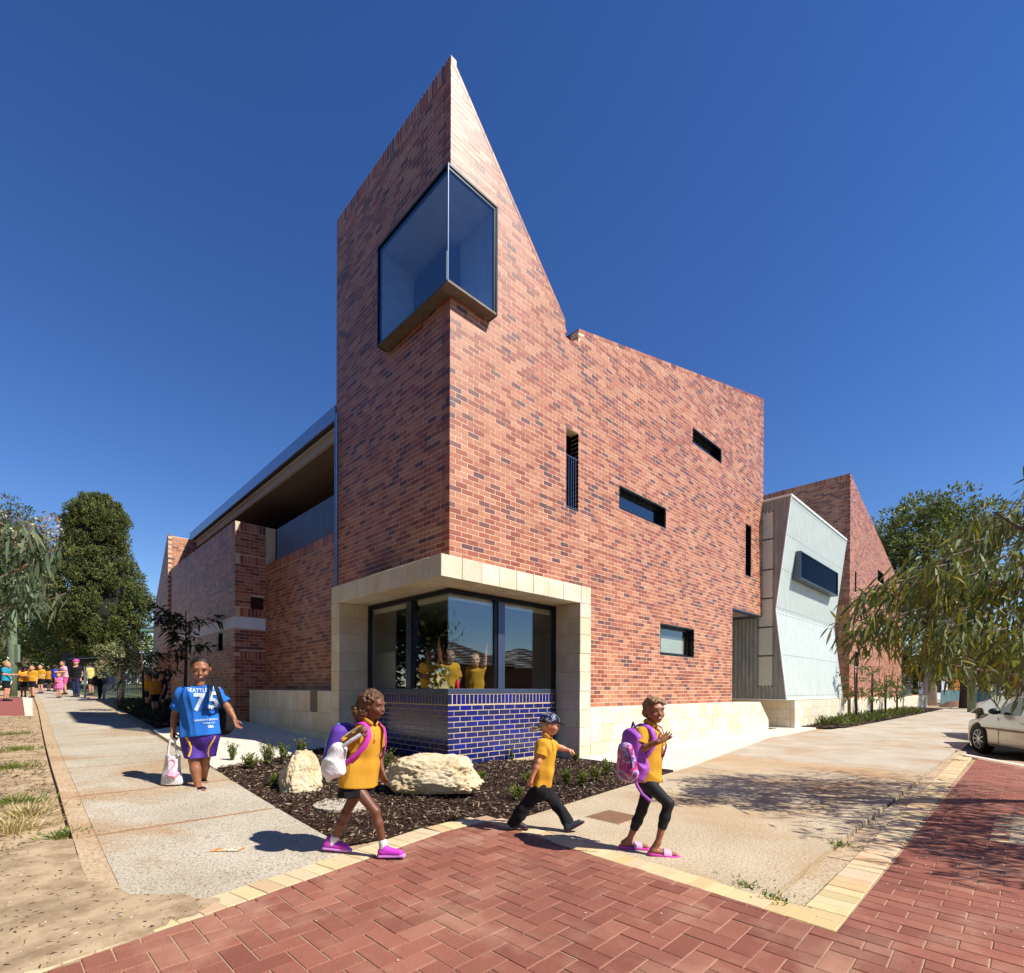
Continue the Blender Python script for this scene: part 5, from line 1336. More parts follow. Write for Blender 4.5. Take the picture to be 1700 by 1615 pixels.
n = 16000; x = rng.uniform(-8.5, -4.5, n); y = -3.0 + 15 * rng.random(n) ** 1.6; keep_ = (np.sin(x * 2.1 + 1) * np.sin(y * 1.3 + x) > -.25) | (rng.random(n) < .15); x, y = x[keep_], y[keep_]; n = len(x)
V, T, cc = leaf_quads(np.stack([x, y, zg(x, y) - .038 + rng.uniform(0, .012, n)], -1), rdir(n) * np.array((1, 1, .2)), rdir(n, 1.5), .05 * rng.uniform(.3, 1.4, n), .012, pal([hx(96, 74, 54), hx(70, 54, 42), hx(130, 106, 78), hx(60, 48, 40)], n, .3))
pk = np.argwhere((mk > .5)); pk = pk[rng.integers(0, len(pk), 900)]; ex = np.stack([GX[pk[:, 0], pk[:, 1]], GY[pk[:, 0], pk[:, 1]], GZ[pk[:, 0], pk[:, 1]] + .002], -1) + rng.uniform(-.015, .015, (900, 3)) * (1, 1, 0)
V2, T2, c2_ = leaf_quads(ex, rdir(900) * np.array((1, 1, .1)), rdir(900, 2.), .035 * rng.uniform(.2, 1.3, 900), .009, pal([hx(86, 66, 50), hx(58, 46, 38), hx(120, 96, 70), hx(206, 198, 186)], 900, .3))
T = np.concatenate([T, T2 + len(V)]); V = np.concatenate([V, V2]); cc = np.concatenate([cc, c2_])
lit = put_leaves('leaf_litter', V, T, cc, MAT_CHIP, None, kind='stuff'); tag(lit, 'dry leaf litter scattered over the sandy verge', 'litter')
# weeds in the paving joints
for px, py, lab in ((1240, 1470, 'weed between driveway and cream border'), (1285, 1492, 'tiny weed at the driveway corner'), (1590, 1262, 'grass tuft at the end of the drain'), (1395, 1402, 'weed in the drain channel')):
    p = Hit(px, py); p[2] = 0; tuft('joint_weed', lab, p, .05, .12, 90, GRN, 'weeds in the paving joints')
print('plants', round(time.time() - T0, 1))

# ---- boulders
b = NB('boulder_limestone'); v = b.pos(); n1 = b.noise(v, 4, 7, .65); n2 = b.noise(v, 26, 5, .7)
c = b.ramp(n1, [(.3, hx(186, 156, 114)), (.5, hx(214, 194, 158)), (.7, hx(226, 212, 184))]); c = b.mix(b.ramp(n2, [(.3, (.8,) * 3), (.42, (0, 0, 0))]), c, hx(120, 92, 60))
b.base(c).set(.95, spec=.2); b.bump(n2, .7, .02); MAT_BOULD = b.m
def boulder(label, c, R, seed, rz, taper=0.):
    bmh = bmesh.new(); bmesh.ops.create_icosphere(bmh, subdivisions=6, radius=1)
    rs = np.random.default_rng(seed); o = Vector(rs.uniform(0, 50, 3))
    for v_ in bmh.verts:
        p = v_.co.copy(); q_ = Vector((math.copysign(abs(p.x) ** .75, p.x), math.copysign(abs(p.y) ** .75, p.y), math.copysign(abs(p.z) ** .8, p.z)))
        d = 1 + .20 * mnoise.noise(p * 1.3 + o) + .10 * mnoise.noise(p * 3.1 + o) + .05 * mnoise.noise(p * 8 + o)
        pit = mnoise.noise(p * 14 + o); d -= .16 * max(0, pit - .1) + .10 * max(0, mnoise.noise(p * 9 + o) - .12) + .05 * max(0, mnoise.noise(p * 30 + o) - .1) + .03 * abs(mnoise.noise(p * 22 + o)) + .05 * abs(mnoise.noise(p * 6 + o))
        q_ = q_ * d; tz = 1 - taper * max(-.6, q_.z); v_.co = Vector(((q_.x * tz + .25 * taper * q_.z) * R[0], q_.y * tz * R[1], max(q_.z, -.75) * R[2]))
    me = bpy.data.meshes.new('boulder'); bmh.to_mesh(me); bmh.free(); me.polygons.foreach_set('use_smooth', [True] * len(me.polygons))
    o_ = link('boulder', me, MAT_BOULD, None, tuple(c)); o_.rotation_euler = (0, 0, rz); tag(o_, label, 'boulder', 'boulders in the mulch bed'); return o_
rzc = math.atan2(_R[1], _R[0])
p = at(718, 1290, 5.95); boulder('large pitted limestone boulder in front of the blue base', (p[0], p[1], .235), (.56, .30, .24), 3, rzc, .12)
p = at(500, 1300, 5.95); boulder('small upright limestone boulder near the footpath', (p[0], p[1], .235), (.225, .2, .28), 12, rzc + .4, .38)
# round stepping slab
st = MB(); c0 = Hit(570, 1332); c0[2] = float(h1(c0[0], c0[1])) + .0
st.tube([(c0[0], c0[1], c0[2] - .04), (c0[0], c0[1], c0[2] + .012), (c0[0], c0[1], c0[2] + .016)], [.30, .30, .29], 28); so_ = st.build('stepping_slab', MAT_PATH, None)
so_.name = 'stepping_slab'; tag(so_, 'round pale concrete lid lying in the mulch', 'lid')
# printed leaflet stuck on the path
b = NB('printed_leaflet'); v = b.pos((1, 1, 1)); n1 = b.noise(v, 16, 2, .5); b.base(b.ramp(n1, [(.3, hx(222, 208, 180)), (.42, hx(214, 160, 70)), (.5, hx(206, 120, 70)), (.56, hx(226, 220, 200)), (.7, hx(150, 160, 120))])).set(.7)
p = Hit(368, 1407); lf = MB(); lf.obox((p[0] - .1, p[1] - .05, p[2] + .002), (.16, -.13, 0), (.07, .05, 0), (0, 0, .003)); lo_ = lf.build('leaflet', b.m, None); tag(lo_, 'weathered printed leaflet stuck to the footpath', 'leaflet')
print('rocks', round(time.time() - T0, 1))
# ================================================================== things beyond: poles, fences, houses
MAT_TIMB = simple('weathered_green_timber', hx(112, 128, 104), .9, var=.25, scale=9, bump=.5)
MAT_GRAF = simple('white_spray_paint', hx(226, 228, 224), .7, var=.05)
def pole(name, label, base, r, h, graffiti=False):
    base = np.array(base, float); t = empty(name, tuple(base), label=label, cat='pole')
    m = MB(); m.tube([base + (0, 0, -.2), base + (0, 0, h * .5), base + (0, 0, h)], [r, r * .95, r * .88], 16); m.build('shaft', MAT_TIMB, t, smooth=True)
    if graffiti:
        P = []
        for (u, z) in ((.0, 1.75), (.35, 1.70), (-.2, 1.62), (.25, 1.55), (-.1, 1.48), (.3, 1.42), (.55, 1.32), (.1, 1.36), (.45, 1.22), (.7, 1.12), (.35, 1.0), (.1, 1.08), (.4, .92), (.8, .88), (.5, .8), (.9, .72), (.6, .6)):
            a = math.atan2(-_F[1], -_F[0]) + (u - .2) * 1.1; P.append(base + np.array((math.cos(a) * (r + .004), math.sin(a) * (r + .004), z)))
        g_ = MB(); g_.tube(P, .022, 5); g_.build('graffiti', MAT_GRAF, t)
        bx_ = MB(); q_ = base + _R * (r + .07) + np.array((0, 0, 1.55)); bx_.obox(q_ - _R * .07 - _F * .06, _R * .12, _F * .12, (0, 0, .75)); bx_.build('meter_box', MAT_TIMB, t)
    return t
p = at(20, 1160, 21.5); pole('timber_pole', 'green timber pole with white graffiti scrawl', p, .17, 5.2, True)
p = at(1613, 1188, 29.5); p[2] = 0; pole('timber_pole', 'stout grey green timber pole behind the parked cars', p, .2, 6.0)
# red paved patch on the left verge
rp = drape('paved_patch', (-7.5, 12.35), (-4.62, 12.35), (-4.6, 22), (-7.5, 22), simple('red_patch', hx(150, 84, 74), .9, var=.15, scale=20), None, dz=-.01); tag(rp, 'red paved patch on the verge around the timber pole', 'paving', kind='structure')
rp = drape('patch_border', (-4.61, 12.3), (-4.46, 12.3), (-4.3, 22), (-4.59, 22), MAT_PAD, None, dz=-.006); tag(rp, 'cream border between red patch and footpath', 'paving', kind='structure')
ln = drape('lawn', (-1.5, 19.5), (9, 19.5), (14, 45), (-6, 45), simple('lawn_green', hx(92, 104, 50), .95, var=.3, scale=10), None, dz=-.02, step=2); tag(ln, 'strip of lawn behind the school fence', 'lawn', kind='structure')
# black picket fence, picket by picket
def picket_fence(label, A, B, h, n, mat=MAT_BLACK):
    A, B = np.array(A, float), np.array(B, float); t = empty('picket_fence', tuple(A), label=label, cat='fence')
    d = (B - A); d /= np.linalg.norm(d)
    r_ = MB(); r_.bar(A + (0, 0, h - .15), B + (0, 0, h - .15), .04); r_.build('rail', mat, t); r_ = MB(); r_.bar(A + (0, 0, .2), B + (0, 0, .2), .04); r_.build('rail', mat, t)
    me = None
    for k in range(n + 1):
        P = A + (B - A) * k / n
        if me is None:
            m = MB(); m.box(A[0] - .012, A[0] + .012, A[1] - .012, A[1] + .012, A[2] + .05, A[2] + h); o = m.build('picket', mat, t); me = o.data; o.location = tuple(P - A)
        else: link('picket', me, mat, t, tuple(P - A))
    return t
A = at(104, 1160, 29); A[2] = .98; B = at(262, 1160, 22.5); B[2] = .84
picket_fence('black steel picket fence in front of the cypress', A, B, 2.0, 60)
g_ = MB(); q_ = at(104, 1160, 28.6); q_[2] = .96; g_.obox(q_, _R * .75, _F * .05, (0, 0, 2.25)); go = g_.build('gate_panel', MAT_BLACK, None); tag(go, 'solid black gate panel at the end of the picket fence', 'gate')
# chain link barrier with galvanised posts
cl = empty('chain_link_barrier', tuple(at(140, 1157, 21)), label='galvanised chain link barrier beside the footpath', cat='fence')
P0 = at(141, 1157, 21); P0[2] = .80; P1 = at(250, 1160, 20.0); P1[2] = .76
for t_ in (0, .5, 1):
    m = MB(); q_ = P0 + (P1 - P0) * t_; m.tube([q_, q_ + (0, 0, 1.3)], .035, 8); m.build('post', MAT_ZINC, cl)
m = MB(); m.tube([P0 + (0, 0, 1.28), P1 + (0, 0, 1.28)], .025, 6); m.build('rail', MAT_ZINC, cl)
m = MB()
for k in range(60):
    a = P0 + (P1 - P0) * k / 60; b_ = P0 + (P1 - P0) * min(1, (k + 12) / 60); hh = 1.25 * min(1, (60 - k) / 12)
    m.bar(a + (0, 0, .05), b_ + (0, 0, .05 + hh * .95), .006); m.bar(b_ + (0, 0, .05), a + (0, 0, .05 + hh * .95), .006)
m.build('mesh_wire', MAT_ZINC, cl, kind='stuff')
# neighbouring roof seen past the gable
nb = empty('brick_cottage', tuple(at(252, 1150, 30)), label='low brick cottage with green gutter beyond the gable', cat='house')
c0 = at(266, 1150, 30); c0[2] = .9
m = MB(); m.obox(c0, _R * 2.5, _F * 5, (0, 0, 3.6)); m.build('wall', simple('cottage_brick', hx(120, 74, 60), .9, var=.2, scale=8), nb)
m = MB(); m.obox(c0 - _R * .75 - _F * .6 + (0, 0, 3.6), _R * 3.5, _F * 6, (0, 0, .14)); m.build('gutter', simple('green_gutter', hx(120, 160, 140), .5), nb)
m = MB(); q_ = c0 - _R * .75 - _F * .6 + (0, 0, 3.75); m.poly([q_, q_ + _R * 3.5, q_ + _R * 3.5 + _F * 6, q_ + _F * 6, q_ + _R * 1.7 + _F * 3 + (0, 0, 1.0)], [(0, 1, 4), (1, 2, 4), (2, 3, 4), (3, 0, 4)]); m.build('roof', MAT_FRAME_L, nb)
m = MB(); m.tube([c0 - _R * .1 - _F * .06, c0 - _R * .1 - _F * .06 + (0, 0, 3.6)], .06, 8); m.build('downpipe', MAT_SOFFIT, nb)
# far right: green fence, white shop, orange pier, soil heap
fg = empty('panel_fence', tuple(at(1565, 1172, 44)), label='blue green sheet fence at the end of the limestone wall', cat='fence')
a = at(1562, 1172, 44); a[2] = 0; b_ = at(1668, 1172, 52); b_[2] = 0
m_g = simple('blue_green_sheet', hx(78, 110, 112), .6, var=.15, scale=6)
for k in range(14):
    q0 = a + (b_ - a) * k / 14; q1 = a + (b_ - a) * (k + .96) / 14; m = MB(); m.obox(q0, q1 - q0, _F * .04, (0, 0, 1.3)); m.build('panel', m_g, fg)
ws = empty('white_shop', tuple(at(1600, 1150, 70)), label='white walled shop far along the street', cat='building')
q_ = at(1540, 1150, 70); q_[2] = 0
m = MB(); m.obox(q_, _R * 9, _F * 8, (0, 0, 4.4)); m.build('wall', MAT_WHITE, ws)
m = MB(); m.obox(q_ - _R * .3 - _F * .4 + (0, 0, 4.4), _R * 9.6, _F * 8.6, (0, 0, .25)); m.build('roof', MAT_FRAME_L, ws)
for k in range(4):
    m = MB(); m.obox(q_ + _R * (1 + 2.1 * k) - _F * .03 + (0, 0, 1.0), _R * .9, _F * .05, (0, 0, 1.6)); m.build('window', MAT_FRAME, ws)
q_ = at(1583, 1150, 58); q_[2] = 0; m = MB(); m.obox(q_, _R * .85, _F * .8, (0, 0, 2.9)); o = m.build('orange_pier', simple('orange_render', hx(206, 132, 60), .8), None); tag(o, 'orange rendered pier behind the green fence', 'pier')
q_ = at(1690, 1150, 75); q_[2] = 0; h2_ = empty('far_house', tuple(q_), label='pale house under trees at the end of the street', cat='house')
m = MB(); m.obox(q_ - _R * 3, _R * 12, _F * 8, (0, 0, 3.4)); m.build('wall', MAT_SOFFIT, h2_)
m = MB(); r_ = q_ - _R * 3.5 - _F * .5 + (0, 0, 3.4); m.poly([r_, r_ + _R * 13, r_ + _R * 13 + _F * 9, r_ + _F * 9, r_ + _R * 4 + _F * 4.5 + (0, 0, 2.2), r_ + _R * 9 + _F * 4.5 + (0, 0, 2.2)], [(0, 1, 5, 4), (1, 2, 5), (2, 3, 4, 5), (3, 0, 4)]); m.build('roof', MAT_FRAME_L, h2_)
hp = MB(); q_ = at(1590, 1178, 40); q_[2] = -.05
ring = [q_ + np.array((math.cos(t) * 2.4, math.sin(t) * 1.2, 0)) for t in np.linspace(0, 2 * math.pi, 15)[:-1]]; r2 = [q_ + np.array((math.cos(t) * 1.1, math.sin(t) * .6, .42 + .06 * math.sin(5 * t))) for t in np.linspace(0, 2 * math.pi, 15)[:-1]]
hp.poly(ring + r2 + [q_ + (0, 0, .5)], [(i, (i + 1) % 14, 14 + (i + 1) % 14, 14 + i) for i in range(14)] + [(14 + i, 14 + (i + 1) % 14, 28) for i in range(14)]); o = hp.build('soil_heap', simple('leafy_soil', hx(122, 84, 62), .95, var=.35, scale=6, bump=.7), None); tag(o, 'brown heap of soil and leaves by the green fence', 'soil heap')
# hedge masses along the horizon so the street closes off
def hedge(label, A, B, h, n, cols):
    A, B = np.array(A, float), np.array(B, float); cen = []; rad = []
    for k in range(n):
        t = rng.random(); q_ = A + (B - A) * t + np.array((rng.normal() * .5, rng.normal() * .5, 0)); cen.append(q_ + (0, 0, rng.uniform(.2, h))); rad.append(rng.uniform(.5, .9))
    V, T, C = crown_from_clumps(np.array(cen), np.array(rad), 70, .3, .16, cols)
    o = put_leaves('hedge', V, T, C, MAT_LEAF, None, kind='stuff'); tag(o, label, 'hedge')
a = at(-60, 1150, 40); a[2] = 1.2; b_ = at(300, 1150, 40); b_[2] = 1.2; hedge('dense hedge closing off the school yard', a, b_, 4.2, 190, GREEN_BUSH)
a = at(1480, 1150, 80); a[2] = 0; b_ = at(1800, 1150, 75); b_[2] = 0; hedge('row of leafy shrubs at the end of the street', a, b_, 4.5, 130, GREEN_BUSH)
# house across the main road (mirrored in the corner window)
hs_ = empty('tiled_house', (15, -20, 0), label='tiled bungalow across the main road', cat='house')
m = MB(); m.box(8.5, 27, -25, -17, -.2, 2.7); m.build('wall', simple('bungalow_brick', hx(150, 112, 92), .9, var=.2, scale=6), hs_)
MAT_TILE = simple('roof_tile', hx(92, 66, 58), .7, var=.2, scale=10)
def hip(x0, x1, y0, y1, z0, zr, rows, name):
    m = MB(); hy = (y1 - y0) / 2
    for k in range(rows):
        t0, t1 = k / rows, (k + 1) / rows
        a0, a1 = hy * t0, hy * t1; za, zb_ = z0 + (zr - z0) * t0, z0 + (zr - z0) * t1
        m.poly([(x0 + a0, y0 + a0, za + .05), (x1 - a0, y0 + a0, za + .05), (x1 - a1, y0 + a1, zb_), (x0 + a1, y0 + a1, zb_), (x0 + a0, y1 - a0, za + .05), (x1 - a0, y1 - a0, za + .05), (x1 - a1, y1 - a1, zb_), (x0 + a1, y1 - a1, zb_)],
               [(0, 1, 2, 3), (1, 5, 6, 2), (5, 4, 7, 6), (4, 0, 3, 7)])
    m.build(name, MAT_TILE, hs_)
hip(8, 18.5, -25.6, -16.4, 2.6, 4.9, 14, 'roof'); hip(17.5, 27.6, -25.4, -16.0, 2.5, 4.3, 12, 'roof')
m = MB(); m.box(11.2, 12.0, -21.5, -20.7, 3.5, 6.0); m.build('chimney', MAT_TILE, hs_)
for x in (10, 14, 20, 24):
    m = MB(); m.box(x, x + 1.6, -17.02, -16.96, .8, 2.1); m.build('window', MAT_FRAME, hs_)
print('beyond', round(time.time() - T0, 1))
# ================================================================== people (implicit surfaces, one continuous skin each)
def f32(a): return np.asarray(a, np.float32)
class Field:
    def __init__(s, lo, hi, h):
        s.lo = np.array(lo, float); s.h = h; s.n = np.ceil((np.array(hi, float) - s.lo) / h).astype(int) + 2
        s.ax = [f32(s.lo[i] + h * np.arange(s.n[i])) for i in range(3)]; s.F = np.full(tuple(s.n), 9., np.float32)
    def _sub(s, lo, hi):
        a = np.clip(np.floor((lo - s.lo) / s.h).astype(int), 0, s.n); b = np.clip(np.ceil((hi - s.lo) / s.h).astype(int) + 1, 0, s.n)
        if np.any(b <= a): return None
        sl = tuple(slice(x, y) for x, y in zip(a, b))
        return sl, s.ax[0][sl[0]][:, None, None], s.ax[1][sl[1]][None, :, None], s.ax[2][sl[2]][None, None, :]
    def put(s, sl, d, k):
        A = s.F[sl]
        if k <= 0: s.F[sl] = np.minimum(A, d); return
        h = np.clip(.5 + .5 * (d - A) / k, 0, 1); s.F[sl] = d * (1 - h) + A * h - k * h * (1 - h)
    def cap(s, a, b, ra, rb, k=.02, side=None, ks=1., inf=0.):
        a, b = np.array(a, float), np.array(b, float); R = max(ra, rb) * max(1, ks) + inf + k + 2 * s.h
        q = s._sub(np.minimum(a, b) - R, np.maximum(a, b) + R)
        if q is None: return
        sl, X, Y, Z = q; X, Y, Z = X - f32(a[0]), Y - f32(a[1]), Z - f32(a[2]); ba = b - a; L2 = ba @ ba + 1e-12
        t = np.clip((X * f32(ba[0]) + Y * f32(ba[1]) + Z * f32(ba[2])) / f32(L2), 0, 1)
        qx, qy, qz = X - t * f32(ba[0]), Y - t * f32(ba[1]), Z - t * f32(ba[2]); d2 = qx * qx + qy * qy + qz * qz
        if side is not None:
            c = qx * f32(side[0]) + qy * f32(side[1]) + qz * f32(side[2]); d2 = d2 - c * c * f32(1 - 1 / ks ** 2)
        s.put(sl, np.sqrt(np.maximum(d2, 0)) - (f32(ra) + t * f32(rb - ra)) - f32(inf), k)
    def ell(s, c, axes, r, k=.01, inf=0.):
        c = np.array(c, float); r = np.array(r, float) + inf; R = max(r) + k + 2 * s.h; q = s._sub(c - R, c + R)
        if q is None: return
        sl, X, Y, Z = q; X, Y, Z = X - f32(c[0]), Y - f32(c[1]), Z - f32(c[2]); acc = 0
        for ax, rr in zip(axes, r): acc = acc + ((X * f32(ax[0]) + Y * f32(ax[1]) + Z * f32(ax[2])) / f32(rr)) ** 2
        s.put(sl, (np.sqrt(acc) - 1) * f32(min(r)), k)
    def cut(s, n, c):                           # keep the side where n.(p-c) < 0
        n = np.array(n, float); n /= np.linalg.norm(n)
        d = (s.ax[0] - f32(c[0]))[:, None, None] * f32(n[0]) + (s.ax[1] - f32(c[1]))[None, :, None] * f32(n[1]) + (s.ax[2] - f32(c[2]))[None, None, :] * f32(n[2])
        s.F = np.maximum(s.F, d)
    def folds(s, amp, freq, seed=0, zs=1.):
        r = np.random.default_rng(seed); X, Y, Z = s.ax[0][:, None, None], s.ax[1][None, :, None], s.ax[2][None, None, :] * f32(zs)
        acc = 0
        for k in range(6):
            w = r.normal(size=3); w = w / np.linalg.norm(w) * freq * r.uniform(.35, 1.5); acc = acc + np.sin(X * f32(w[0]) + Y * f32(w[1]) + Z * f32(w[2]) + f32(r.uniform(0, 6)))
        m = np.abs(s.F) < .05
        s.F = np.where(m, s.F + f32(amp) * (np.abs(acc) - 1.2) * f32(.6), s.F)
    def mesh(s):
        F = s.F; h = s.h; I = F < 0; nx, ny, nz = F.shape
        cnt = np.zeros((nx - 1, ny - 1, nz - 1), np.int8)
        for dx in (0, 1):
            for dy in (0, 1):
                for dz in (0, 1): cnt += I[dx:nx - 1 + dx, dy:ny - 1 + dy, dz:nz - 1 + dz]
        act = (cnt > 0) & (cnt < 8); ci = np.argwhere(act)
        if len(ci) == 0: return np.zeros((0, 3)), np.zeros((0, 4), int)
        idm = np.full(act.shape, -1, np.int32); idm[act] = np.arange(len(ci))
        P = np.zeros((len(ci), 3)); N = np.zeros(len(ci))
        cor = [(a, b, c) for a in (0, 1) for b in (0, 1) for c in (0, 1)]
        fv = {c: F[ci[:, 0] + c[0], ci[:, 1] + c[1], ci[:, 2] + c[2]].astype(float) for c in cor}
        for a in cor:
            for ax in range(3):
                if a[ax]: continue
                b = list(a); b[ax] = 1; b = tuple(b); fa, fb = fv[a], fv[b]; m = (fa < 0) != (fb < 0)
                t = np.where(m, fa / np.where(m, fa - fb, 1), 0); p = np.array(a, float)[None] + np.eye(3)[ax][None] * t[:, None]
                P += np.where(m[:, None], p, 0); N += m
        V = s.lo + (ci + P / N[:, None]) * h
        Q = []
        for ax in range(3):
            o = [(0, 1, 2), (1, 2, 0), (2, 0, 1)][ax]; u, v, w = o
            sl0 = [slice(None)] * 3; sl1 = [slice(None)] * 3; sl0[u] = slice(0, -1); sl1[u] = slice(1, None)
            A, B = I[tuple(sl0)], I[tuple(sl1)]
            for flip, m in ((False, A & ~B), (True, ~A & B)):
                e = np.argwhere(m); e = e[(e[:, v] > 0) & (e[:, w] > 0) & (e[:, v] < F.shape[v] - 1) & (e[:, w] < F.shape[w] - 1)]
                if len(e) == 0: continue
                def g(dv, dw): c = e.copy(); c[:, v] -= dv; c[:, w] -= dw; return idm[c[:, 0], c[:, 1], c[:, 2]]
                q = np.stack([g(1, 1), g(0, 1), g(0, 0), g(1, 0)], -1); Q.append(q[:, ::-1] if flip else q)
        return V, np.concatenate(Q)
    def obj(s, name, mat, parent, smooth_iter=1):
        V, Q = s.mesh()
        if len(V) == 0: return None
        if smooth_iter:
            for _ in range(smooth_iter):
                acc = np.zeros_like(V); n = np.zeros(len(V))
                for i in range(4):
                    a, b = Q[:, i], Q[:, (i + 1) % 4]; np.add.at(acc, a, V[b]); np.add.at(n, a, 1)
                V = V * .4 + .6 * acc / np.maximum(n, 1)[:, None]
        return link(name, mesh_np(name, V - wloc(parent), Q, smooth=True), mat, parent)
SKIN = {}
def skin(c):
    k = tuple(round(x, 3) for x in c)
    if k not in SKIN:
        b = NB('skin'); v = b.pos(); n1 = b.noise(v, 30, 4, .6); b.base(b.ramp(n1, [(.3, tuple(x * .9 for x in c)), (.7, tuple(min(1, x * 1.1) for x in c))])).set(.48, spec=.45)
        b.p.inputs['Subsurface Weight'].default_value = .08; b.p.inputs['Subsurface Radius'].default_value = (.01, .004, .002); SKIN[k] = b.m
    return SKIN[k]
CLOTH = {}
def cloth(name, c, rough=.85, bump=.25):
    if name not in CLOTH:
        b = NB(name); v = b.pos(); n1 = b.noise(v, 9, 5, .6); n2 = b.noise(v, 420, 2, .5)
        b.base(b.ramp(n1, [(.3, tuple(x * .88 for x in c)), (.7, tuple(min(1, x * 1.08) for x in c))])).set(rough, spec=.25); b.bump(b.mix(.5, n1, n2), bump, .004); CLOTH[name] = b.m
    return CLOTH[name]
def hairm(name, c1, c2):
    if name not in CLOTH:
        b = NB(name); v = b.pos((1, 1, .35)); n1 = b.noise(v, 90, 4, .7); b.base(b.ramp(n1, [(.35, c1), (.65, c2)])).set(.5, spec=.4); b.bump(n1, .7, .006); CLOTH[name] = b.m
    return CLOTH[name]
def small_ell(name, c, axes, r, mat, parent, sub=2):
    bmh = bmesh.new(); bmesh.ops.create_icosphere(bmh, subdivisions=sub, radius=1)
    c = np.array(c, float); A = np.array(axes, float)
    for v_ in bmh.verts: v_.co = Vector(tuple(sum(A[i] * v_.co[i] * r[i] for i in range(3))))
    bmesh.ops.recalc_face_normals(bmh, faces=bmh.faces[:])
    me = bpy.data.meshes.new(name); bmh.to_mesh(me); bmh.free(); me.polygons.foreach_set('use_smooth', [True] * len(me.polygons))
    return link(name, me, mat, parent, tuple(c - wloc(parent)))
def nrm(v): v = np.array(v, float); return v / (np.linalg.norm(v) + 1e-12)
UP = np.array((0, 0, 1.))
MUSTARD = cloth('mustard_polo', hx(206, 152, 46)); BLACKC = cloth('black_cloth', hx(26, 26, 30)); MAT_EYE = simple('eye_dark', hx(24, 18, 16), .2); MAT_EYEW = simple('eye_white', hx(190, 182, 172), .3)
MAT_LIP = simple('lip', hx(120, 62, 54), .5); MAT_TEETH = simple('teeth', hx(236, 228, 214), .35)
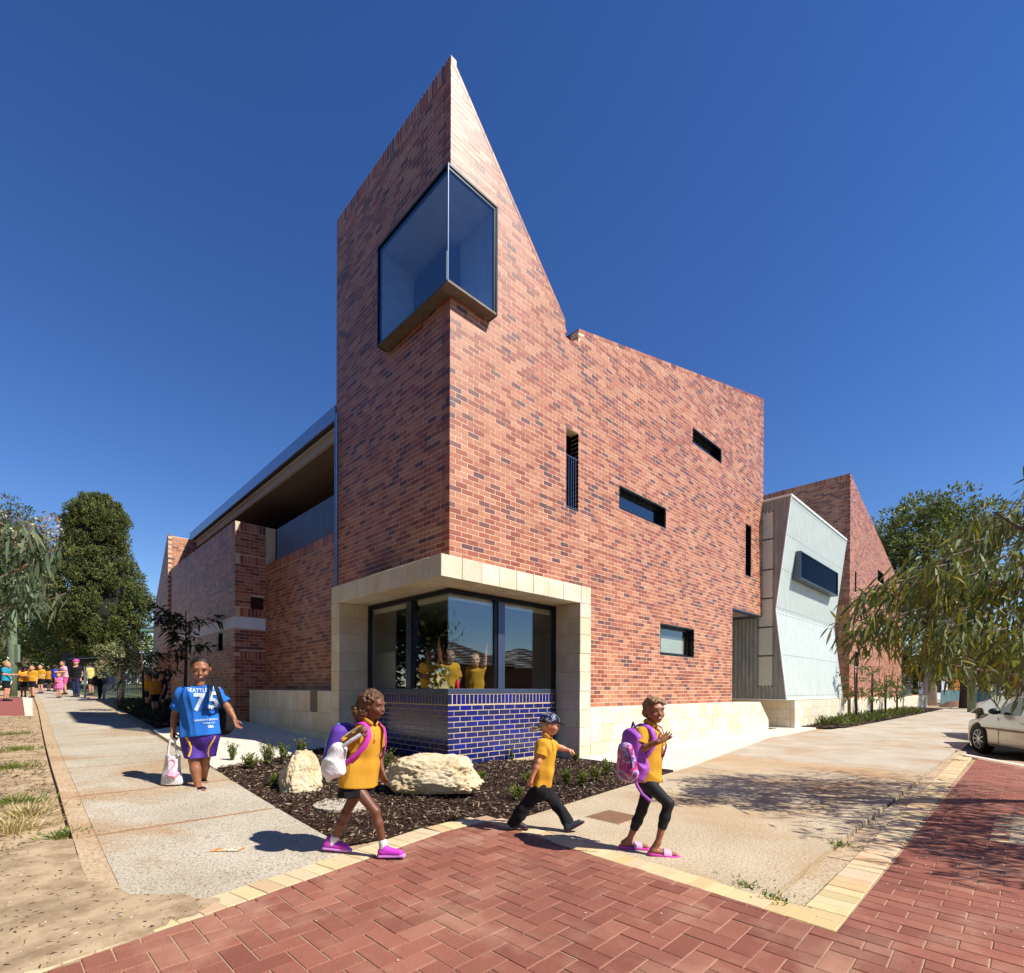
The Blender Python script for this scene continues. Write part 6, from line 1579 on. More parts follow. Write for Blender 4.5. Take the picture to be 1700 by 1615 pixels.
class Figure:
    """J: joints in world space. s: size (1 = child of 1.23 m)."""
    def __init__(f, root, J, s, face, skinmat, h=.0055, bulk=1., head=1., slim=.88):
        f.slim = slim
        f.root, f.J, f.s, f.skin, f.h, f.bulk = root, {k: np.array(v, float) for k, v in J.items()}, s, skinmat, h, bulk
        f.fd = nrm(face); f.lf = nrm(np.cross(UP, f.fd)); f.hu = np.cross(f.fd, f.lf); f.hs = s * head
        j = f.J; f.side = nrm(j['shL'] - j['shR']); f.chest = (j['shL'] + j['shR']) / 2; f.pel = (j['hpL'] + j['hpR']) / 2
        f.fwd = nrm(np.cross(f.side, f.chest - f.pel))
        allp = np.array(list(f.J.values())); f.lo = allp.min(0) - .22 * s; f.hi = allp.max(0) + .22 * s
    def hp(f, a, b, c): return f.J['hd'] + f.hs * (f.fd * a + f.lf * b + f.hu * c)
    def torso(f, F, inf=0., k=.03, wide=1.5):
        s, b = f.s, f.bulk; c, p = f.chest, f.pel; up = c - p
        F.cap(c - up * .10, p + up * .38, .082 * s * b, .073 * s * b, k, f.side, wide, inf)
        F.cap(p + up * .40, p + up * .02, .074 * s * b, .083 * s * b, k, f.side, wide * .98, inf)
        F.cap(f.J['shR'], f.J['shL'], .040 * s, .040 * s, k, None, 1, inf)
    def arm(f, F, S, inf=0., upto=1., k=.012, lower=True):
        s = f.s; b = .5 + .5 * f.bulk; sh, el, wr = f.J['sh' + S], f.J['el' + S], f.J['wr' + S]
        F.cap(sh, sh + (el - sh) * upto, .037 * s * b, .029 * s * b, k, None, 1, inf)
        if lower and upto >= 1: F.cap(el, el + (wr - el) * .35, .028 * s * b, .028 * s * b, k, None, 1, inf); F.cap(el + (wr - el) * .35, wr, .028 * s * b, .019 * s, k, None, 1, inf)
    def leg(f, F, S, inf=0., k=.02, upper=True, lower=1., flare=0.):
        s = f.s; b = (.5 + .5 * f.bulk) * (1 if upper and False else 1); hp_, kn, an = f.J['hp' + S], f.J['kn' + S], f.J['an' + S]
        if upper: F.cap(hp_, kn, .066 * s * b * f.slim, .044 * s * b * f.slim, k, None, 1, inf)
        if lower > 0:
            c = kn + (an - kn) * .35; back = -nrm(np.cross(np.cross(kn - hp_, f.fwd), kn - an)) * 0
            F.cap(kn, c if lower > .35 else kn + (an - kn) * lower, .042 * s * b * f.slim, .043 * s * b * f.slim + flare * .35, k, None, 1, inf)
            if lower > .35: F.cap(c, kn + (an - kn) * lower, .043 * s * b * f.slim + flare * .35, (.043 + (.028 - .043) * (lower - .35) / .65) * s * b * f.slim + flare, k, None, 1, inf)
    def foot(f, F, S, inf=0., k=.008):
        s = f.s; an, to = f.J['an' + S], f.J['to' + S]; he = f.J.get('he' + S, an - UP * .05 * s - nrm((to - an) * (1, 1, 0)) * .025 * s)
        F.cap(an, he + UP * .02 * s, .026 * s, .026 * s, k, None, 1, inf); F.cap(he + UP * .022 * s, to + UP * .014 * s, .024 * s, .016 * s, k, nrm(np.cross(UP, to - he)), 1.35, inf)
    def hand(f, F, S, d=None, pn=None, curl=.5, spread=.12, thumb=1):
        s = f.s; wr, el = f.J['wr' + S], f.J['el' + S]; d = nrm(wr - el) if d is None else nrm(d)
        pn = nrm(np.cross(d, np.cross(f.side if pn is None else pn, d))); sd = np.cross(d, pn)
        F.ell(wr + d * .036 * s, (d, sd, pn), (.040 * s, .028 * s, .015 * s), .012)
        for i, (o, L) in enumerate(((-.021, .8), (-.007, .97), (.008, 1.), (.021, .86))):
            b0 = wr + d * .062 * s + sd * o * s; dd = nrm(d + sd * (o / .021) * spread); m = b0 + (dd * math.cos(curl * .6) + pn * math.sin(curl * .6)) * .03 * s * L
            e_ = m + (dd * math.cos(curl * 1.6) + pn * math.sin(curl * 1.6)) * .028 * s * L
            F.cap(b0 - d * .01 * s, m, .0078 * s, .0072 * s, .004); F.cap(m, e_, .0072 * s, .0056 * s, .002)
        tb = wr + d * .022 * s + sd * -.024 * s * thumb; t1 = tb + nrm(d * .7 - sd * .6 * thumb + pn * .4) * .03 * s; F.cap(tb, t1, .010 * s, .008 * s, .006); F.cap(t1, t1 + nrm(d * .9 - sd * .2 * thumb + pn * curl) * .024 * s, .008 * s, .006 * s, .003)
    def head(f, F, inf=0.):
        S = f.hs; ax = (f.fd, f.lf, f.hu)
        F.ell(f.hp(-.012, 0, .022), ax, (.094 * S, .076 * S, .086 * S), .01, inf)
        F.ell(f.hp(.022, 0, -.035), ax, (.064 * S, .060 * S, .072 * S), .025, inf)
        F.ell(f.hp(.042, 0, -.078), ax, (.034 * S, .034 * S, .022 * S), .02, inf)
        F.cap(f.hp(.082, 0, .004), f.hp(.097, 0, -.026), .009 * S, .0135 * S, .014)
        for q in (-1, 1):
            F.ell(f.hp(-.005, q * .077, -.008), ax, (.020 * S, .010 * S, .029 * S), .006); F.ell(f.hp(.062, q * .036, -.032), ax, (.026 * S, .024 * S, .022 * S), .02)
        F.ell(f.hp(.080, 0, -.055), ax, (.016 * S, .026 * S, .013 * S), .010)
        F.cap(f.hp(.070, -.035, .024), f.hp(.070, .035, .024), .018 * S, .018 * S, .014)
        F.cap(f.J['nk'], f.hp(-.02, 0, -.06), .040 * f.s * (.6 + .4 * f.bulk), .038 * S, .02)
    def skin_mesh(f, hands, feet=True, name='body'):
        F = Field(f.lo, f.hi, f.h); f.torso(F, -.004); f.head(F)
        for S in 'LR':
            f.arm(F, S); f.leg(F, S)
            if feet: f.foot(F, S)
            f.hand(F, S, **hands.get(S, {}))
        f.body = F.obj(name, f.skin, f.root, 1); return f.body
    def face(f, smile=False, brow=hx(34, 24, 20)):
        S = f.hs; ax = (f.fd, f.lf, f.hu); mb_ = simple('brow_%d' % len(bpy.data.materials), brow, .8)
        for q in (-1, 1):
            e_ = small_ell('eye', f.hp(.0815, q * .031, .000), ax, (.005 * S, .0112 * S, .0040 * S), MAT_EYEW, f.body); small_ell('iris', f.hp(.086, q * .031, .000), ax, (.003 * S, .0066 * S, .0048 * S), MAT_EYE, e_)
            small_ell('eyebrow', f.hp(.087, q * .032, .022), ax, (.006 * S, .018 * S, .004 * S), mb_, f.body)
        small_ell('mouth', f.hp(.0945, 0, -.056), ax, (.004 * S, .021 * S, (.009 if smile else .006) * S), MAT_LIP, f.body)
        if smile: small_ell('teeth', f.hp(.0975, 0, -.0545), ax, (.003 * S, .013 * S, .0035 * S), MAT_TEETH, f.body)
    def polo(f, name, mat, hem, hemn=None, sleeve=.66, inf=.013, seed=1, loose=.0, collar=True, wide=1.5, amp=.005, sl_inf=.016, flare=0.):
        s = f.s; F = Field(f.lo, f.hi, f.h); f.torso(F, inf + loose, wide=wide)
        if flare: F.cap(f.pel + (f.chest - f.pel) * .3, hem - UP * .05, .085 * s * f.bulk, .085 * s * f.bulk + flare, .04, f.side, wide, inf)
        F.folds(amp, 34 / s, seed, .6)
        n = UP if hemn is None else np.array(hemn, float); F.cut(-n, hem)
        for S in 'LR':
            G = Field(f.lo, f.hi, f.h); sh, el = f.J['sh' + S], f.J['el' + S]; G.cap(sh, sh + (el - sh) * .9, .040 * s * (.5 + .5 * f.bulk), .044 * s * (.5 + .5 * f.bulk), .01, None, 1, sl_inf); G.folds(amp * .6, 50 / s, seed + 3)
            G.cut(el - sh, sh + (el - sh) * sleeve); h = np.clip(.5 + .5 * (G.F - F.F) / .015, 0, 1); F.F = G.F * (1 - h) + F.F * h - .015 * h * (1 - h)
        # neck opening
        nk = f.J['nk']; up = nrm(f.hp(0, 0, -.06) - nk); F.cut(up + f.fwd * .35, nk + up * .012 * s)
        o = F.obj(name, mat, f.root, 1); f.shirt = o
        if collar:
            C = Field(nk - .13 * s, nk + .14 * s, .0045); c0 = nk + up * .008 * s; a1 = nrm(f.fwd - up * (f.fwd @ up)); a2 = np.cross(up, a1); P = []
            for k in range(15):
                t = -2.75 + 5.5 * k / 14; P.append(c0 - a1 * math.cos(t) * .052 * s * (1.0 if abs(t) < 2 else 1.12) + a2 * math.sin(t) * .052 * s + up * (.018 if abs(t) < 1.9 else -.012 * (abs(t) - 1.9) / .85 + .018) * s)
            for a, b_ in zip(P[:-1], P[1:]): C.cap(a, b_, .0065 * s, .0065 * s, .004, up, 2.6)
            C.obj('collar', mat, o, 1)
            if f.h < .008:
                q0 = nk + f.fwd * .062 * s - up * .02 * s; G = Field(q0 - .13 * s, q0 + .13 * s, .0045)
                bvp = BVHTree.FromPolygons([tuple(np.array(v_.co) + wloc(o)) for v_ in o.data.vertices], [tuple(p_.vertices) for p_ in o.data.polygons]); pp = []
                for kk in range(4):
                    st_ = nk - up * (.028 + .03 * kk) * s + f.fwd * .3; h_ = bvp.ray_cast(Vector(tuple(st_)), Vector(tuple(-f.fwd)))
                    if h_[0] is not None: pp.append(np.array(h_[0]) + f.fwd * .002)
                if len(pp) > 2:
                    m_ = MB(); m_.tube(pp, .0055 * s, 6); m_.build('placket', mat, o, smooth=True)
                    for kk in (1, 2): small_ell('button', pp[kk] + f.fwd * .006 * s, (f.fwd, f.side, UP), (.003 * s, .005 * s, .005 * s), MAT_TEETH, o, 1)
        return o
print('figure', round(time.time() - T0, 1))
# ---- first child: walking girl with curly hair, mustard polo and black skirt
def P(Z0): return lambda px, py, dz=0.: at(px, py, Z0 + dz)
Q_ = P(3.81)
J = dict(hd=Q_(620, 1171), nk=Q_(613, 1202), shR=Q_(598, 1217, -.065), shL=Q_(627, 1215, .065), elR=Q_(560, 1246, -.13), wrR=Q_(592, 1219, -.17), elL=Q_(628, 1246, .15), wrL=Q_(634, 1278, .10),
         hpR=Q_(586, 1300, -.045), hpL=Q_(601, 1300, .045), knR=Q_(623, 1347, -.07), anR=Q_(637, 1404, -.07), toR=Q_(668, 1421, -.09), heR=Q_(634, 1421, -.07), knL=Q_(573, 1351, .04), anL=Q_(553, 1397, .05), toL=Q_(579, 1412, .03), heL=Q_(543, 1408, .06))
root = empty('person', (J['hpR'][0], J['hpR'][1], 0.), label='walking child in mustard polo and black skirt with purple trainers and curly hair', cat='person')
f = Figure(root, J, 1.0, _R * .93 - _F * .30 - UP * .12, skin(hx(112, 68, 48)), head=.9, bulk=.9, slim=.82)
f.skin_mesh(dict(R=dict(d=_R * .6 + UP * .5 - _F * .2, pn=_F * .6 + _R * .3, curl=1.5), L=dict(curl=.5)), feet=False); f.face()
f.polo('polo_shirt', MUSTARD, Q_(596, 1305), UP * .98 + _R * .10, seed=3, loose=.004, flare=.010, amp=.008)
F = Field(J['hpR'] - .25, J['hpR'] + .25, .006); F.cap(Q_(593, 1296), Q_(591, 1322), .096, .112, .01, f.side, 1.3); F.folds(.007, 55, 4, .3); F.cut(-UP, Q_(590, 1320)); F.obj('skirt', BLACKC, root)
def trainer(root, he, to, an, mat, sole, s=1., name='trainer'):
    lo = np.minimum(np.minimum(he, to), an) - .08; hi = np.maximum(np.maximum(he, to), an) + .09; d = nrm(to - he); sd = nrm(np.cross(UP, d)); u_ = np.cross(d, sd)
    F = Field(lo, hi, .0045); F.cap(he + u_ * .030 * s, to + u_ * .022 * s - d * .02, .030 * s, .026 * s, .01, sd, 1.15); F.cap(he + u_ * .035 * s + d * .012, he + u_ * .07 * s + d * .018, .030 * s, .029 * s, .015); F.cap(he + u_ * .05 * s + d * .03, to + u_ * .025 * s - d * .05, .026 * s, .024 * s, .012)
    F.cut(-u_, he + u_ * .012); o = F.obj(name, mat, root)
    G = Field(lo, hi, .0045); G.cap(he - d * .006, to, .033 * s, .026 * s, .006, sd, 1.15); G.cut(u_, he + u_ * .016 * s); G.cut(-u_, he - u_ * .004); G.obj('sole', sole, o); return o
PURP = cloth('magenta_mesh', hx(196, 64, 190), .6); SOLE = cloth('lilac_sole', hx(206, 140, 214), .6); SOCK = cloth('white_sock', hx(228, 226, 222))
for S in 'RL':
    trainer(root, J['he' + S] , J['to' + S], J['an' + S], PURP, SOLE)
    F = Field(J['an' + S] - .1, J['an' + S] + .1, .0045); F.cap(J['an' + S] - UP * .02 - nrm(J['an' + S] - J['kn' + S]) * 0, J['an' + S] + nrm(J['kn' + S] - J['an' + S]) * .028, .032, .031, .004); F.obj('sock', SOCK, root)
# curly hair: a cap of many small ringlets
HB = hairm('curly_hair', hx(34, 22, 16), hx(122, 84, 54))
F = Field(f.hp(0, 0, 0) - .2, f.hp(0, 0, 0) + .18, .005); ax = (f.fd, f.lf, f.hu)
F.ell(f.hp(-.028, 0, .036), ax, (.090, .086, .083), .01); F.ell(f.hp(-.080, 0, -.035), ax, (.066, .092, .088), .03); F.ell(f.hp(-.098, 0, -.095), ax, (.055, .088, .046), .03)
rr = np.random.default_rng(21)
for k in range(420):
    d = nrm(rr.normal(size=3)); a, b_, c_ = -.030 + d[0] * .100, d[1] * .100, .032 + d[2] * .096
    if d[2] < 0: a, b_, c_ = -.085 + d[0] * .085, d[1] * .108, -.035 + d[2] * .125
    if a > .045 and c_ < .075: continue
    if a > .0 and c_ < .03: continue
    F.ell(f.hp(a, b_, c_), ax, tuple(rr.uniform(.008, .014, 3)), .003)
hair = F.obj('hair', HB, root, 0)
# school bag on the back, pink straps
VIOL = cloth('violet_bag', hx(98, 62, 168), .6); MAG = cloth('magenta_strap', hx(206, 62, 176), .6); CYAN = cloth('cyan_piping', hx(130, 200, 224), .5)
bk = -f.fwd; bc = Q_(567, 1236, .03)
bagr = empty('school_bag', tuple(bc - UP * .16), label='violet school bag with cyan piping and pink straps on the curly haired child', cat='school bag')
up_ = nrm(f.chest - f.pel)
F = Field(bc - .3, bc + .3, .006); F.cap(bc - up_ * .12, bc + up_ * .10, .078, .068, .02, f.side, 1.6); F.cap(bc - up_ * .12 + bk * .06, bc + up_ * .03 + bk * .05, .05, .045, .02, f.side, 1.9); F.obj('bag_body', VIOL, bagr)
for q in (-1, 1):
    m = MB(); pts = [bc + f.side * q * .105 * math.cos(t) * 1.05 + up_ * (.0 + .165 * math.sin(t)) + bk * .035 for t in np.linspace(-1.2, 1.45, 12)]; m.tube(pts, .006, 6); m.build('piping', CYAN, bagr, smooth=True)
def strap(root, pts, w, mat, nref, name='strap', th=.006):
    m = MB(); pts = [np.array(p, float) for p in pts]
    L, R_ = [], []
    for i, p in enumerate(pts):
        d = nrm(pts[min(i + 1, len(pts) - 1)] - pts[max(i - 1, 0)]); n = nref(p) if callable(nref) else nref; s_ = nrm(np.cross(d, n)); n2 = nrm(np.cross(s_, d)); L += [p + s_ * w / 2, p + s_ * w / 2 + n2 * th]; R_ += [p - s_ * w / 2, p - s_ * w / 2 + n2 * th]
    n = len(pts); V = L + R_; f_ = []
    for i in range(n - 1):
        a, b_ = 2 * i, 2 * i + 2; c_, d_ = 2 * n + 2 * i, 2 * n + 2 * i + 2
        f_ += [(a + 1, b_ + 1, d_ + 1, c_ + 1), (a, c_, d_, b_), (a, b_, b_ + 1, a + 1), (c_, c_ + 1, d_ + 1, d_)]
    m.poly(V, f_); return m.build(name, mat, root, smooth=True)
for S, q in (('R', -1), ('L', 1)):
    sh = J['sh' + S]; c_ = f.chest; ax_ = f.side * q
    base_ = c_ + ax_ * .075
    pts = [base_ + bk * .10 + up_ * .045, base_ + bk * .055 + up_ * .066, base_ + up_ * .072, base_ + f.fwd * .06 + up_ * .05, base_ + f.fwd * .095 - up_ * .0, base_ + ax_ * .02 + f.fwd * .098 - up_ * .07, base_ + ax_ * .06 + f.fwd * .06 - up_ * .16, base_ + ax_ * .075 - up_ * .22]
    strap(bagr, pts, .040, MAG, lambda p, c0=(f.chest - up_ * .06): nrm(p - c0))
# white carrier bag slung from the bent arm
WP = NB('white_plastic'); v = WP.pos(); n1 = WP.noise(v, 14, 4, .6); WP.base(WP.ramp(n1, [(.3, hx(216, 216, 220)), (.7, hx(240, 240, 242))])).set(.35, spec=.5); WP.bump(n1, .6, .02); WP = WP.m
cb = empty('carrier_bag', tuple(Q_(552, 1298, -.1)), label='white plastic carrier bag hanging from the bent elbow', cat='bag')
F = Field(Q_(552, 1260, -.16) - .28, Q_(552, 1260, -.16) + .28, .006); F.cap(Q_(562, 1244, -.16), Q_(553, 1276, -.15), .045, .072, .03, nrm(_R), 1.2); F.cap(Q_(553, 1270, -.14), Q_(546, 1294, -.13), .06, .02, .03); F.folds(.012, 38, 8, .8); F.obj('bag_body', WP, cb)
strap(cb, [Q_(556, 1252, -.17), Q_(568, 1240, -.19), Q_(585, 1228, -.215), Q_(600, 1219, -.215)], .028, WP, -_F, 'handle'); strap(cb, [Q_(560, 1246, -.1), Q_(575, 1222, -.12), Q_(592, 1210, -.15)], .028, WP, UP, 'handle')
print('girl1', round(time.time() - T0, 1))
# ---- second child: girl with purple backpack, hand raised, looking at the camera
Q_ = P(3.90)
J = dict(hd=Q_(1086, 1179), nk=Q_(1078, 1206), shR=Q_(1065, 1219, -.065), shL=Q_(1089, 1216, .065), elR=Q_(1060, 1245, -.12), wrR=Q_(1092, 1232, -.20), elL=Q_(1096, 1246, .13), wrL=Q_(1094, 1275, .10),
         hpR=Q_(1070, 1294, -.045), hpL=Q_(1081, 1294, .045), knR=Q_(1110, 1334, -.07), anR=Q_(1092, 1399, -.075), toR=Q_(1121, 1421, -.09), heR=Q_(1084, 1416, -.07), knL=Q_(1065, 1346, .05), anL=Q_(1045, 1393, .09), toL=Q_(1073, 1408, .07), heL=Q_(1036, 1404, .1))
root = empty('person', (J['hpR'][0], J['hpR'][1], 0.), label='smiling child in mustard polo and black leggings raising a hand, pink slides', cat='person')
f = Figure(root, J, 1.0, _R * .24 - _F * .96 - UP * .06, skin(hx(150, 98, 70)), head=.9, bulk=.88, slim=.82)
f.skin_mesh(dict(R=dict(d=_R * .8 + UP * .45, pn=-_F * .4 + UP * .5 - _R * .3, curl=.35, spread=.3), L=dict(curl=.5))); f.face(True)
f.polo('polo_shirt', MUSTARD, Q_(1076, 1297), UP * .99 + _R * .06, seed=6, loose=.002, amp=.006)
LEG = cloth('black_leggings', hx(30, 32, 36), .6)
F = Field(f.lo, f.hi, f.h); F.cap(f.pel + UP * .04, f.pel - UP * .02, .066, .076, .02, f.side, 1.3)
for S in 'RL': f.leg(F, S, .006, lower=.58)
for S in 'RL': pass
F.obj('leggings', LEG, root)
PINK = cloth('pink_slide', hx(206, 70, 170), .5); PINKL = cloth('pale_pink_band', hx(222, 168, 214), .5)
for S in 'RL':
    he, to = J['he' + S], J['to' + S]; d = nrm(to - he); sd = nrm(np.cross(UP, d)); u_ = np.cross(d, sd)
    G = Field(np.minimum(he, to) - .08, np.maximum(he, to) + .09, .0045); G.cap(he - d * .01 - u_ * .004, to + d * .008 - u_ * .004, .032, .031, .006, sd, 1.2); G.cut(u_, he + u_ * .006); G.cut(-u_, he - u_ * .018); o = G.obj('slide', PINK, root)
    G = Field(np.minimum(he, to) - .08, np.maximum(he, to) + .1, .0045); c_ = he + (to - he) * .62; G.cap(c_ - d * .026, c_ + d * .03, .034, .028, .006, sd, 1.15); G.cap(c_ - d * .026 + u_ * .012, c_ + d * .026 + u_ * .006, .034, .028, .006, sd, 1.1); G.cut(d, c_ + d * .032); G.cut(-d, c_ - d * .03); G.cut(-u_, he - u_ * .002); G.obj('foot_band', PINKL, o)
HB2 = hairm('blond_brown_hair', hx(64, 46, 32), hx(176, 142, 98))
F = Field(f.hp(0, 0, 0) - .16, f.hp(0, 0, 0) + .16, .0045); ax = (f.fd, f.lf, f.hu)
F.ell(f.hp(-.022, 0, .036), ax, (.084, .077, .074), .01); F.ell(f.hp(-.05, 0, -.03), ax, (.050, .073, .045), .02)
F.cut(f.fd * .8 - f.hu * .62, f.hp(.030, 0, .030))
G = Field(f.hp(0, 0, 0) - .16, f.hp(0, 0, 0) + .16, .0045)
for k in range(9): t = k / 8; G.cap(f.hp(.0, -.06 + .10 * t, .10), f.hp(.074 - .02 * t, -.045 + .115 * t, .075 + .012 * math.sin(5 * t)), .015, .012, .008)
F.F = np.minimum(F.F, G.F); F.folds(.004, 130, 5); F.obj('hair', HB2, root)
# backpack
b = NB('printed_backpack_front'); v = b.pos(); n1 = b.noise(v, 11, 3, .5, .8); b.base(b.ramp(n1, [(.30, hx(150, 40, 92)), (.42, hx(196, 76, 140)), (.5, hx(206, 190, 222)), (.56, hx(120, 130, 190)), (.66, hx(160, 44, 96)), (.8, hx(222, 150, 196))])).set(.4); PRINT = b.m
LIL = cloth('lilac_nylon', hx(168, 86, 190), .5); DKV = cloth('dark_violet_trim', hx(74, 50, 120), .5)
bk = nrm(-_R * .92 - _F * .25); sdv = nrm(np.cross(UP, bk)); up_ = nrm(UP - _R * .10); bc = Q_(1050, 1250, -.03)
bp = empty('backpack', tuple(bc - UP * .2), label='purple backpack with pink printed front pocket on the waving child', cat='backpack')
F = Field(bc - .33, bc + .33, .006); F.cap(bc - up_ * .13, bc + up_ * .12 - bk * .02, .098, .075, .02, sdv, 1.5); F.folds(.006, 30, 9); F.obj('bag_body', LIL, bp)
F = Field(bc - .33, bc + .33, .006); q_ = bc + bk * .058 - up_ * .035 - _F * .03; F.cap(q_ - up_ * .10, q_ + up_ * .07, .078, .055, .02, sdv, 1.5); F.folds(.004, 40, 2); F.obj('front_pocket', PRINT, bp)
m = MB(); m.tube([q_ + sdv * 1.5 * .07 * math.cos(t) * .98 + up_ * (-.02 + .135 * math.sin(t)) + bk * .02 for t in np.linspace(-.5, math.pi + .5, 22)], .008, 6); m.build('piping', DKV, bp, smooth=True)
m = MB(); m.tube([bc + up_ * .19 - bk * .03 + sdv * .03, bc + up_ * .235 - bk * .03, bc + up_ * .19 - bk * .03 - sdv * .03], .008, 6); m.build('carry_loop', DKV, bp, smooth=True)
upb = nrm(f.chest - f.pel)
for S, q in (('R', -1), ('L', 1)):
    base_ = f.chest + f.side * q * .07
    pts = [base_ - f.fwd * .09 + upb * .04, base_ - f.fwd * .045 + upb * .064, base_ + f.fwd * .01 + upb * .068, base_ + f.fwd * .065 + upb * .04, base_ + f.fwd * .092 - upb * .02, base_ + f.side * q * .025 + f.fwd * .092 - upb * .09, base_ + f.side * q * .06 + f.fwd * .05 - upb * .17, base_ + f.side * q * .07 - f.fwd * .02 - upb * .22]
    strap(bp, pts, .040, LIL, lambda p, c0=(f.chest - upb * .06): nrm(p - c0))
strap(bp, [Q_(1053, 1292, -.14), Q_(1058, 1305, -.15), Q_(1066, 1318, -.15), Q_(1080, 1330, -.15)], .022, LIL, -_F, 'loose_strap')
print('girl2', round(time.time() - T0, 1))

# ---- third child: small boy in a navy hat striding in baggy black trousers
Q_ = P(4.47); s3 = .88
J = dict(hd=Q_(913, 1202), nk=Q_(906, 1224), shR=Q_(900, 1236, -.06), shL=Q_(914, 1235, .065), elR=Q_(894, 1264, -.11), wrR=Q_(883, 1291, -.12), elL=Q_(930, 1241, .10), wrL=Q_(941, 1244, .09),
         hpR=Q_(895, 1310, -.045), hpL=Q_(902, 1310, .045), knL=Q_(922, 1333, .03), anL=Q_(946, 1369, -.02), heL=Q_(943, 1379, -.03), toL=Q_(967, 1366, -.04), knR=Q_(868, 1343, -.02), anR=Q_(854, 1366, .03), heR=Q_(847, 1368, .05), toR=Q_(873, 1376, .02))
root = empty('person', (J['hpR'][0], J['hpR'][1], 0.), label='small striding child in navy hat, mustard polo and baggy black trousers', cat='person')
f = Figure(root, J, s3, _R * .97 - _F * .12 - UP * .16, skin(hx(206, 142, 112)), h=.0055, head=.94, bulk=.95)
f.skin_mesh(dict(R=dict(curl=1.2), L=dict(curl=1.3, pn=-UP)), feet=False); f.face(brow=hx(150, 116, 76))
f.polo('polo_shirt', MUSTARD, Q_(897, 1306), UP, seed=11, loose=.004, amp=.006, wide=1.35)
F = Field(f.lo, f.hi, f.h); F.cap(f.pel + UP * .03, f.pel - UP * .03, .066 * s3, .08 * s3, .02, f.side, 1.3)
for S in 'RL': f.leg(F, S, .016, lower=1., flare=.012)
F.folds(.010, 42, 7, .5); F.obj('trousers', BLACKC, root)
GRYS = cloth('dark_grey_trainer', hx(58, 60, 70), .5); REDS = cloth('red_black_sole', hx(70, 36, 42), .5)
for S in 'RL': trainer(root, J['he' + S], J['to' + S], J['an' + S], GRYS, REDS, .88)
BL = hairm('fair_hair', hx(150, 118, 76), hx(222, 196, 150))
F = Field(f.hp(0, 0, 0) - .2, f.hp(0, 0, 0) + .16, .0045); ax = (f.fd, f.lf, f.hu); S_ = f.hs
F.ell(f.hp(-.04, 0, -.01), ax, (.075 * S_, .080 * S_, .07 * S_), .01); F.cut(f.fd * .9 - f.hu * .3, f.hp(.0, 0, -.0))
for k in range(26):
    t = rng.uniform(-1, 1); F.cap(f.hp(-.06 - .02 * rng.random(), t * .07, -.03 - .03 * rng.random()), f.hp(-.13 - .10 * rng.random(), t * .09, -.06 - .04 * rng.random()), .010 * S_, .003 * S_, .006)
F.obj('hair', BL, root)
b = NB('shiny_navy_hat'); v = b.pos(); n1 = b.noise(v, 26, 2, .5); b.base(b.ramp(n1, [(.4, hx(22, 26, 44)), (.52, hx(60, 68, 92)), (.6, hx(176, 182, 198)), (.66, hx(40, 46, 70))])).set(.25, spec=.6); HAT = b.m
hat = empty('hat', tuple(f.hp(0, 0, .03)), label='shiny navy brimmed hat on the striding child', cat='hat')
F = Field(f.hp(0, 0, 0) - .2, f.hp(0, 0, 0) + .2, .0045); F.ell(f.hp(-.012, 0, .045), ax, (.108 * S_, .092 * S_, .080 * S_), .01); F.cut(-f.hu - f.fd * .12, f.hp(0, 0, .022)); F.folds(.003, 60, 3); F.obj('crown', HAT, hat)
F = Field(f.hp(0, 0, 0) - .25, f.hp(0, 0, 0) + .25, .0045); F.cap(f.hp(.04, 0, .026), f.hp(.125, 0, .030), .052 * S_, .058 * S_, .005, f.hu, .16); F.ell(f.hp(-.02, 0, .020), ax, (.112 * S_, .100 * S_, .010 * S_), .008); F.obj('brim', cloth('black_brim', hx(24, 26, 34), .5), hat)
print('boy', round(time.time() - T0, 1))

def shirt_bvh(o):
    me = o.data; w = wloc(o); return BVHTree.FromPolygons([tuple(np.array(v_.co) + w) for v_ in me.vertices], [tuple(p_.vertices) for p_ in me.polygons])
# ---- woman in the blue T-shirt with tote bag
Q_ = P(5.78); s4 = 1.32
J = dict(hd=Q_(333, 1110), nk=Q_(331, 1135), shR=Q_(305, 1153), shL=Q_(356, 1152), elR=Q_(291, 1183, .02), wrR=Q_(287, 1213, -.03), elL=Q_(377, 1172, .02), wrL=Q_(389, 1192, -.02),
         hpR=Q_(318, 1218), hpL=Q_(346, 1218), knR=Q_(322, 1262, -.05), anR=Q_(329, 1305, -.06), toR=Q_(339, 1318, -.22), heR=Q_(330, 1312, -.02), knL=Q_(340, 1258, .08), anL=Q_(337, 1298, .28), toL=Q_(343, 1305, .12), heL=Q_(336, 1302, .33))
g0 = Hit(325, 1319)
root = empty('person', (float(J['hpR'][0]), float(J['hpR'][1]), float(zg(J['hpR'][0], J['hpR'][1]))), label='woman in bright blue printed T-shirt and purple shorts walking down the footpath', cat='person')
f = Figure(root, J, s4, -_F * .82 + _R * .48 - UP * .28, skin(hx(150, 98, 70)), h=.007, bulk=1.0, head=.93, slim=.95)
f.skin_mesh(dict(R=dict(curl=1.6, d=-UP), L=dict(curl=.7, d=_R * .3 - UP))); f.face(True)
BLUE = cloth('blue_tshirt', hx(40, 110, 200))
hem = Q_(332, 1221)
f.polo('t_shirt', BLUE, hem, UP * .99 - _R * .09, sleeve=.82, seed=15, loose=.024, collar=False, amp=.011, sl_inf=.020, wide=1.45, flare=.03)
SHO = cloth('purple_shorts', hx(74, 44, 140), .6); YEL = cloth('yellow_stripe', hx(226, 176, 40), .6)
F = Field(f.lo, f.hi, f.h); F.cap(f.pel + UP * .08, f.pel - UP * .03, .10 * s4, .105 * s4, .03, f.side, 1.45)
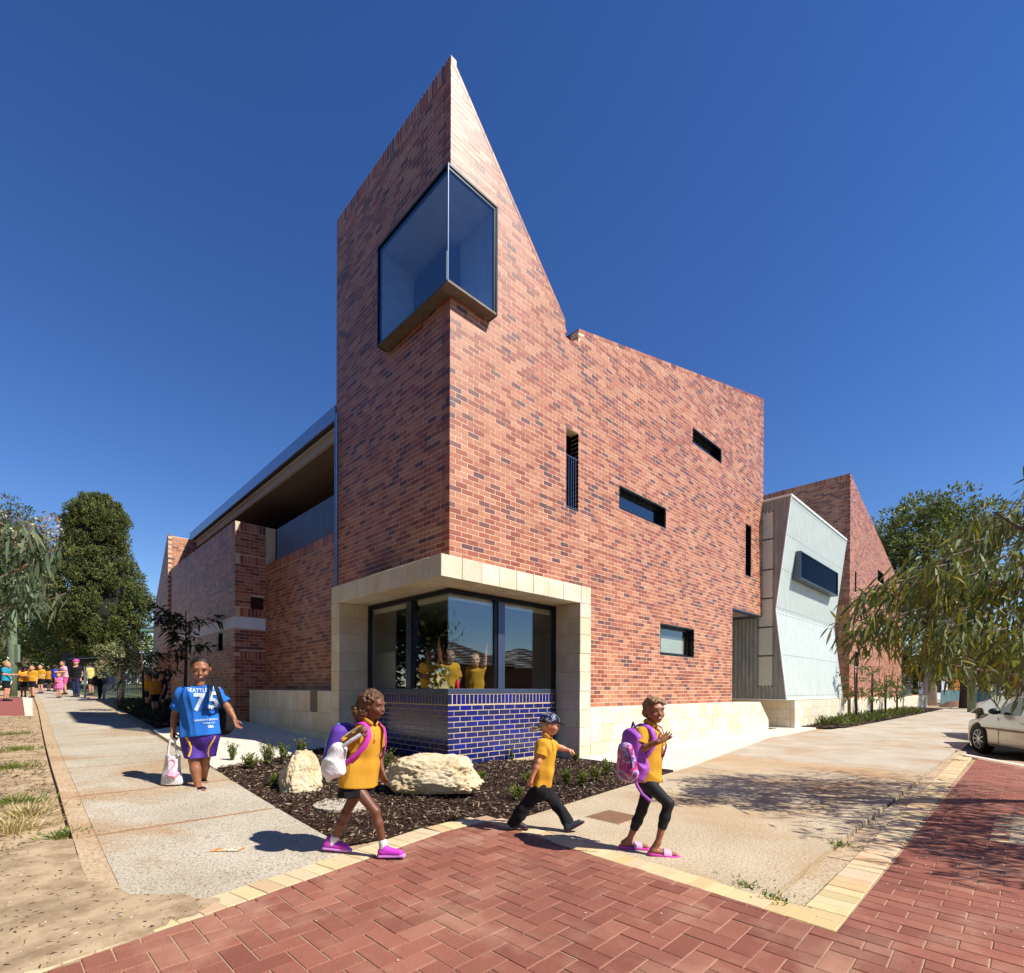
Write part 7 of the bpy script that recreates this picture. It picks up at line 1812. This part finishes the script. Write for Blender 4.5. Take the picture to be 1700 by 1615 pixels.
for S in 'RL': F.cap(J['hp' + S], J['kn' + S], .078 * s4, .073 * s4, .02, f.side, 1.12)
F.folds(.008, 26, 5, .5); F.cut(-UP, Q_(330, 1257)); sho = F.obj('shorts', SHO, root)
bvs = shirt_bvh(sho)
def on(bv_, x, y, lift=.003):
    h_ = bv_.ray_cast(Vector(tuple(Q_(x, y, -.6))), Vector(tuple(nrm(ray(x, y))))); return (np.array(h_[0]) if h_[0] is not None else Q_(x, y, -.1)) - _F * lift
strap(sho, [on(bvs, x, y) for x, y in ((309, 1222), (313, 1230), (317, 1240), (316, 1248), (313, 1256))], .026, YEL, -_F, 'stripe', .003); strap(sho, [on(bvs, x, y) for x, y in ((357, 1222), (353, 1230), (347, 1240), (345, 1250), (346, 1256))], .026, YEL, -_F, 'stripe', .003)
#strap(sho, [Q_(308, 1220, -.10), Q_(314, 1232, -.145), Q_(317, 1243, -.15), Q_(312, 1257, -.13)], .028, YEL, -_F, 'stripe', .012); strap(sho, [Q_(362, 1213, -.06), Q_(355, 1228, -.10), Q_(346, 1240, -.12), Q_(345, 1252, -.12)], .028, YEL, -_F, 'stripe', .012)
for S in 'RL':
    he, to = J['he' + S], J['to' + S]; d = nrm(to - he); sd = nrm(np.cross(UP, d)); u_ = np.cross(d, sd)
    G = Field(np.minimum(he, to) - .1, np.maximum(he, to) + .12, .006); G.cap(he - d * .01, to + d * .015, .052, .052, .006, sd, 1.2); G.cut(u_, he + u_ * .006); G.cut(-u_, he - u_ * .026); o = G.obj('sandal', BLACKC, root)
    G = Field(np.minimum(he, to) - .1, np.maximum(he, to) + .15, .006); c_ = he + (to - he) * .55; G.cap(c_ - d * .035 + u_ * .012, c_ + d * .035 + u_ * .008, .052, .050, .006, sd, 1.15); G.cut(d, c_ + d * .04); G.cut(-d, c_ - d * .03); G.cut(-u_, he); G.obj('sandal_strap', BLACKC, o)
HW = hairm('dark_tied_hair', hx(18, 13, 11), hx(52, 38, 30)); F = Field(f.hp(0, 0, 0) - .2, f.hp(0, 0, 0) + .2, .006); ax = (f.fd, f.lf, f.hu); S_ = f.hs
F.ell(f.hp(-.020, 0, .032), ax, (.096 * S_, .083 * S_, .083 * S_), .01); F.cut(f.fd * .85 - f.hu * .5, f.hp(.036, 0, .046)); F.ell(f.hp(-.11, 0, .01), ax, (.035 * S_,) * 3, .01); F.folds(.002, 120, 2); F.obj('hair', HW, root)
# lettering on the T-shirt, laid on the cloth
bpy.context.view_layer.update()
dg = bpy.context.evaluated_depsgraph_get()
bv = shirt_bvh(f.shirt)
WPR = simple('white_print', hx(214, 226, 240), .8, var=.05, scale=40)
def text_mesh(body, size, bold=0.0, arc=0.):
    cu = bpy.data.curves.new('t', 'FONT'); cu.body = body; cu.size = size; cu.align_x = 'CENTER'; cu.align_y = 'CENTER'; cu.offset = bold; cu.resolution_u = 3
    o = bpy.data.objects.new('t', cu); me = bpy.data.meshes.new_from_object(o); bpy.data.objects.remove(o)
    bmh = bmesh.new(); bmh.from_mesh(me); bmesh.ops.triangulate(bmh, faces=bmh.faces[:])
    for _ in range(4):
        ed = [e_ for e_ in bmh.edges if e_.calc_length() > max(.02, size * .25)]
        if not ed: break
        bmesh.ops.subdivide_edges(bmh, edges=ed, cuts=1); bmesh.ops.triangulate(bmh, faces=bmh.faces[:])
    if arc:
        for v_ in bmh.verts: v_.co.y -= arc * v_.co.x ** 2
    V = [np.array(v_.co) for v_ in bmh.verts]; bmh.verts.index_update(); Fc = [tuple(v_.index for v_ in f_.verts) for f_ in bmh.faces]; bmh.free(); return V, Fc
def print_on(body, px, py, size, bold=.0, arc=0., rot=0., name='lettering', mat=None, lift=.006):
    V, Fc = text_mesh(body, size, bold, arc); c = Q_(px, py, -.6); out = []; ca, sa = math.cos(rot), math.sin(rot)
    r_ = nrm(_R); dirn = nrm(ray(px, py))
    for v_ in V:
        x, y = ca * v_[0] - sa * v_[1], sa * v_[0] + ca * v_[1]
        o_ = c + r_ * x * .96 - _F * 0 + UP * y; h_ = bv.ray_cast(Vector(tuple(o_)), Vector(tuple(dirn)))
        if h_[0] is None: h_ = bv.find_nearest(Vector(tuple(o_ + dirn * .45)))
        out.append(np.array(h_[0]) - dirn * lift)
    m = MB(); m.poly(out, Fc); return m.build(name, mat or WPR, f.shirt)
print_on('SEATTLE LINES', 340, 1146, .062, .001, -.9, .12); print_on('7', 330, 1167, .27, .007, 0, -.02); print_on('5', 354, 1164, .27, .007, 0, -.02)
print_on('PREMIUM', 346, 1178, .045, .001, -.8, .10, mat=simple('navy_print', hx(20, 60, 130), .8), lift=.008); print_on('UNIVERSITY SPORTS', 342, 1195, .030, .0005, 0, .07); print_on('TRAINING DEPT', 347, 1200, .020, .0004, 0, .06); print_on('USA', 350, 1206, .036, .002, 0, .04)
# tote bag with pink bird print and black shoulder bag
TOT = NB('speckled_canvas'); v = TOT.pos(); n1 = TOT.noise(v, 120, 2, .5); TOT.base(TOT.ramp(n1, [(.36, hx(90, 88, 96)), (.44, hx(232, 230, 230))])).set(.85); TOT = TOT.m
tt = empty('tote_bag', tuple(Q_(287, 1303, -.1)), label='white speckled tote bag printed with a pink wading bird', cat='bag')
F = Field(Q_(287, 1280, -.05) - .25, Q_(287, 1280, -.05) + .25, .006); F.cap(Q_(288, 1250, -.05), Q_(286, 1300, -.05), .040, .055, .01, nrm(_R), 2.15); F.folds(.006, 30, 4); F.cut(UP, Q_(287, 1254, -.05)); F.cut(-UP, Q_(287, 1302, -.05)); tbody = F.obj('bag_body', TOT, tt)
for a, b_ in (((279, 1255), (283, 1226)), ((296, 1255), (290, 1226))): strap(tt, [Q_(*a, -.08), Q_((a[0] + b_[0]) / 2 - 1, (a[1] + b_[1]) / 2, -.07), Q_(*b_, -.07)], .025, cloth('tote_handle', hx(228, 226, 226)), -_F, 'handle')
bv = shirt_bvh(tbody); PNK = cloth('pink_bird_print', hx(232, 170, 196))
def decal(pts, w, name, mat):
    m = MB()
    P3 = []
    for (x, y) in pts:
        h_ = bv.ray_cast(Vector(tuple(Q_(x, y, -.5))), Vector(tuple(nrm(ray(x, y))))); P3.append((np.array(h_[0]) if h_[0] is not None else Q_(x, y, -.11)) - _F * .004)
    m.tube(P3, w, 6); return m.build(name, mat, tbody)
decal([(280, 1268), (281, 1263), (286, 1260), (291, 1263), (290, 1270), (285, 1276), (282, 1282)], [.006, .010, .009, .008, .008, .010, .016], 'bird_print', PNK); decal([(277, 1284), (283, 1286), (290, 1287), (296, 1283), (299, 1278)], [.014, .040, .044, .026, .006], 'bird_print', PNK); decal([(279, 1266), (281, 1266)], .008, 'beak_print', MAT_FRAME)
sb_ = empty('shoulder_bag', tuple(Q_(374, 1215, .12)), label='black shoulder bag behind the woman in blue', cat='bag')
F = Field(Q_(370, 1195, .1) - .3, Q_(370, 1195, .1) + .3, .008); F.cap(Q_(368, 1165, .14), Q_(372, 1205, .16), .09, .10, .02, nrm(_R), 1.05); F.folds(.01, 24, 3); F.obj('bag_body', BLACKC, sb_)
c0 = f.chest
strap(sb_, [Q_(356, 1128, .08), Q_(354, 1127, .0), Q_(355, 1131, -.09), Q_(358, 1138, -.17), Q_(362, 1150, -.19), Q_(366, 1162, -.14), Q_(370, 1172, .0)], .05, BLACKC, lambda p, c0=c0: nrm(p - c0))
print('woman', round(time.time() - T0, 1))
# ---- people in the background and behind the window
def stand(base, H, facing, arms='down', lean=0., stride=.0, sit=False):
    base = np.array(base, float); fd = nrm(np.array(facing, float) * (1, 1, 0)); lf = np.cross(UP, fd); s = H / 1.23; w = .098 * s; hw = .045 * s
    q = lambda a, b_, c_: base + fd * a * s + lf * b_ * s + UP * c_ * H
    J = dict(hd=q(.02 + lean, 0, .915), nk=q(lean, 0, .835), shL=q(lean, .098, .79), shR=q(lean, -.098, .79), hpL=q(0, .045, .50), hpR=q(0, -.045, .50),
             knL=q(.03 + stride * .5, .05, .28), knR=q(.03 - stride * .5, -.05, .28), anL=q(stride, .05, .05), anR=q(-stride, -.05, .05), toL=q(.12 + stride, .06, .0), toR=q(.12 - stride, -.06, .0))
    A = dict(down=((-.03, .135, .64), (.02, .14, .49)), fwd=((.02, .13, .66), (.17, .08, .66)), wave=((.06, .15, .86), (.08, .17, 1.04)), fold=((.04, .14, .66), (.14, .02, .66)), hold=((-.02, .15, .65), (.12, .10, .56)))
    a = arms if isinstance(arms, tuple) else (arms, arms)
    for S, nme, sg in (('R', a[0], -1), ('L', a[1], 1)):
        e_, w_ = A[nme]; J['el' + S] = q(e_[0] + lean, sg * e_[1], e_[2]); J['wr' + S] = q(w_[0] + lean, sg * w_[1], w_[2])
    return J
def bystander(label, base, H, facing, top, bottom='shorts', bmat=None, sk=hx(178, 124, 96), hair=('dark_hair', hx(20, 16, 14), hx(60, 44, 34)), arms='down', group=None, h=.014, cap=None, bulk=1., stride=.0, lean=0., skirt=.0, long_hair=False, smile=False, face=None, feet=True, sleeve=.66):
    J = stand(base, H, facing, arms, lean, stride); s = H / 1.23
    root = empty('person', tuple(base), label=label, cat='person', group=group)
    f = Figure(root, J, s, facing if face is None else face, skin(sk), h=h, bulk=bulk, head=.9 if H > 1.45 else 1.)
    f.skin_mesh({}, feet=True); bmat = bmat or BLACKC
    if h < .012: f.face(smile)
    f.polo('shirt', top, f.pel + UP * (.0 - skirt), seed=int(base[0] * 10) % 50, loose=.006, collar=h < .012, amp=.006, flare=.02 if skirt else 0., sleeve=sleeve)
    F = Field(f.lo, f.hi, h); F.cap(f.pel + UP * .03 * s, f.pel - UP * .03 * s, .07 * s * bulk, .084 * s * bulk, .02, f.side, 1.35)
    for S in 'LR': f.leg(F, S, .014, lower={'shorts': 0., 'long': 1.}[bottom])
    if bottom == 'shorts': F.cut(-UP, J['knL'] * .5 + J['knR'] * .5 + UP * .05 * s)
    F.obj('shorts' if bottom == 'shorts' else 'trousers', bmat, root)
    S_ = f.hs; ax = (f.fd, f.lf, f.hu); F = Field(f.hp(0, 0, 0) - .3, f.hp(0, 0, 0) + .25, min(h, .01)); F.ell(f.hp(-.022, 0, .034), ax, (.096 * S_, .085 * S_, .083 * S_), .01)
    if long_hair: F.ell(f.hp(-.06, 0, -.06), ax, (.05 * S_, .075 * S_, .10 * S_), .02)
    F.cut(f.fd * .85 - f.hu * .55, f.hp(.032, 0, .040)); F.obj('hair', hairm(*hair), root)
    if cap is not None:
        F = Field(f.hp(0, 0, 0) - .3, f.hp(0, 0, 0) + .3, min(h, .01)); F.ell(f.hp(-.01, 0, .04), ax, (.108 * S_, .094 * S_, .085 * S_), .01); F.cut(-f.hu, f.hp(0, 0, .035)); F.cap(f.hp(.05, 0, .04), f.hp(.13, 0, .035), .05 * S_, .05 * S_, .01, f.hu, .2); F.obj('cap', cap, root)
    G = Field(f.lo, f.hi, h); 
    for S in 'LR': f.foot(G, S, .008)
    G.obj('shoes', cloth('dark_shoe', hx(36, 36, 42), .6), root); return f
TEAL = cloth('teal_top', hx(40, 150, 180)); ORG = cloth('amber_polo', hx(206, 140, 40)); STR = cloth('pink_white_shirt', hx(226, 170, 190)); GRYT = cloth('charcoal_top', hx(70, 70, 78)); JEAN = cloth('blue_jeans', hx(40, 50, 84)); PNKC = cloth('pink_dress', hx(230, 120, 180)); NAVY = cloth('navy_bag', hx(28, 34, 62)); CAPP = cloth('pink_cap', hx(226, 70, 170)); CAPB = cloth('black_cap', hx(24, 24, 28)); BLUB = cloth('blue_backpack', hx(40, 70, 170))
fair = hx(206, 150, 122); dark = hx(110, 70, 50); fairh = ('sandy_hair', hx(120, 90, 56), hx(196, 160, 110))
def gpos(px, py, Z): q = at(px, py, Z); q[2] = float(zg(q[0], q[1])); return q
GRP = 'pupils and parents waiting by the gate'
bystander('adult in teal top and dark shorts standing beside the graffitied pole', gpos(10, 1168, 18.2), 1.42, _R * .9 + _F * .2, TEAL, sk=fair, hair=fairh, arms='fwd', group=GRP, h=.013)
bystander('pupil in black cap and mustard polo next to the timber pole', gpos(39, 1158, 20.6), 1.25, _R * .6 - _F * .6, MUSTARD, cap=CAPB, sk=dark, arms='fold', group=GRP)
bystander('pupil in mustard polo with arms folded between cap wearer and bag wearer', gpos(54, 1158, 20.4), 1.30, -_F * .8 + _R * .2, MUSTARD, sk=fair, arms=('fwd', 'down'), group=GRP, stride=.05)
bystander('tall pupil in mustard polo with dark bag straps', gpos(68, 1148, 23.5), 1.34, -_F + _R * .1, MUSTARD, sk=fair, arms='hold', group=GRP, long_hair=True)
bystander('pupil in amber polo seen from behind near the gate', gpos(81, 1141, 26), 1.2, _F, ORG, sk=dark, group=GRP)
fb = bystander('pupil with large blue backpack seen from behind', gpos(91, 1142, 25.5), 1.35, _F * .9 + _R * .2, BLUB, group=GRP, sk=dark)
bystander('adult in pink and white shirt bending over a small girl', gpos(108, 1150, 23.2), 1.55, -_R * .3 - _F * .7, STR, sk=fair, bmat=cloth('pink_shorts', hx(226, 90, 160)), arms='fwd', group=GRP, lean=.05)
bystander('small girl in pink dress holding a panda toy', gpos(98, 1160, 20.6), 1.0, -_F + _R * .3, PNKC, sk=fair, hair=fairh, arms='fold', group=GRP, skirt=.12, bmat=PNKC)
bystander('woman in black top, blue jeans and pink cap', gpos(127, 1159, 21.6), 1.60, -_F + _R * .15, BLACKC, 'long', JEAN, sk=fair, cap=CAPP, group=GRP, bulk=1.2)
bystander('woman in charcoal tunic with a big black bag', gpos(169, 1161, 20.8), 1.62, -_F * .7 + _R * .5, GRYT, 'long', BLACKC, sk=fair, arms=('hold', 'down'), group=GRP, bulk=1.2, skirt=.2, long_hair=True)
q_ = gpos(160, 1161, 20.6) + UP * .75; hb = empty('hand_bag', tuple(q_ - UP * .2), label='big black bag carried by the woman in charcoal', cat='bag'); F = Field(q_ - .4, q_ + .4, .015); F.cap(q_ - UP * .08, q_ + UP * .06, .16, .12, .03, nrm(_R), 1.3); F.obj('bag_body', BLACKC, hb)
bystander('person in pale yellow top behind the chain link barrier', gpos(152, 1152, 23.5), 1.5, -_R + _F * .2, cloth('pale_yellow_top', hx(224, 206, 110)), sk=fair, arms='fwd', group=GRP, lean=.08)
GR2 = 'pupils in the shade by the left wall'
bystander('pupil in amber polo standing behind the dark saplings', gpos(258, 1166, 14.4), 1.12, -_R * .5 + _F * .3, ORG, sk=fair, group=GR2)
bystander('pupil in mustard polo half hidden by the short sapling', gpos(246, 1160, 16.2), 1.15, -_R * .3 - _F * .6, MUSTARD, sk=fair, group=GR2)
bystander('pupil in dark jumper leaning by the left brick wall', gpos(272, 1164, 15.2), 1.2, -_R * .6 - _F * .4, cloth('navy_jumper', hx(34, 38, 60)), sk=fair, group=GR2)
# behind the corner window
def room(px, py, Z, H):
    q = at(px, py, Z); q[2] = .552; return q
GR3 = 'pupils behind the corner window'
bystander('pupil with hand up to the glass, farthest from the window corner post', room(714, 1100, 8.38, 1.3), 1.36, -_F + _R * .15, MUSTARD, arms=('fwd', 'down'), group=GR3, h=.010, sk=dark, smile=True)
fk = bystander('pupil waving a raised arm and holding a red bottle', room(746, 1100, 8.14, 1.3), 1.33, -_F * .9 + _R * .3, MUSTARD, arms=('wave', 'hold'), group=GR3, h=.010, sk=hx(140, 90, 64), sleeve=.95)
bystander('pupil leaning on the sill with one hand beside the face', room(789, 1104, 8.52, 1.28), 1.28, -_F + _R * .1, MUSTARD, arms=('down', 'wave'), group=GR3, h=.010, sk=fair, smile=True, hair=fairh)
q_ = fk.J['wrL'] + nrm(-_F) * .06; m = MB(); m.tube([q_ - UP * .09, q_ - UP * .085, q_ + UP * .05, q_ + UP * .07, q_ + UP * .085, q_ + UP * .10], [.03, .034, .034, .02, .018, .016], 12); o = m.build('water_bottle', cloth('red_bottle', hx(176, 30, 54), .3), None, smooth=True); tag(o, 'red drink bottle held behind the corner window', 'bottle')
print('bystanders', round(time.time() - T0, 1))

# ================================================================== parked cars
def paint(name, c):
    b = NB(name); v = b.pos(); n1 = b.noise(v, 900, 2, .5); b.base(b.ramp(n1, [(.4, tuple(x * .93 for x in c)), (.6, c)])).set(.32, .35, .5, .6); return b.m
MAT_TYRE = simple('tyre_rubber', hx(28, 28, 28), .85, var=.15, scale=30); MAT_RIM = simple('alloy_rim', hx(196, 196, 192), .3, .8, var=.05); MAT_CGLASS = NB('car_glass'); MAT_CGLASS.base((.02, .035, .035)).set(.06, spec=.7); MAT_CGLASS = MAT_CGLASS.m
MAT_LAMP = NB('headlamp_glass'); MAT_LAMP.base((.55, .58, .6)).set(.08, .2, .7, 1.); MAT_LAMP = MAT_LAMP.m
MAT_PLAST = simple('black_plastic', hx(24, 24, 25), .5, var=.1)
class Grid3(Field):
    def planes(s, pl, k):
        """smooth intersection of half spaces n.p < d (car's own axes)"""
        X, Y, Z = s.ax[0][:, None, None], s.ax[1][None, :, None], s.ax[2][None, None, :]; acc = None
        for (n, d) in pl:
            n = np.array(n, float); L = np.linalg.norm(n); v = (X * f32(n[0] / L) + Y * f32(n[1] / L) + Z * f32(n[2] / L)) - f32(d / L)
            if acc is None: acc = v + np.zeros_like(s.F)
            else: h = np.clip(.5 - .5 * (v - acc) / k, 0, 1); acc = v * (1 - h) + acc * h + k * h * (1 - h)
        return acc
def car(name, label, loc, rz, pm, H=1.42, L=4.35, Wd=1.76, hood=.86, belt=.92, wr=.325, cat='car', vents=True, mirror=None):
    t = empty(name, loc, rz, label, cat, 'cars parked along the kerb')
    fx, rx = L / 2 - .86, -L / 2 + .88; hw = Wd / 2
    lo, hi = (-L / 2 - .1, -hw - .1, .05), (L / 2 + .1, hw + .1, H + .1); h = .022
    F = Grid3(lo, hi, h)
    low = F.planes([((0, 0, -1), -.2), ((1, 0, 0), L / 2), ((-1, 0, 0), L / 2), ((0, 1, -.05), hw - .03), ((0, -1, -.05), hw - .03), ((0, 1, .32), hw + .18), ((0, -1, .32), hw + .18), ((.16, 0, 1), hood + .16 * (L / 2 - .75)), ((.75, 0, 1), hood + .75 * (L / 2 - .32)), ((-.05, 0, 1), belt + .06 + .02), ((.5, .8, 0), .5 * L / 2 + .8 * (hw - .28)), ((.5, -.8, 0), .5 * L / 2 + .8 * (hw - .28)), ((-.5, .8, 0), .5 * L / 2 + .8 * (hw - .24)), ((-.5, -.8, 0), .5 * L / 2 + .8 * (hw - .24))], .09)
    cabp = [((0, 0, 1), H), ((0, 1, .42), hw - .05 + .42 * belt), ((0, -1, .42), hw - .05 + .42 * belt), ((.62, 0, 1), H + .62 * .30), ((.12, 0, 1), H + .02), ((-.55, 0, 1), H + .55 * 1.25), ((-.10, 0, 1), H + .03), ((0, 0, -1), -.6)]
    cab = F.planes(cabp, .07)
    k = .05; hh = np.clip(.5 + .5 * (cab - low) / k, 0, 1); body = cab * (1 - hh) + low * hh - k * hh * (1 - hh)
    X, Y, Z = F.ax[0][:, None, None], F.ax[1][None, :, None], F.ax[2][None, None, :]
    for xw in (fx, rx):
        arch = np.sqrt((X - f32(xw)) ** 2 + (Z - f32(wr)) ** 2) - f32(wr + .055) + 0 * Y
        arch = np.maximum(arch, f32(hw - .30) - np.abs(Y)); body = np.maximum(body, -arch)
    F.F = body.astype(np.float32); o = F.obj('body', pm, t, 1); o.data.polygons.foreach_set('use_smooth', np.ones(len(o.data.polygons), bool))
    V_ = np.array([v_.co for v_ in o.data.vertices])  # obj() subtracts the parent's place; put it back into car axes
    o.data.vertices.foreach_set('co', (V_ + wloc(t)).astype(np.float32).ravel())
    def glass(name_, extra, par=o):
        G = Grid3(lo, hi, .02); c = G.planes(cabp, .07) - f32(.004); c = np.maximum(c, f32(belt + .03) - G.ax[2][None, None, :] - 0 * c); 
        for n, d in extra:
            n = np.array(n, float); Ln = np.linalg.norm(n); c = np.maximum(c, (G.ax[0][:, None, None] * f32(n[0]) + G.ax[1][None, :, None] * f32(n[1]) + G.ax[2][None, None, :] * f32(n[2]) - f32(d)) / f32(Ln))
        G.F = c.astype(np.float32); g_ = G.obj(name_, MAT_CGLASS, par, 0)
        if g_: W_ = np.array([v_.co for v_ in g_.data.vertices]); g_.data.vertices.foreach_set('co', (W_ + wloc(par)).astype(np.float32).ravel())
    for sg in (1, -1):
        glass('side_window', [((0, -sg, 0), -(hw - .30)), ((0, 0, 1), H - .075), ((.62, 0, 1), H - .10 + .62 * .30), ((-1, 0, 0), .12)]); glass('side_window', [((0, -sg, 0), -(hw - .30)), ((0, 0, 1), H - .075), ((1, 0, 0), -.20), ((-.55, 0, 1), H - .10 + .55 * 1.25)])
    glass('windscreen', [((0, 1, 0), hw - .26), ((0, -1, 0), hw - .26), ((-1, 0, 0), -.22), ((0, 0, 1), H - .07)]); glass('rear_window', [((0, 1, 0), hw - .28), ((0, -1, 0), hw - .28), ((1, 0, 0), -1.35), ((0, 0, 1), H - .07), ((0, 0, -1), -(belt + .14))])
    def loc_mb(mb, nm, mat, par, **kw):
        me_o = mb.build(nm, mat, None, **kw); me_o.parent = par; return me_o
    for xw in (fx, rx):
        for sg in (1, -1):
            y0 = sg * (hw - .02); m = MB(); pr = [(.20, -.02), (.215, .0), (wr - .03, .004), (wr - .008, -.02), (wr, -.05), (wr, -.15), (wr - .008, -.185), (.2, -.19)]
            n = 36; Vv = [(xw + r * math.cos(2 * math.pi * i / n), y0 + sg * d, wr + r * math.sin(2 * math.pi * i / n)) for i in range(n) for r, d in pr]; kf = len(pr)
            fc = [(i * kf + j, ((i + 1) % n) * kf + j, ((i + 1) % n) * kf + j + 1, i * kf + j + 1) for i in range(n) for j in range(kf - 1)]
            m.poly(Vv, fc if sg < 0 else [tuple(reversed(q)) for q in fc]); w_ = loc_mb(m, 'wheel', MAT_TYRE, t, smooth=True)
            m = MB(); m.tube([(xw, y0 - sg * .05, wr), (xw, y0 - sg * .14, wr)], .205, 28); loc_mb(m, 'brake_disc', MAT_PLAST, w_)
            m = MB()
            for i in range(9):
                a = 2 * math.pi * i / 9; m.bar((xw + .035 * math.cos(a), y0 - sg * .03, wr + .035 * math.sin(a)), (xw + .205 * math.cos(a), y0 - sg * .02, wr + .205 * math.sin(a)), .022, .03, up=(0, 1, 0))
            m.tube([(xw, y0 - sg * .045, wr), (xw, y0 - sg * .012, wr)], [.05, .04], 14)
            n = 32; ring = [(xw + r * math.cos(2 * math.pi * i / n), y0 - sg * d, wr + r * math.sin(2 * math.pi * i / n)) for i in range(n) for r, d in ((.218, .02), (.218, .004), (.198, .01), (.198, .04))]
            m.poly(ring, [(i * 4 + j, i * 4 + (j + 1) % 4, ((i + 1) % n) * 4 + (j + 1) % 4, ((i + 1) % n) * 4 + j) for i in range(n) for j in range(4)]); loc_mb(m, 'rim', MAT_RIM, w_)
    for sg in (1, -1):
        small_ell('headlight', (0, 0, 0), np.eye(3), (.20, .10, .075), MAT_LAMP, o).location = (L / 2 - .30, sg * (hw - .24), hood - .14)
        mm = small_ell('mirror', (0, 0, 0), np.eye(3), (.085, .11, .07), mirror or MAT_PLAST, o); mm.location = (.52, sg * (hw + .05), belt + .12)
        if vents:
            m = MB(); m.box(fx - .62, fx - .46, sg * (hw - .02) - .02, sg * (hw - .02) + .016, .66, .675); m.box(fx - .60, fx - .45, sg * (hw - .02) - .02, sg * (hw - .02) + .016, .69, .705); loc_mb(m, 'side_vent', MAT_PLAST, o)
        m = MB(); m.bar((fx - .82, sg * (hw - .012), .30), (fx - .78, sg * (hw - .02), belt), .006, .012); loc_mb(m, 'door_gap', MAT_PLAST, o)
        m = MB(); m.box(-.45, -.25, sg * (hw - .01) - .01, sg * (hw - .01) + .02, .76, .79); loc_mb(m, 'door_handle', pm, o)
        m = MB(); m.box(rx + .45, fx - .5, sg * (hw - .03) - .02, sg * (hw - .03) + .02, .22, .27); loc_mb(m, 'sill_strip', MAT_PLAST, o)
    m = MB(); m.box(rx - .3, fx + .3, -hw + .12, hw - .12, .22, .6); loc_mb(m, 'underbody', MAT_PLAST, t)
    return t
hd_ = math.atan2(.46, .887)
def park(px, py, z, Lc):
    w = onplane(px, py, (0, 0, 1), z); hvec = np.array((math.cos(hd_), math.sin(hd_), 0)); left = np.array((-hvec[1], hvec[0], 0)); return w, hvec, left
w, hv, lv_ = park(1630, 1250, -.17, 4.35); c_ = w - hv * (4.35 / 2 - .86) - lv_ * (1.76 / 2 - .1)
car('parked_car', 'silver beige car with side vents parked at the kerb return', (float(c_[0]), float(c_[1]), -.17), hd_, paint('champagne_paint', hx(196, 186, 170)), H=1.36, hood=.80, belt=.86)
w2 = onplane(1638, 1221, (0, 0, 1), .0); c2_ = w2 - hv * (4.6 / 2 - .86) - lv_ * (1.84 / 2 - .1)
car('parked_car', 'larger white car with chrome mirror beyond the silver one', (float(c2_[0]), float(c2_[1]), .0), hd_, paint('white_paint', hx(220, 218, 210)), H=1.62, L=4.6, Wd=1.84, hood=1.0, belt=1.06, wr=.36, vents=False, mirror=MAT_RIM)
print('cars', round(time.time() - T0, 1))
